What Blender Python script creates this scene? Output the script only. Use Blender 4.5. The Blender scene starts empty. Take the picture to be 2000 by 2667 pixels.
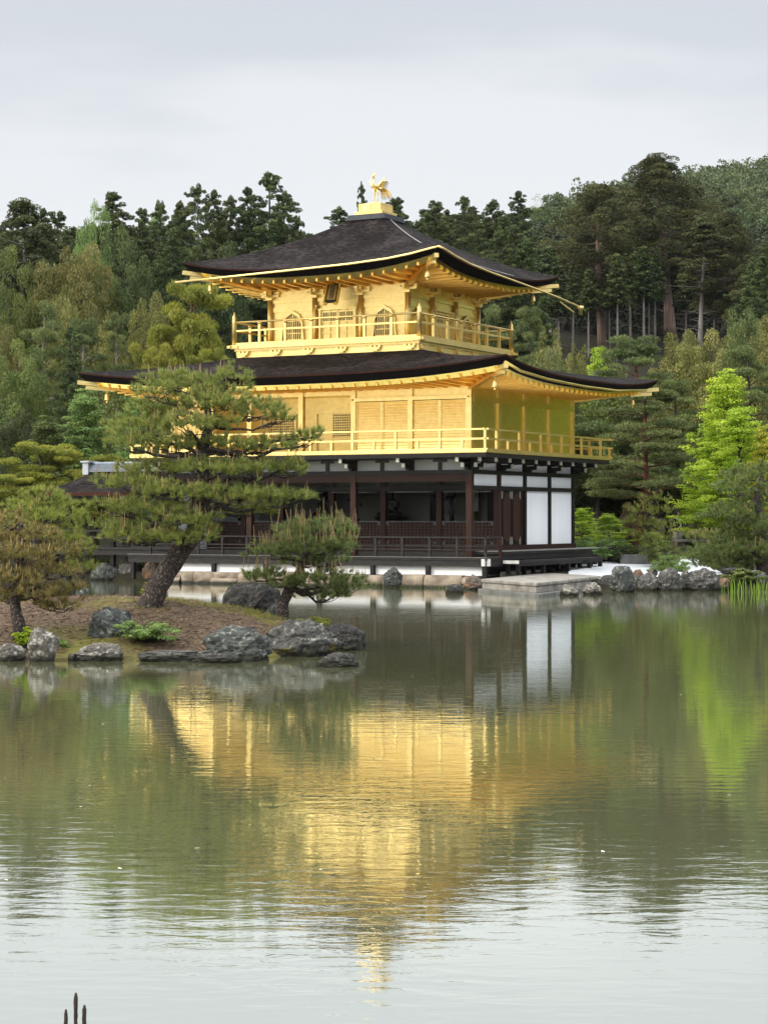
import bpy, bmesh, math, random
import numpy as np
from mathutils import Vector, Matrix, noise

# ------------------------------------------------------------------ camera, world, sun, exposure
SC = bpy.context.scene
COL = SC.collection
FPX, HOR, CZ = 5200.0, 1346.4, 2.3
CAMX, CAMY, YAW = 28.634, -58.969, -0.495
RX, RY = math.cos(YAW), -math.sin(YAW)          # camera right, horizontal
FX, FY = math.sin(YAW), math.cos(YAW)           # camera forward, horizontal

cam = bpy.data.cameras.new('camera')
camo = bpy.data.objects.new('camera', cam)
COL.objects.link(camo)
cam.sensor_fit = 'VERTICAL'
cam.sensor_height = 36.0
cam.sensor_width = 27.0
cam.lens = 36.0 * FPX / 2667.0
cam.clip_start = 0.1
cam.clip_end = 6000
camo.location = (CAMX, CAMY, CZ)
pitch = math.atan((HOR - 1333.5) / FPX)
camo.rotation_euler = (math.pi / 2 + pitch, 0, -YAW)
SC.camera = camo

SUN_AZ_VEC = Vector((-0.66, -0.70, 0.0)).normalized()
SUN_EL = math.radians(34)
sun_dir = Vector((SUN_AZ_VEC.x * math.cos(SUN_EL), SUN_AZ_VEC.y * math.cos(SUN_EL), math.sin(SUN_EL)))
sl = bpy.data.lights.new('sun', 'SUN')
sl.energy = 1.75
sl.angle = math.radians(4)
sl.color = (1.0, 0.92, 0.78)
so = bpy.data.objects.new('sun', sl)
so.rotation_euler = sun_dir.to_track_quat('Z', 'Y').to_euler()
COL.objects.link(so)

world = bpy.data.worlds.new('World')
SC.world = world
world.use_nodes = True
wn, wl = world.node_tree.nodes, world.node_tree.links
wn.clear()


def _n(nodes, t, **kw):
    n = nodes.new(t)
    for k, v in kw.items():
        if k in n.inputs:
            n.inputs[k].default_value = v
        else:
            setattr(n, k, v)
    return n


def build_world():
    out = wn.new('ShaderNodeOutputWorld')
    bg = wn.new('ShaderNodeBackground')
    sky = wn.new('ShaderNodeTexSky')
    sky.sky_type = 'NISHITA'
    sky.sun_disc = False
    sky.sun_elevation = SUN_EL
    sky.sun_rotation = math.atan2(SUN_AZ_VEC.x, SUN_AZ_VEC.y)
    tc = wn.new('ShaderNodeTexCoord')
    sep = wn.new('ShaderNodeSeparateXYZ')
    wl.new(tc.outputs['Generated'], sep.inputs[0])
    # overcast layer: brightness by elevation
    ramp = wn.new('ShaderNodeValToRGB')
    cr = ramp.color_ramp
    cr.elements[0].position = 0.0
    cr.elements[0].color = (0.89, 0.915, 0.94, 1)
    cr.elements[1].position = 1.0
    cr.elements[1].color = (3.1, 3.2, 3.35, 1)
    for p, c in ((0.14, (0.90, 0.925, 0.945, 1)), (0.19, (0.88, 0.905, 0.93, 1)), (0.225, (0.72, 0.755, 0.805, 1)), (0.27, (0.69, 0.73, 0.785, 1)), (0.36, (1.1, 1.14, 1.2, 1)), (0.55, (2.4, 2.48, 2.6, 1))):
        e = cr.elements.new(p)
        e.color = c
    # cloud structure shifts the bands a little
    mp = wn.new('ShaderNodeMapping')
    mp.inputs['Scale'].default_value = (3.2, 3.2, 14.0)
    wl.new(tc.outputs['Generated'], mp.inputs[0])
    no = wn.new('ShaderNodeTexNoise')
    no.inputs['Scale'].default_value = 1.0
    no.inputs['Detail'].default_value = 4
    wl.new(mp.outputs[0], no.inputs[0])
    ma = wn.new('ShaderNodeMath')
    ma.operation = 'MULTIPLY_ADD'
    wl.new(no.outputs[0], ma.inputs[0])
    ma.inputs[1].default_value = 0.19
    wl.new(sep.outputs['Z'], ma.inputs[2])
    ms = wn.new('ShaderNodeMath')
    ms.operation = 'SUBTRACT'
    wl.new(ma.outputs[0], ms.inputs[0])
    ms.inputs[1].default_value = 0.095
    wl.new(ms.outputs[0], ramp.inputs[0])
    sc = wn.new('ShaderNodeVectorMath')
    sc.operation = 'SCALE'
    wl.new(sky.outputs[0], sc.inputs[0])
    sc.inputs['Scale'].default_value = 0.1
    # warm thin cloud around the veiled sun
    dot = wn.new('ShaderNodeVectorMath')
    dot.operation = 'DOT_PRODUCT'
    wl.new(tc.outputs['Generated'], dot.inputs[0])
    dot.inputs[1].default_value = tuple(sun_dir)
    pr = wn.new('ShaderNodeMapRange')
    pr.inputs['From Min'].default_value = 0.55
    pr.inputs['From Max'].default_value = 1.0
    pr.inputs['To Min'].default_value = 0.0
    pr.inputs['To Max'].default_value = 1.0
    pr.interpolation_type = 'SMOOTHSTEP'
    wl.new(dot.outputs['Value'], pr.inputs[0])
    glow = wn.new('ShaderNodeMix')
    glow.data_type = 'RGBA'
    glow.blend_type = 'ADD'
    wl.new(pr.outputs[0], glow.inputs[0])
    wl.new(ramp.outputs[0], glow.inputs[6])
    glow.inputs[7].default_value = (1.1, 0.95, 0.7, 1)
    mix = wn.new('ShaderNodeMix')
    mix.data_type = 'RGBA'
    mix.inputs[0].default_value = 0.92
    wl.new(sc.outputs[0], mix.inputs[6])
    wl.new(glow.outputs[2], mix.inputs[7])
    wl.new(mix.outputs[2], bg.inputs[0])
    bg.inputs[1].default_value = 1.0
    wl.new(bg.outputs[0], out.inputs[0])


build_world()
SC.view_settings.view_transform = 'Standard'
SC.view_settings.look = 'None'
SC.view_settings.exposure = 0.0
SC.view_settings.gamma = 1.0
SC.render.engine = 'CYCLES'
SC.cycles.use_denoising = True
SC.cycles.max_bounces = 8
SC.cycles.diffuse_bounces = 3
SC.cycles.glossy_bounces = 4
SC.cycles.transmission_bounces = 4
SC.cycles.sample_clamp_indirect = 6.0
SC.cycles.caustics_reflective = False
SC.cycles.caustics_refractive = False

# ------------------------------------------------------------------ helpers
rng = np.random.default_rng(7)
RND = random.Random(11)


def XY(px, d):
    r = (px - 1000.0) / FPX * d
    return (CAMX + RX * r + FX * d, CAMY + RY * r + FY * d)


def ZP(py, d):
    return CZ + (HOR - py) / FPX * d


def PT(px, py, d):
    x, y = XY(px, d)
    return Vector((x, y, ZP(py, d)))


def rd_of(x, y):
    dx, dy = x - CAMX, y - CAMY
    return dx * RX + dy * RY, dx * FX + dy * FY


def tag(o, label=None, cat=None, group=None, kind=None):
    if label: o['label'] = label
    if cat: o['category'] = cat
    if group: o['group'] = group
    if kind: o['kind'] = kind
    return o


def empty(name, loc=(0, 0, 0), rz=0.0, label=None, cat=None, group=None):
    o = bpy.data.objects.new(name, None)
    o.empty_display_size = 0.2
    o.location = loc
    o.rotation_euler = (0, 0, rz)
    COL.objects.link(o)
    return tag(o, label, cat, group)


def link(name, me, mat=None, parent=None):
    o = bpy.data.objects.new(name, me)
    COL.objects.link(o)
    if mat is not None:
        me.materials.append(mat)
    if parent is not None:
        o.parent = parent
    return o


class MB:
    """collects shapes, builds ONE mesh object"""

    def __init__(s):
        s.v, s.f, s.sm = [], [], []

    def add(s, vs, fs, smooth=False):
        b = len(s.v)
        s.v.extend([tuple(v) for v in vs])
        s.f.extend([tuple(i + b for i in f) for f in fs])
        s.sm.extend([smooth] * len(fs))
        return s

    def box(s, x0, x1, y0, y1, z0, z1):
        vs = [(x0, y0, z0), (x1, y0, z0), (x1, y1, z0), (x0, y1, z0), (x0, y0, z1), (x1, y0, z1), (x1, y1, z1), (x0, y1, z1)]
        return s.add(vs, [(3, 2, 1, 0), (4, 5, 6, 7), (0, 1, 5, 4), (1, 2, 6, 5), (2, 3, 7, 6), (3, 0, 4, 7)])

    def beam(s, p, q, w, h, up=(0, 0, 1)):
        p, q = Vector(p), Vector(q)
        d = (q - p).normalized()
        u = Vector(up)
        sd = d.cross(u)
        if sd.length < 1e-5:
            sd = d.cross(Vector((1, 0, 0)))
        sd.normalize()
        u = sd.cross(d).normalized()
        a, b = sd * w / 2, u * h / 2
        vs = [p - a - b, p + a - b, p + a + b, p - a + b, q - a - b, q + a - b, q + a + b, q - a + b]
        return s.add(vs, [(0, 1, 2, 3)[::-1], (4, 5, 6, 7), (0, 1, 5, 4), (1, 2, 6, 5), (2, 3, 7, 6), (3, 0, 4, 7)])

    def tube(s, pts, rad, n=8, smooth=True, caps=True):
        pts = [Vector(p) for p in pts]
        if not hasattr(rad, '__len__'):
            rad = [rad] * len(pts)
        vs, fs = [], []
        prev = None
        for i, p in enumerate(pts):
            d = (pts[min(i + 1, len(pts) - 1)] - pts[max(i - 1, 0)])
            if d.length < 1e-6: d = Vector((0, 0, 1))
            d.normalize()
            if prev is None:
                a = d.orthogonal().normalized()
            else:
                a = prev - d * prev.dot(d)
                a = a.normalized() if a.length > 1e-5 else d.orthogonal().normalized()
            prev = a
            b = d.cross(a)
            for k in range(n):
                t = 2 * math.pi * k / n
                vs.append(p + (a * math.cos(t) + b * math.sin(t)) * rad[i])
        for i in range(len(pts) - 1):
            for k in range(n):
                k2 = (k + 1) % n
                fs.append((i * n + k, i * n + k2, (i + 1) * n + k2, (i + 1) * n + k))
        if caps:
            fs.append(tuple(range(n))[::-1])
            fs.append(tuple((len(pts) - 1) * n + k for k in range(n)))
        return s.add(vs, fs, smooth)

    def lathe(s, c, prof, n=12, smooth=True):
        vs, fs = [], []
        for r, z in prof:
            for k in range(n):
                t = 2 * math.pi * k / n
                vs.append((c[0] + r * math.cos(t), c[1] + r * math.sin(t), c[2] + z))
        for i in range(len(prof) - 1):
            for k in range(n):
                k2 = (k + 1) % n
                fs.append((i * n + k, i * n + k2, (i + 1) * n + k2, (i + 1) * n + k))
        fs.append(tuple(range(n))[::-1])
        fs.append(tuple((len(prof) - 1) * n + k for k in range(n)))
        return s.add(vs, fs, smooth)

    def prism(s, poly, vec):
        n = len(poly)
        v = Vector(vec)
        vs = [Vector(p) for p in poly] + [Vector(p) + v for p in poly]
        fs = [tuple(range(n))[::-1], tuple(range(n, 2 * n))] + [(i, (i + 1) % n, n + (i + 1) % n, n + i) for i in range(n)]
        return s.add(vs, fs)

    def grid(s, rows, smooth=True, flip=False):
        m, n = len(rows), len(rows[0])
        vs = [p for r in rows for p in r]
        fs = []
        for i in range(m - 1):
            for j in range(n - 1):
                q = (i * n + j, i * n + j + 1, (i + 1) * n + j + 1, (i + 1) * n + j)
                fs.append(q[::-1] if flip else q)
        return s.add(vs, fs, smooth)

    def mesh(s, name):
        me = bpy.data.meshes.new(name)
        me.from_pydata(s.v, [], s.f)
        me.polygons.foreach_set('use_smooth', s.sm)
        me.update()
        return me

    def build(s, name, mat, parent=None):
        return link(name, s.mesh(name), mat, parent)


def np_mesh(name, verts, nper, tone=None, smooth=False):
    """verts (N*nper,3): N separate polygons of nper corners, with a tone per corner"""
    me = bpy.data.meshes.new(name)
    nv = len(verts)
    nf = nv // nper
    me.vertices.add(nv)
    me.vertices.foreach_set('co', np.ascontiguousarray(verts, dtype=np.float32).ravel())
    me.loops.add(nv)
    me.loops.foreach_set('vertex_index', np.arange(nv, dtype=np.int32))
    me.polygons.add(nf)
    me.polygons.foreach_set('loop_start', np.arange(0, nv, nper, dtype=np.int32))
    if tone is not None:
        at = me.attributes.new('tone', 'FLOAT', 'POINT')
        at.data.foreach_set('value', np.ascontiguousarray(tone, dtype=np.float32))
    me.update(calc_edges=True)
    return me


def unit(v):
    return v / np.maximum(np.linalg.norm(v, axis=-1, keepdims=True), 1e-9)


def leaf_quads(c, nrm, w, l, r, along=None):
    """leaf rhombs at c (N,3), facing nrm, width w, length l"""
    N = len(c)
    if along is None:
        along = r.normal(size=(N, 3))
    a = unit(along - nrm * np.sum(along * nrm, axis=1, keepdims=True))
    b = np.cross(nrm, a)
    w = np.broadcast_to(np.asarray(w, dtype=float), (N,))[:, None]
    l = np.broadcast_to(np.asarray(l, dtype=float), (N,))[:, None]
    v = np.stack([c - a * l * .5, c + b * w * .5 - a * l * .05, c + a * l * .5, c - b * w * .5 - a * l * .05], axis=1)
    return v.reshape(-1, 3)


# ------------------------------------------------------------------ materials
def mat_new(name):
    m = bpy.data.materials.new(name)
    m.use_nodes = True
    nt = m.node_tree
    nt.nodes.clear()
    return m, nt.nodes, nt.links


def wetline(n, l, col):
    """ragged dark stain that the pond leaves on stone at its waterline"""
    ge = n.new('ShaderNodeNewGeometry')
    sp = n.new('ShaderNodeSeparateXYZ')
    l.new(ge.outputs['Position'], sp.inputs[0])
    no = n.new('ShaderNodeTexNoise')
    no.inputs['Scale'].default_value = 5
    no.inputs['Detail'].default_value = 4
    l.new(ge.outputs['Position'], no.inputs[0])
    ma = n.new('ShaderNodeMath')
    ma.operation = 'MULTIPLY_ADD'
    l.new(no.outputs[0], ma.inputs[0])
    ma.inputs[1].default_value = -0.14
    l.new(sp.outputs['Z'], ma.inputs[2])
    mr = n.new('ShaderNodeMapRange')
    mr.inputs['From Min'].default_value = -0.02
    mr.inputs['From Max'].default_value = 0.06
    l.new(ma.outputs[0], mr.inputs[0])
    mx = n.new('ShaderNodeMix')
    mx.data_type = 'RGBA'
    l.new(mr.outputs[0], mx.inputs[0])
    mx.inputs[6].default_value = (0.022, 0.022, 0.014, 1)
    l.new(col, mx.inputs[7])
    return mx.outputs[2]


def mat_basic(name, col, rough=0.6, metal=0.0, var=0.15, scale=6.0, bump=0.0, bscale=30.0, stretch=(1, 1, 1), spec=0.5, col2=None, detail=5, wet=False):
    """principled with noise-mottled colour and optional bump, in object space"""
    m, n, l = mat_new(name)
    out = n.new('ShaderNodeOutputMaterial')
    p = n.new('ShaderNodeBsdfPrincipled')
    tc = n.new('ShaderNodeTexCoord')
    mp = n.new('ShaderNodeMapping')
    mp.inputs['Scale'].default_value = stretch
    l.new(tc.outputs['Object'], mp.inputs[0])
    no = n.new('ShaderNodeTexNoise')
    no.inputs['Scale'].default_value = scale
    no.inputs['Detail'].default_value = detail
    l.new(mp.outputs[0], no.inputs[0])
    ra = n.new('ShaderNodeValToRGB')
    ra.color_ramp.elements[0].position = 0.3
    ra.color_ramp.elements[1].position = 0.7
    a = tuple(c * (1 - var) for c in col[:3]) + (1,)
    b = (tuple(min(1, c * (1 + var)) for c in col[:3]) + (1,)) if col2 is None else tuple(col2[:3]) + (1,)
    ra.color_ramp.elements[0].color = a
    ra.color_ramp.elements[1].color = b
    l.new(no.outputs[0], ra.inputs[0])
    l.new(wetline(n, l, ra.outputs[0]) if wet else ra.outputs[0], p.inputs['Base Color'])
    p.inputs['Roughness'].default_value = rough
    p.inputs['Metallic'].default_value = metal
    p.inputs['Specular IOR Level'].default_value = spec
    if bump > 0:
        n2 = n.new('ShaderNodeTexNoise')
        n2.inputs['Scale'].default_value = bscale
        n2.inputs['Detail'].default_value = 4
        l.new(mp.outputs[0], n2.inputs[0])
        bp = n.new('ShaderNodeBump')
        bp.inputs['Strength'].default_value = bump
        bp.inputs['Distance'].default_value = 0.02
        l.new(n2.outputs[0], bp.inputs['Height'])
        l.new(bp.outputs[0], p.inputs['Normal'])
    l.new(p.outputs[0], out.inputs[0])
    return m


FOL = 1.25


def mat_foliage(name, dark, light, trans=0.3, hue=0.035, vvar=0.25, far=0.0):
    """leaf colour from the per-leaf tone, shifted a little from tree to tree"""
    m, n, l = mat_new(name)
    out = n.new('ShaderNodeOutputMaterial')
    at = n.new('ShaderNodeAttribute')
    at.attribute_name = 'tone'
    ra = n.new('ShaderNodeMix')
    ra.data_type = 'RGBA'
    l.new(at.outputs['Fac'], ra.inputs[0])
    ra.inputs[6].default_value = tuple(min(0.85, c * FOL) for c in dark) + (1,)
    ra.inputs[7].default_value = tuple(min(0.85, c * FOL) for c in light) + (1,)
    oi = n.new('ShaderNodeObjectInfo')
    hs = n.new('ShaderNodeHueSaturation')
    m1 = n.new('ShaderNodeMapRange')
    m1.inputs['To Min'].default_value = 0.5 - hue
    m1.inputs['To Max'].default_value = 0.5 + hue * 0.1
    l.new(oi.outputs['Random'], m1.inputs[0])
    l.new(m1.outputs[0], hs.inputs['Hue'])
    mm = n.new('ShaderNodeMath')
    mm.operation = 'FRACT'
    m0 = n.new('ShaderNodeMath')
    m0.operation = 'MULTIPLY'
    m0.inputs[1].default_value = 7.31
    l.new(oi.outputs['Random'], m0.inputs[0])
    l.new(m0.outputs[0], mm.inputs[0])
    m2 = n.new('ShaderNodeMapRange')
    m2.inputs['To Min'].default_value = 1 - vvar
    m2.inputs['To Max'].default_value = 1 + vvar
    l.new(mm.outputs[0], m2.inputs[0])
    l.new(m2.outputs[0], hs.inputs['Value'])
    l.new(ra.outputs[2], hs.inputs['Color'])
    df = n.new('ShaderNodeBsdfDiffuse')
    tr = n.new('ShaderNodeBsdfTranslucent')
    l.new(hs.outputs[0], df.inputs[0])
    l.new(hs.outputs[0], tr.inputs[0])
    mx = n.new('ShaderNodeMixShader')
    mx.inputs[0].default_value = trans
    l.new(df.outputs[0], mx.inputs[1])
    l.new(tr.outputs[0], mx.inputs[2])
    gl = n.new('ShaderNodeBsdfGlossy')
    gl.inputs['Roughness'].default_value = 0.5
    gl.inputs['Color'].default_value = (0.9, 0.95, 0.9, 1)
    mg = n.new('ShaderNodeMixShader')
    mg.inputs[0].default_value = 0.03
    l.new(mx.outputs[0], mg.inputs[1])
    l.new(gl.outputs[0], mg.inputs[2])
    l.new(mg.outputs[0], out.inputs[0])
    return m


def mat_gold(name, col=(0.83, 0.635, 0.245), rough=0.40, planks=None, metal=0.95):
    m, n, l = mat_new(name)
    out = n.new('ShaderNodeOutputMaterial')
    p = n.new('ShaderNodeBsdfPrincipled')
    tc = n.new('ShaderNodeTexCoord')
    # square gold leaves: small tone and roughness steps, plus soft wear
    br = n.new('ShaderNodeTexVoronoi')
    br.distance = 'CHEBYCHEV'
    br.inputs['Scale'].default_value = 9.0
    br.inputs['Randomness'].default_value = 0.25
    l.new(tc.outputs['Object'], br.inputs['Vector'])
    no = n.new('ShaderNodeTexNoise')
    no.inputs['Scale'].default_value = 1.7
    no.inputs['Detail'].default_value = 6
    l.new(tc.outputs['Object'], no.inputs[0])
    sx = n.new('ShaderNodeSeparateColor')
    l.new(br.outputs['Color'], sx.inputs[0])
    ad = n.new('ShaderNodeMath')
    ad.operation = 'MULTIPLY_ADD'
    l.new(sx.outputs[0], ad.inputs[0])
    ad.inputs[1].default_value = 0.5
    l.new(no.outputs[0], ad.inputs[2])
    ra = n.new('ShaderNodeValToRGB')
    ra.color_ramp.elements[0].position = 0.3
    ra.color_ramp.elements[1].position = 1.0
    ra.color_ramp.elements[0].color = (col[0] * 0.93, col[1] * 0.90, col[2] * 0.82, 1)
    ra.color_ramp.elements[1].color = (min(1, col[0] * 1.04), col[1] * 1.06, col[2] * 1.15, 1)
    l.new(ad.outputs[0], ra.inputs[0])
    l.new(ra.outputs[0], p.inputs['Base Color'])
    p.inputs['Metallic'].default_value = metal
    mr = n.new('ShaderNodeMapRange')
    mr.inputs['To Min'].default_value = rough - 0.05
    mr.inputs['To Max'].default_value = rough + 0.1
    l.new(no.outputs[0], mr.inputs[0])
    l.new(mr.outputs[0], p.inputs['Roughness'])
    n2 = n.new('ShaderNodeTexNoise')
    n2.inputs['Scale'].default_value = 14
    n2.inputs['Detail'].default_value = 5
    l.new(tc.outputs['Object'], n2.inputs[0])
    bp = n.new('ShaderNodeBump')
    bp.inputs['Strength'].default_value = 0.18
    bp.inputs['Distance'].default_value = 0.02
    l.new(n2.outputs[0], bp.inputs['Height'])
    l.new(bp.outputs[0], p.inputs['Normal'])
    l.new(p.outputs[0], out.inputs[0])
    return m


def mat_bark_roof(name):
    """cypress-bark shingle: thin ragged layers that follow the height"""
    m, n, l = mat_new(name)
    out = n.new('ShaderNodeOutputMaterial')
    p = n.new('ShaderNodeBsdfPrincipled')
    tc = n.new('ShaderNodeTexCoord')
    mp = n.new('ShaderNodeMapping')
    mp.inputs['Scale'].default_value = (5.0, 5.0, 24.0)
    l.new(tc.outputs['Object'], mp.inputs[0])
    no = n.new('ShaderNodeTexNoise')
    no.inputs['Scale'].default_value = 1.0
    no.inputs['Detail'].default_value = 6
    no.inputs['Roughness'].default_value = 0.65
    l.new(mp.outputs[0], no.inputs[0])
    big = n.new('ShaderNodeTexNoise')
    big.inputs['Scale'].default_value = 0.7
    big.inputs['Detail'].default_value = 4
    l.new(tc.outputs['Object'], big.inputs[0])
    mx = n.new('ShaderNodeMath')
    mx.operation = 'MULTIPLY_ADD'
    l.new(big.outputs[0], mx.inputs[0])
    mx.inputs[1].default_value = 0.45
    l.new(no.outputs[0], mx.inputs[2])
    ra = n.new('ShaderNodeValToRGB')
    e = ra.color_ramp.elements
    e[0].position = 0.5
    e[0].color = (0.001, 0.0008, 0.0008, 1)
    e[1].position = 0.95
    e[1].color = (0.055, 0.045, 0.043, 1)
    k = e.new(0.7)
    k.color = (0.0085, 0.0058, 0.0051, 1)
    l.new(mx.outputs[0], ra.inputs[0])
    l.new(ra.outputs[0], p.inputs['Base Color'])
    p.inputs['Roughness'].default_value = 0.8
    p.inputs['Specular IOR Level'].default_value = 0.05
    bp = n.new('ShaderNodeBump')
    bp.inputs['Strength'].default_value = 0.9
    bp.inputs['Distance'].default_value = 0.05
    l.new(no.outputs[0], bp.inputs['Height'])
    l.new(bp.outputs[0], p.inputs['Normal'])
    l.new(p.outputs[0], out.inputs[0])
    return m


def mat_rock(name, base=(0.17, 0.17, 0.165), lich=(0.46, 0.47, 0.42), dark=(0.045, 0.045, 0.043), amount=0.5, moss=0.0, warm=None):
    m, n, l = mat_new(name)
    out = n.new('ShaderNodeOutputMaterial')
    p = n.new('ShaderNodeBsdfPrincipled')
    tc = n.new('ShaderNodeTexCoord')
    oi = n.new('ShaderNodeObjectInfo')
    va = n.new('ShaderNodeVectorMath')
    va.operation = 'ADD'
    cm = n.new('ShaderNodeCombineXYZ')
    mu = n.new('ShaderNodeMath')
    mu.operation = 'MULTIPLY'
    mu.inputs[1].default_value = 37.0
    l.new(oi.outputs['Random'], mu.inputs[0])
    for i in range(3):
        l.new(mu.outputs[0], cm.inputs[i])
    l.new(tc.outputs['Object'], va.inputs[0])
    l.new(cm.outputs[0], va.inputs[1])
    n1 = n.new('ShaderNodeTexNoise')
    n1.inputs['Scale'].default_value = 5.0
    n1.inputs['Detail'].default_value = 10
    n1.inputs['Roughness'].default_value = 0.7
    l.new(va.outputs[0], n1.inputs[0])
    ra = n.new('ShaderNodeValToRGB')
    e = ra.color_ramp.elements
    e[0].position = 0.33
    e[0].color = dark + (1,)
    e[1].position = 0.62
    e[1].color = base + (1,)
    l.new(n1.outputs[0], ra.inputs[0])
    n2 = n.new('ShaderNodeTexNoise')
    n2.inputs['Scale'].default_value = 9.0
    n2.inputs['Detail'].default_value = 9
    n2.inputs['Roughness'].default_value = 0.75
    l.new(va.outputs[0], n2.inputs[0])
    r2 = n.new('ShaderNodeValToRGB')
    r2.color_ramp.elements[0].position = 0.66 - 0.2 * amount
    r2.color_ramp.elements[1].position = 0.76 - 0.2 * amount
    l.new(n2.outputs[0], r2.inputs[0])
    mx = n.new('ShaderNodeMix')
    mx.data_type = 'RGBA'
    l.new(r2.outputs[0], mx.inputs[0])
    l.new(ra.outputs[0], mx.inputs[6])
    mx.inputs[7].default_value = lich + (1,)
    last = mx.outputs[2]
    if warm:
        n3 = n.new('ShaderNodeTexNoise')
        n3.inputs['Scale'].default_value = 2.2
        n3.inputs['Detail'].default_value = 5
        l.new(va.outputs[0], n3.inputs[0])
        r3 = n.new('ShaderNodeValToRGB')
        r3.color_ramp.elements[0].position = 0.45
        r3.color_ramp.elements[1].position = 0.6
        l.new(n3.outputs[0], r3.inputs[0])
        m3 = n.new('ShaderNodeMix')
        m3.data_type = 'RGBA'
        l.new(r3.outputs[0], m3.inputs[0])
        l.new(last, m3.inputs[6])
        m3.inputs[7].default_value = tuple(warm) + (1,)
        last = m3.outputs[2]
    if moss > 0:
        n4 = n.new('ShaderNodeTexNoise')
        n4.inputs['Scale'].default_value = 2.5
        n4.inputs['Detail'].default_value = 6
        l.new(va.outputs[0], n4.inputs[0])
        sp = n.new('ShaderNodeSeparateXYZ')
        l.new(tc.outputs['Object'], sp.inputs[0])
        mz = n.new('ShaderNodeMath')
        mz.operation = 'MULTIPLY_ADD'
        l.new(sp.outputs['Z'], mz.inputs[0])
        mz.inputs[1].default_value = -1.3
        l.new(n4.outputs[0], mz.inputs[2])
        r4 = n.new('ShaderNodeValToRGB')
        r4.color_ramp.elements[0].position = 0.50
        r4.color_ramp.elements[1].position = 0.60
        l.new(mz.outputs[0], r4.inputs[0])
        m4 = n.new('ShaderNodeMix')
        m4.data_type = 'RGBA'
        l.new(r4.outputs[0], m4.inputs[0])
        l.new(last, m4.inputs[6])
        m4.inputs[7].default_value = (0.13, 0.105, 0.018, 1)
        last = m4.outputs[2]
    l.new(wetline(n, l, last), p.inputs['Base Color'])
    p.inputs['Roughness'].default_value = 0.85
    p.inputs['Specular IOR Level'].default_value = 0.3
    bp = n.new('ShaderNodeBump')
    bp.inputs['Strength'].default_value = 0.9
    bp.inputs['Distance'].default_value = 0.05
    l.new(n1.outputs[0], bp.inputs['Height'])
    l.new(bp.outputs[0], p.inputs['Normal'])
    l.new(p.outputs[0], out.inputs[0])
    return m


def mat_water(name):
    m, n, l = mat_new(name)
    out = n.new('ShaderNodeOutputMaterial')
    tc = n.new('ShaderNodeTexCoord')
    # axes turned so that the wind ripples run across the view of the bank
    mp = n.new('ShaderNodeMapping')
    mp.inputs['Rotation'].default_value = (0, 0, -(-YAW) )
    l.new(tc.outputs['Object'], mp.inputs[0])

    def rip(sx, sy, sc, det):
        q = n.new('ShaderNodeMapping')
        q.inputs['Scale'].default_value = (sx, sy, 1)
        l.new(mp.outputs[0], q.inputs[0])
        t = n.new('ShaderNodeTexNoise')
        t.inputs['Scale'].default_value = sc
        t.inputs['Detail'].default_value = det
        t.inputs['Roughness'].default_value = 0.5
        t.inputs['Distortion'].default_value = 0.4
        l.new(q.outputs[0], t.inputs[0])
        return t
    a = rip(0.42, 1.0, 6.5, 4)
    b = rip(0.45, 1.0, 1.3, 2)
    # calmer and rougher patches of the pond
    c = rip(0.05, 0.11, 1.0, 2)
    mr = n.new('ShaderNodeMapRange')
    mr.inputs['From Min'].default_value = 0.35
    mr.inputs['From Max'].default_value = 0.65
    mr.inputs['To Min'].default_value = 0.35
    mr.inputs['To Max'].default_value = 1.0
    l.new(c.outputs[0], mr.inputs[0])
    ad = n.new('ShaderNodeMath')
    ad.operation = 'MULTIPLY_ADD'
    l.new(b.outputs[0], ad.inputs[0])
    ad.inputs[1].default_value = 0.9
    l.new(a.outputs[0], ad.inputs[2])
    mu = n.new('ShaderNodeMath')
    mu.operation = 'MULTIPLY'
    l.new(ad.outputs[0], mu.inputs[0])
    l.new(mr.outputs[0], mu.inputs[1])
    bp = n.new('ShaderNodeBump')
    bp.inputs['Strength'].default_value = 1.0
    bp.inputs['Distance'].default_value = WATER_BUMP
    l.new(mu.outputs[0], bp.inputs['Height'])
    gl = n.new('ShaderNodeBsdfGlossy')
    gl.inputs['Roughness'].default_value = 0.008
    gl.inputs['Color'].default_value = (0.94, 0.96, 0.955, 1)
    l.new(bp.outputs[0], gl.inputs['Normal'])
    df = n.new('ShaderNodeBsdfDiffuse')
    df.inputs['Color'].default_value = (0.27, 0.285, 0.14, 1)
    fr = n.new('ShaderNodeFresnel')
    fr.inputs['IOR'].default_value = 1.6
    l.new(bp.outputs[0], fr.inputs['Normal'])
    m2 = n.new('ShaderNodeMapRange')
    m2.inputs['To Min'].default_value = 0.77
    m2.inputs['To Max'].default_value = 1.0
    l.new(fr.outputs[0], m2.inputs[0])
    mx = n.new('ShaderNodeMixShader')
    l.new(m2.outputs[0], mx.inputs[0])
    l.new(df.outputs[0], mx.inputs[1])
    l.new(gl.outputs[0], mx.inputs[2])
    l.new(mx.outputs[0], out.inputs[0])
    return m


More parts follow.
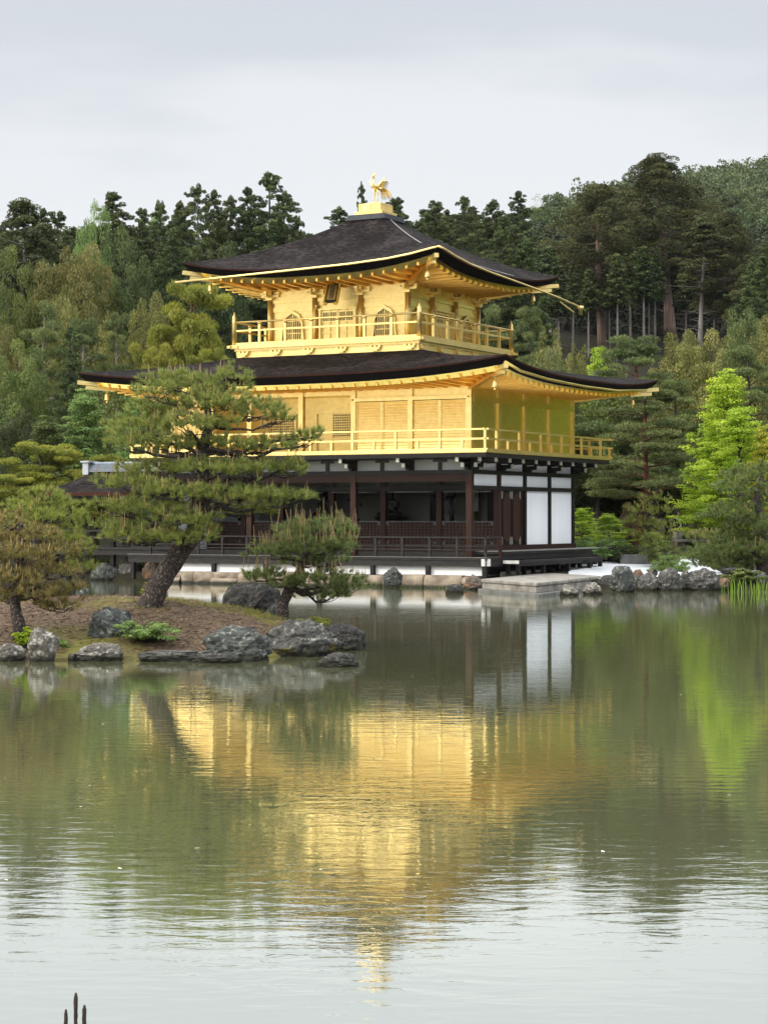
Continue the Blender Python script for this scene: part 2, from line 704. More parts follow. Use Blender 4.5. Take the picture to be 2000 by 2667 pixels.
def mat_ground(name, cols, scales=(0.6, 9.0), bump=0.5, rough=0.95):
    """two soils mottled at two scales"""
    m, n, l = mat_new(name)
    out = n.new('ShaderNodeOutputMaterial')
    p = n.new('ShaderNodeBsdfPrincipled')
    tc = n.new('ShaderNodeTexCoord')
    n1 = n.new('ShaderNodeTexNoise')
    n1.inputs['Scale'].default_value = scales[0]
    n1.inputs['Detail'].default_value = 6
    l.new(tc.outputs['Object'], n1.inputs[0])
    n2 = n.new('ShaderNodeTexNoise')
    n2.inputs['Scale'].default_value = scales[1]
    n2.inputs['Detail'].default_value = 8
    n2.inputs['Roughness'].default_value = 0.7
    l.new(tc.outputs['Object'], n2.inputs[0])
    r1 = n.new('ShaderNodeValToRGB')
    r1.color_ramp.elements[0].position = 0.35
    r1.color_ramp.elements[1].position = 0.68
    r1.color_ramp.elements[0].color = cols[0] + (1,)
    r1.color_ramp.elements[1].color = cols[1] + (1,)
    l.new(n2.outputs[0], r1.inputs[0])
    r2 = n.new('ShaderNodeValToRGB')
    r2.color_ramp.elements[0].position = 0.50
    r2.color_ramp.elements[1].position = 0.62
    l.new(n1.outputs[0], r2.inputs[0])
    mx = n.new('ShaderNodeMix')
    mx.data_type = 'RGBA'
    l.new(r2.outputs[0], mx.inputs[0])
    l.new(r1.outputs[0], mx.inputs[6])
    mx.inputs[7].default_value = cols[2] + (1,)
    l.new(mx.outputs[2], p.inputs['Base Color'])
    p.inputs['Roughness'].default_value = rough
    p.inputs['Specular IOR Level'].default_value = 0.2
    bp = n.new('ShaderNodeBump')
    bp.inputs['Strength'].default_value = bump
    bp.inputs['Distance'].default_value = 0.06
    l.new(n2.outputs[0], bp.inputs['Height'])
    l.new(bp.outputs[0], p.inputs['Normal'])
    l.new(p.outputs[0], out.inputs[0])
    return m




def mat_scaly(name, dark, light):
    """old pine bark: plates between dark cracks"""
    m, n, l = mat_new(name)
    out = n.new('ShaderNodeOutputMaterial')
    p = n.new('ShaderNodeBsdfPrincipled')
    tc = n.new('ShaderNodeTexCoord')
    no = n.new('ShaderNodeTexNoise')
    no.inputs['Scale'].default_value = 6
    no.inputs['Detail'].default_value = 6
    l.new(tc.outputs['Object'], no.inputs[0])
    ad = n.new('ShaderNodeMixRGB')
    ad.inputs[0].default_value = 0.28
    l.new(tc.outputs['Object'], ad.inputs[1])
    l.new(no.outputs[1], ad.inputs[2])
    mp = n.new('ShaderNodeMapping')
    mp.inputs['Scale'].default_value = (1, 1, 0.42)
    mp.inputs['Rotation'].default_value = (0, 0.5, 0)
    l.new(ad.outputs[0], mp.inputs[0])
    vo = n.new('ShaderNodeTexVoronoi')
    vo.feature = 'DISTANCE_TO_EDGE'
    vo.inputs['Scale'].default_value = 26
    l.new(mp.outputs[0], vo.inputs['Vector'])
    r1 = n.new('ShaderNodeMapRange')
    r1.inputs['From Max'].default_value = 0.30
    l.new(vo.outputs[0], r1.inputs[0])
    mu = n.new('ShaderNodeMath')
    mu.operation = 'MULTIPLY'
    l.new(r1.outputs[0], mu.inputs[0])
    l.new(no.outputs[0], mu.inputs[1])
    ra = n.new('ShaderNodeValToRGB')
    ra.color_ramp.elements[0].position = 0.08
    ra.color_ramp.elements[0].color = dark + (1,)
    ra.color_ramp.elements[1].position = 0.62
    ra.color_ramp.elements[1].color = light + (1,)
    l.new(mu.outputs[0], ra.inputs[0])
    l.new(ra.outputs[0], p.inputs['Base Color'])
    p.inputs['Roughness'].default_value = 0.95
    p.inputs['Specular IOR Level'].default_value = 0.15
    bp = n.new('ShaderNodeBump')
    bp.inputs['Strength'].default_value = 1.0
    bp.inputs['Distance'].default_value = 0.05
    l.new(mu.outputs[0], bp.inputs['Height'])
    l.new(bp.outputs[0], p.inputs['Normal'])
    l.new(p.outputs[0], out.inputs[0])
    return m


WATER_BUMP = 0.0025
M = {}
M['gold'] = mat_gold('gold_leaf')
M['gold_shutter'] = mat_gold('gold_leaf_slats', rough=0.45)
M['gold_olive'] = mat_gold('gold_leaf_olive', col=(0.78, 0.61, 0.17), rough=0.30, metal=1.0)  # reflected trees and shade of the side walls put into an olive tone
M['gold_deep'] = mat_gold('gold_leaf_shaded_boards', col=(0.86, 0.55, 0.13), rough=0.38)  # under-eave shade and bounced gold put into a deeper orange
M['bark_roof'] = mat_bark_roof('cypress_bark')
M['eave_dark'] = mat_basic('eave_dark', (0.005, 0.0035, 0.003), 0.9, spec=0.1, var=0.4, scale=3, stretch=(1, 1, 20), bump=0.4)
M['eave_red'] = mat_basic('eave_red', (0.055, 0.020, 0.013), 0.8, spec=0.15, var=0.4, scale=4, stretch=(1, 1, 10))
M['black_wood'] = mat_basic('black_wood', (0.009, 0.0075, 0.0065), 0.6, var=0.4, scale=5, stretch=(1, 1, 1), bump=0.2, spec=0.25)
M['weathered'] = mat_basic('weathered_wood', (0.020, 0.0175, 0.0165), 0.65, var=0.5, scale=4, stretch=(1, 1, 6), bump=0.3, spec=0.3)
M['deck'] = mat_basic('deck_wood', (0.17, 0.165, 0.155), 0.6, var=0.35, scale=3, stretch=(1, 6, 1), bump=0.3)
M['red_wood'] = mat_basic('red_brown_wood', (0.032, 0.0105, 0.006), 0.6, spec=0.25, var=0.5, scale=3, stretch=(6, 6, 0.6), bump=0.2)
M['red_beam'] = mat_basic('red_brown_beam', (0.027, 0.0095, 0.006), 0.6, spec=0.25, var=0.5, scale=3, stretch=(0.6, 6, 6), bump=0.2)
M['lattice_wood'] = mat_basic('lattice_wood', (0.05, 0.021, 0.012), 0.6, var=0.4, scale=8)
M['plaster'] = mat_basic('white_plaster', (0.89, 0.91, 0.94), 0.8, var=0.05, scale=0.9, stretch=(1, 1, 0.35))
M['plaster_in'] = mat_basic('dim_plaster', (0.30, 0.30, 0.26), 0.9, var=0.06, scale=2)  # white plaster coloured grey to carry the dimness indoors
M['white_paint'] = mat_basic('white_paint', (0.78, 0.77, 0.72), 0.6, var=0.06, scale=8)
M['tan_stone'] = mat_basic('tan_stone', (0.20, 0.155, 0.11), 0.85, scale=2.6, bump=1.0, bscale=7, detail=10, col2=(0.40, 0.325, 0.24), var=0.3, wet=True)
M['slab'] = mat_basic('slab_stone', (0.16, 0.15, 0.13), 0.85, col2=(0.36, 0.335, 0.29), scale=2.6, bump=0.6, bscale=12, detail=9)
M['dark_slab'] = mat_basic('dark_slab_stone', (0.13, 0.13, 0.12), 0.85, var=0.4, scale=2.2, bump=0.6, bscale=12, detail=9)
M['tile'] = mat_basic('grey_tile', (0.22, 0.25, 0.30), 0.45, var=0.2, scale=6)
M['lead'] = mat_basic('lead_sheet', (0.05, 0.055, 0.065), 0.5, var=0.2, scale=4, metal=0.4)
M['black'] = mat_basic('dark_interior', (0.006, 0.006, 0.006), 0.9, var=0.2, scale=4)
M['statue'] = mat_basic('dark_lacquer', (0.012, 0.010, 0.009), 0.5, var=0.3, scale=7)
M['bark'] = mat_scaly('pine_bark', (0.055, 0.044, 0.038), (0.26, 0.215, 0.19))
M['bark_dark'] = mat_basic('dark_bark', (0.055, 0.045, 0.038), 0.95, var=0.5, scale=9, bump=0.8)
M['bark_red'] = mat_basic('red_pine_bark', (0.13, 0.050, 0.032), 0.9, var=0.45, scale=3, bump=0.6)
M['bark_grey'] = mat_basic('grey_bark', (0.25, 0.22, 0.20), 0.95, var=0.35, scale=2.5, stretch=(1, 1, 0.2), bump=0.5)
M['bark_sugi'] = mat_basic('cedar_bark', (0.24, 0.165, 0.13), 0.95, var=0.35, scale=2.5, stretch=(3, 3, 0.12), bump=0.7)
M['candle'] = mat_basic('pine_candle', (0.40, 0.275, 0.125), 0.8, var=0.25, scale=3)
M['gravel'] = mat_basic('white_gravel', (0.72, 0.73, 0.74), 0.95, var=0.06, scale=18, bump=0.6, bscale=60)
M['litter'] = mat_ground('needle_litter', ((0.045, 0.030, 0.018), (0.19, 0.135, 0.09), (0.15, 0.14, 0.035)), scales=(0.5, 16.0), bump=0.8)
M['forest_floor'] = mat_ground('forest_floor', ((0.012, 0.010, 0.006), (0.032, 0.027, 0.014), (0.018, 0.022, 0.008)), scales=(0.2, 5.0), bump=0.6)
M['rock'] = mat_rock('lichen_rock', base=(0.12, 0.115, 0.105), lich=(0.30, 0.295, 0.25), dark=(0.022, 0.021, 0.019), amount=0.62)
M['rock_dark'] = mat_rock('dark_rock', base=(0.065, 0.062, 0.058), dark=(0.016, 0.015, 0.014), lich=(0.20, 0.19, 0.16), amount=0.5)
M['rock_moss'] = mat_rock('mossy_rock', base=(0.10, 0.098, 0.088), lich=(0.32, 0.31, 0.26), dark=(0.022, 0.021, 0.019), amount=0.6, moss=0.75)
M['rock_warm'] = mat_rock('warm_rock', base=(0.17, 0.13, 0.10), lich=(0.34, 0.27, 0.20), amount=0.4, warm=(0.20, 0.115, 0.07))
M['rock_blue'] = mat_rock('blue_grey_rock', base=(0.095, 0.102, 0.092), lich=(0.29, 0.30, 0.255), dark=(0.018, 0.019, 0.018), amount=0.6)
M['rock_pale'] = mat_rock('pale_rock', base=(0.17, 0.155, 0.13), lich=(0.46, 0.44, 0.38), dark=(0.035, 0.03, 0.026), amount=0.75)
M['water'] = mat_water('pond_water')
M['f_pine'] = mat_foliage('pine_needles', (0.085, 0.130, 0.026), (0.335, 0.355, 0.085), 0.38, hue=0.01, vvar=0.06)
M['f_pine_rust'] = mat_foliage('rusty_pine_needles', (0.095, 0.095, 0.024), (0.30, 0.24, 0.075), 0.35, hue=0.01, vvar=0.06)
M['f_pine_dark'] = mat_foliage('dark_pine_needles', (0.060, 0.098, 0.028), (0.20, 0.245, 0.07), 0.35, hue=0.01, vvar=0.06)
M['f_pine_lt'] = mat_foliage('light_pine_needles', (0.10, 0.145, 0.024), (0.31, 0.34, 0.07), 0.35, hue=0.01, vvar=0.06)
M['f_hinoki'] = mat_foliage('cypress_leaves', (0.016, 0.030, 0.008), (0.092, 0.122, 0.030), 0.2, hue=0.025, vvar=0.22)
M['f_sugi'] = mat_foliage('cedar_leaves', (0.018, 0.024, 0.006), (0.105, 0.108, 0.028), 0.2, hue=0.012, vvar=0.15)
M['f_olive'] = mat_foliage('olive_leaves', (0.075, 0.085, 0.018), (0.27, 0.265, 0.070), 0.35, hue=0.02, vvar=0.15)
M['f_broad'] = mat_foliage('broad_leaves', (0.040, 0.066, 0.013), (0.155, 0.19, 0.042), 0.3, hue=0.03, vvar=0.2)
M['f_redpine'] = mat_foliage('red_pine_needles', (0.055, 0.085, 0.024), (0.18, 0.22, 0.065), 0.33, hue=0.02, vvar=0.15)
M['f_cloudpine'] = mat_foliage('clipped_pine_needles', (0.10, 0.125, 0.014), (0.30, 0.31, 0.040), 0.35, hue=0.015, vvar=0.1)
M['f_maple'] = mat_foliage('maple_leaves', (0.19, 0.31, 0.016), (0.50, 0.62, 0.05), 0.5, hue=0.015, vvar=0.1)
M['f_maple_yel'] = mat_foliage('yellow_maple_leaves', (0.26, 0.30, 0.015), (0.60, 0.58, 0.06), 0.5, hue=0.01, vvar=0.08)
M['f_green'] = mat_foliage('fresh_leaves', (0.075, 0.15, 0.034), (0.24, 0.36, 0.10), 0.4, hue=0.02, vvar=0.1)
M['f_shade'] = mat_foliage('shade_dark_undergrowth', (0.008, 0.013, 0.005), (0.026, 0.036, 0.012), 0.1, hue=0.01, vvar=0.1)  # shade of the cedar stand put into near-black leaf colour
M['f_far'] = mat_foliage('hill_leaves', (0.032, 0.055, 0.022), (0.125, 0.175, 0.062), 0.25, hue=0.045, vvar=0.30)
M['f_red'] = mat_foliage('red_brown_leaves', (0.09, 0.06, 0.025), (0.24, 0.15, 0.06), 0.3, hue=0.01, vvar=0.08)
M['f_grass'] = mat_foliage('iris_blades', (0.07, 0.14, 0.01), (0.22, 0.34, 0.03), 0.4, hue=0.01, vvar=0.08)

# ------------------------------------------------------------------ ground, pond, hills
SHORE = [(-2500, 90), (-400, 92), (-20, 80), (150, 76), (225, 73.5), (330, 71.8), (500, 69.8), (900, 67.6), (1100, 66.2), (1255, 64.0), (1400, 62.3), (1560, 62.6), (1900, 62.4), (2050, 61.5), (2300, 56), (2700, 48), (3500, 30), (9000, 20)]
RIDGE = [(-3000, 60, 420), (0, 55, 400), (400, 40, 300), (850, 30, 260), (1100, 35, 260), (1340, 42, 300), (1500, 57, 370), (1700, 69, 430), (2000, 86, 500), (2600, 100, 560), (9000, 70, 560)]


def interp(tab, x, k=1):
    for a, b in zip(tab, tab[1:]):
        if x <= b[0]:
            t = max(0.0, (x - a[0]) / (b[0] - a[0]))
            return a[k] + (b[k] - a[k]) * t
    return tab[-1][k]


def sstep(a, b, x):
    t = min(1.0, max(0.0, (x - a) / (b - a)))
    return t * t * (3 - 2 * t)


def terr(px, d):
    s = d - interp(SHORE, px)
    if s < 0:
        return max(-1.1, s * 0.6 - 0.03)
    z = 0.06 + 0.26 * sstep(0, 0.9, s) + 0.52 * sstep(1, 18, s)
    if d > 100:
        zr, dr = interp(RIDGE, px, 1), interp(RIDGE, px, 2)
        if d < dr:
            z += zr * ((d - 100) / (dr - 100)) ** 1.08
        else:
            z += zr * math.exp(-((d - dr) / 300.0) ** 2)
        z += 0.8 * noise.noise(Vector((px * 0.004, d * 0.03, 0))) * sstep(100, 130, d)
    return z


def build_ground():
    pxs = [-4000, -2600, -1700, -1100, -700, -450] + list(range(-250, 2300, 34)) + [2450, 2700, 3100, 3700, 4600, 6000, 7500]
    ds = [2.5, 8, 16, 28, 40, 48, 54, 57] + [58 + 0.7 * i for i in range(66)] + [105, 109, 113, 118, 124, 130, 138, 147, 157, 168, 180, 195, 210, 230, 250, 275, 300, 330, 360, 400, 440, 500, 580, 700, 900, 1300]
    rows = []
    for d in ds:
        row = []
        for px in pxs:
            x, y = XY(px, d)
            row.append((x, y, terr(px, d)))
        rows.append(row)
    o = MB().grid(rows, True).build('ground', M['forest_floor'])
    tag(o, kind='structure')


build_ground()


def build_water():
    c = 900
    cx, cy = CAMX, CAMY
    me = MB().add([(cx - c, cy - c, 0), (cx + c, cy - c, 0), (cx + c, cy + c, 0), (cx - c, cy + c, 0)], [(0, 1, 2, 3)]).mesh('pond_water')
    o = link('pond_water', me, M['water'])
    # the pond ends in the garden behind: the sheet dips under the ground there
    tag(o, kind='structure')


build_water()


def build_bank():
    rows = []
    for j in range(9):
        d = 3.4 - j * j * 1.2
        row = []
        for i in range(21):
            r = (i - 10) * 6.0
            x, y = CAMX + RX * r + FX * d, CAMY + RY * r + FY * d
            z = -0.5 if j == 0 else 0.55 + 0.1 * noise.noise(Vector((r * 0.2, d * 0.3, 3)))
            row.append((x, y, z))
        rows.append(row)
    tag(MB().grid(rows, True, True).build('near_bank', M['forest_floor']), kind='structure')


build_bank()

# island in the pond: footprint and height over (r, d)
ISL = [(-700, 33.0, 38.0), (-300, 32.0, 39.5), (0, 31.9, 40.0), (250, 31.9, 39.8), (450, 31.9, 38.9), (600, 32.1, 38.0), (700, 32.6, 37.6), (790, 33.3, 37.0), (850, 34.2, 36.2), (880, 35.0, 35.4)]


def island_z(px, d):
    if px > 878: return -0.4
    a, b = interp(ISL, px, 1), interp(ISL, px, 2)
    if b - a < 0.05: return -0.4
    t = (d - a) / (b - a)
    if t <= 0 or t >= 1: return -0.45
    h = interp([(-700, 0.70), (0, 0.72), (300, 0.84), (450, 0.82), (620, 0.66), (740, 0.46), (830, 0.30), (880, 0.0)], px)
    prof = (1 - (1 - min(1, t / 0.62)) ** 2.2) if t < 0.62 else (1 - ((t - 0.62) / 0.38) ** 2.4)
    z = h * prof
    return z + 0.05 * noise.noise(Vector((px * 0.013, d * 1.3, 5))) * min(1, t * 5) + 0.02 * noise.noise(Vector((px * 0.06, d * 5, 9)))


def build_island():
    rows = []
    n = 60
    for px in list(range(-700, -20, 60)) + list(range(-20, 880, 12)) + [877]:
        a, b = interp(ISL, px, 1), interp(ISL, px, 2)
        row = []
        for j in range(n + 1):
            t = -0.01 + 1.02 * j / n
            d = a + (b - a) * t
            x, y = XY(px, d)
            row.append((x, y, island_z(px, d)))
        rows.append(row)
    o = MB().grid(rows, True, True).build('island', M['litter'])
    tag(o, kind='structure')


build_island()


# ------------------------------------------------------------------ rocks
def rock_mesh(seed, sx, sy, sz, rough=1.0, sub=4, flat=0.0, facet=0.5):
    bm = bmesh.new()
    bmesh.ops.create_icosphere(bm, subdivisions=min(6, sub + 1), radius=1.0)
    off = Vector((seed * 3.17, seed * 1.31, seed * 7.7))
    planes = []
    rr = random.Random(seed)
    for _ in range(9):
        v = Vector((rr.gauss(0, 1), rr.gauss(0, 1), rr.gauss(0, 0.8))).normalized()
        planes.append((v, rr.uniform(0.66, 0.93)))
    for v in bm.verts:
        c = v.co.normalized()
        r = 1.0
        for p, dd in planes:
            k = c.dot(p)
            if k > 1e-3:
                r = min(r, dd / k * 1.0)
        r = (1 - facet) + facet * r
        r += 0.16 * rough * noise.fractal(c * 1.4 + off, 1.0, 2.0, 4) + 0.10 * rough * noise.fractal(c * 4 + off, 0.7, 2.0, 6) - 0.07 * rough * abs(noise.noise(Vector((c.x * 2 + c.z * 3, c.y * 2, c.z * 8 - c.x * 3)) + off))
        v.co = Vector((c.x * r * sx, c.y * r * sy, c.z * r * sz))
        if flat and v.co.z > sz * flat:
            v.co.z = sz * flat + (v.co.z - sz * flat) * 0.25
    me = bpy.data.meshes.new('rock')
    bm.to_mesh(me)
    bm.free()
    for p in me.polygons: p.use_smooth = True
    return me


def rock(px, ybase, w, h, mat, label, d=None, group=None, seed=None, rough=1.0, lean=0.0, flat=0.0, depth=0.8, zb=None, name='rock', facet=0.55, sink=0.35):
    """px centre, ybase waterline or foot, w and h in pixels of the photograph"""
    if d is None: d = FPX * CZ / (ybase - HOR)
    z0 = ZP(ybase, d) if zb is None else zb
    W_, H_ = w / FPX * d, h / FPX * d
    seed = seed or RND.randint(1, 900)
    sz = H_ / (2 - 2 * sink) * 0.97
    me = rock_mesh(seed, W_ / 2 * 1.06, W_ / 2 * depth, sz, rough, 5 if w > 90 else 4, flat, facet)
    o = link(name, me, M[mat])
    x, y = XY(px, d + W_ * depth * 0.3)
    o.location = (x, y, z0 + sz * (1 - 2 * sink))
    o.rotation_euler = (0, lean, -YAW + RND.uniform(-0.15, 0.15))
    return tag(o, label, 'rock', group)


# round the island
rock(25, 1722, 84, 46, 'rock_pale', 'small pale lichened stone at the left edge of the island shore', depth=0.7)
rock(117, 1724, 84, 96, 'rock_pale', 'upright block of speckled grey stone standing on the island shore', facet=0.85, rough=0.6, depth=0.6, sink=0.2)
rock(186, 1722, 16, 22, 'rock_pale', 'tiny rounded stone between two larger stones of the island shore')
rock(262, 1722, 128, 44, 'rock_pale', 'low pale stone lying at the water next to the upright block', depth=0.5)
rock(290, 1688, 118, 82, 'rock_blue', 'pointed grey slab leaning over behind the low green shrub', d=32.9, lean=0.55, depth=0.5, zb=0.28)
rock(455, 1723, 190, 44, 'rock', 'long flat edging stone at the waterline of the island', depth=0.4, flat=0.4)
rock(620, 1722, 190, 88, 'rock_blue', 'large layered grey boulder at the front corner of the island', depth=0.7)
rock(570, 1727, 120, 26, 'rock_dark', 'flat dark ledge at the foot of the layered grey boulder', depth=0.5)
rock(780, 1712, 190, 100, 'rock_moss', 'biggest island boulder with yellow moss along its foot', depth=0.7, d=33.0)
rock(895, 1686, 112, 62, 'rock_dark', 'dark rounded boulder behind the mossy one at the island tip', d=34.4, depth=0.8)
rock(880, 1740, 108, 40, 'rock_dark', 'low dark stone alone in the water off the island tip', d=30.6, depth=0.6, sink=0.3)
rock(215, 1556, 34, 30, 'rock_blue', 'small pale stone standing in the water behind the island', d=57.0)
rock(655, 1592, 176, 130, 'rock_dark', 'big slanting dark boulder between the two island pines', d=37.6, lean=-0.5, depth=0.7, zb=0.15, sink=0.3, facet=0.8)
rock(712, 1600, 44, 60, 'rock_blue', 'narrow bluish stone tucked against the slanting dark boulder', d=37.3, zb=0.25, sink=0.3)

# along the far shore, from the fishing pavilion to the right edge
rock(278, 1511, 80, 42, 'rock_blue', 'long smooth grey rock below the fishing pavilion posts')
rock(338, 1511, 62, 52, 'rock', 'rough grey rock right of the smooth one below the fishing pavilion')
rock(402, 1512, 56, 58, 'rock_warm', 'pinkish rock at the water behind the leaning pine trunk', d=71.5)
rock(450, 1514, 70, 26, 'rock_warm', 'low flat rock by the pond wall behind the leaning pine trunk')
rock(536, 1517, 66, 56, 'rock_blue', 'pointed blue grey rock under the veranda post behind the pines', facet=0.8)
rock(1025, 1530, 54, 52, 'rock_blue', 'upright dark grey rock in front of the tan pond wall', facet=0.8, sink=0.25, depth=0.6)
rock(1184, 1530, 84, 48, 'rock_warm', 'reddish brown boulder below the veranda corner')
rock(1182, 1545, 50, 26, 'rock_dark', 'small dark rock in the water before the reddish brown boulder')
rock(1236, 1536, 66, 40, 'rock_warm', 'tan boulder against the stone landing')
rock(1238, 1500, 44, 18, 'rock_warm', 'small flat tan stone under the veranda corner post', d=64.6)
rock(1482, 1558, 52, 36, 'rock_pale', 'white and rust streaked rock standing in the water by the landing', d=58.2, sink=0.25)
rock(1543, 1551, 50, 34, 'rock_pale', 'blocky pale rock in the water beside the landing', d=59.2, facet=0.85, sink=0.25)
rock(1618, 1543, 70, 72, 'rock_blue', 'tall greenish grey rock at the end of the landing', facet=0.8, sink=0.2)
rock(1588, 1530, 60, 36, 'rock_dark', 'dark stone wedged between the landing and the tall greenish rock', d=63.0)
rock(1660, 1508, 28, 26, 'rock_warm', 'brown round stone peeping between tall rocks on the shore', d=64.0)
rock(1660, 1532, 18, 36, 'rock_blue', 'narrow stone filling the gap right of the tall greenish rock', d=62.6)
rock(1688, 1535, 54, 46, 'rock', 'rounded grey rock of the right shore with a lighter cap', d=62.2)
rock(1698, 1496, 26, 16, 'rock_pale', 'pale cap stone lying on the right shore rocks', d=63.4)
rock(1742, 1536, 66, 58, 'rock', 'broad lichened boulder below the tiny pine', d=62.2)
rock(1783, 1529, 36, 44, 'rock', 'narrow lichened boulder right of the broad one below the tiny pine', d=62.6, facet=0.8)
rock(1830, 1533, 92, 54, 'rock', 'long grey boulder of the right shore under the brown bank', d=62.4)
rock(1880, 1532, 40, 30, 'rock_warm', 'small brownish rock at the foot of the brown bank', d=62.4)
rock(1962, 1536, 88, 50, 'rock_blue', 'blue grey boulder behind the iris leaves at the right edge', d=62.8)
rock(1910, 1490, 60, 12, 'rock_dark', 'thin dark stone ledge lying on the brown bank', d=64.0)

# ------------------------------------------------------------------ golden pavilion
PAV = empty('golden_pavilion', (0, 0, 0), label='three storey pavilion with gold leaf upper floors and dark bark roofs', cat='pavilion')


def mirror_rect(cx, cy, hx, hy):
    return [(cx - hx, cy - hy), (cx + hx, cy - hy), (cx + hx, cy + hy), (cx - hx, cy + hy)]


def roof(cx, cy, ox, oy, zo, lift, ix, iy, zi, cc, wx, wy, wz, thick, name, lp=3.2, fasc=0.2, inset=0.30, rafter=0.46, edge_under=0.2):
    """hipped roof ring with upturned corners; o = eave half sizes, i = top half sizes, w = wall half sizes"""
    NU, NV = 48, 14

    def lp_(u):
        return lift * (abs(u) ** lp)

    sides = [((-1, -1), (1, -1)), ((1, -1), (1, 1)), ((1, 1), (-1, 1)), ((-1, 1), (-1, -1))]

    def edge(hx, hy, k, u, dz):
        a, b = sides[k]
        t = (u + 1) / 2
        return Vector((cx + hx * (a[0] + (b[0] - a[0]) * t), cy + hy * (a[1] + (b[1] - a[1]) * t), dz))
    us = [-1 + 2 * i / NU for i in range(NU + 1)]
    us = [math.copysign(abs(u) ** 0.85, u) for u in us]
    top = MB()
    for k in range(4):
        rows = []
        for j in range(NV + 1):
            v = j / NV
            row = []
            for u in us:
                po, pi = edge(ox, oy, k, u, 0), edge(ix, iy, k, u, 0)
                p = po.lerp(pi, v)
                p.z = zo + (zi - zo) * ((1 - cc) * v + cc * v * v) + lp_(u) * (1 - v) ** 2.0
                row.append(p)
            rows.append(row)
        top.grid(rows, True)
    R_ = top.build(name, M['bark_roof'], PAV)

    def band(nm, mat, h0, z0, h1, z1, lf0=1.0, lf1=1.0, close=None):
        """strip round the eave: offset h (inwards) and height z below the eave line"""
        mb = MB()
        for k in range(4):
            r0 = [edge(ox - h0, oy - h0, k, u, zo + z0 + lp_(u) * lf0) for u in us]
            r1 = [edge(ox - h1, oy - h1, k, u, zo + z1 + lp_(u) * lf1) for u in us]
            mb.grid([r1, r0], False)
            if close is not None:
                r2 = [edge(ox - close, oy - close, k, u, zo + z1 + lp_(u) * lf1) for u in us]
                mb.grid([r2, r1], False)
        return mb.build(nm, mat, R_)
    band('eave_lip', M['eave_red'], 0.0, 0.0, 0.02, -0.05)
    band('eave_edge', M['eave_dark'], 0.02, -0.05, edge_under, -thick, 1.0, 0.97, close=inset + 0.05)
    band('fascia', M['gold_olive'], inset, -thick + 0.01, inset + 0.18, -thick - fasc, 0.97, 0.9, close=inset + 0.20)
    # boarded underside with rafters
    so_ = MB()
    hin = inset + 0.12
    for k in range(4):
        r0 = [edge(ox - hin, oy - hin, k, u, zo - thick - fasc * 0.35 + lp_(u) * 0.93) for u in us]
        r1 = [edge(wx - 0.05, wy - 0.05, k, u, wz + 0.06) for u in us]
        so_.grid([r1, r0], False)
        L = 2 * (ox if k % 2 == 0 else oy)
        n = int(L / rafter)
        for i in range(n + 1):
            u = -0.985 + 1.97 * i / n
            a = edge(ox - hin + 0.06, oy - hin + 0.06, k, u, zo - thick - fasc * 0.75 + lp_(u) * 0.92)
            hw = (wx if k % 2 == 0 else wy)
            ho = (ox if k % 2 == 0 else oy)
            s = u * ho
            uw = max(-1, min(1, s / hw))
            b = edge(wx, wy, k, uw, wz - 0.02)
            if abs(s) > hw:      # rafters past the wall corner end on the hip beam
                f = (abs(s) - hw) / (ho - hw)
                tip = edge(ox - hin, oy - hin, k, math.copysign(1, s), zo - thick - fasc * 0.5 + lift * 0.92)
                wc = edge(wx, wy, k, math.copysign(1, s), wz - 0.02)
                b = wc.lerp(tip, f)
            if (a - b).length > 0.15:
                so_.beam(a, b, 0.075, 0.10)
    for sx, sy in ((-1, -1), (1, -1), (1, 1), (-1, 1)):
        a = Vector((cx + sx * wx, cy + sy * wy, wz - 0.06))
        b = Vector((cx + sx * (ox - hin - 0.02), cy + sy * (oy - hin - 0.02), zo - thick - fasc * 0.9 + lift * 0.92))
        so_.beam(a, b, 0.16, 0.2)
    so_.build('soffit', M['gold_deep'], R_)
    for sx, sy in ((-1, -1), (1, -1), (1, 1), (-1, 1)):
        b = Vector((cx + sx * (ox - hin - 0.3), cy + sy * (oy - hin - 0.3), zo - thick - fasc * 0.9 + lift * 0.90))
        e = Vector((cx + sx * (ox - 0.02), cy + sy * (oy - 0.02), zo - thick - fasc * 0.5 + lift * 0.99))
        MB().beam(b, e, 0.15, 0.14).beam(b + Vector((0, 0, -0.14)), b.lerp(e, 0.75) + Vector((0, 0, -0.15)), 0.13, 0.12).build('hip_beam', M['gold'], R_)
    return R_


WL = 11.66
LC = (-5.83, 4.24)
low = roof(LC[0], LC[1], 5.83 + 2.45, 4.24 + 2.45, 6.98, 0.40, 3.3, 3.3, 8.02, 0.12, 5.83, 4.24, 6.62, 0.28, 'lower_roof', lp=3.0, fasc=0.15, inset=0.40)
upp = roof(LC[0], LC[1], 5.0, 5.0, 10.76, 0.46, 0.62, 0.62, 13.0, 0.30, 2.75, 2.75, 10.34, 0.26, 'upper_roof', lp=2.6, fasc=0.18, inset=0.36)

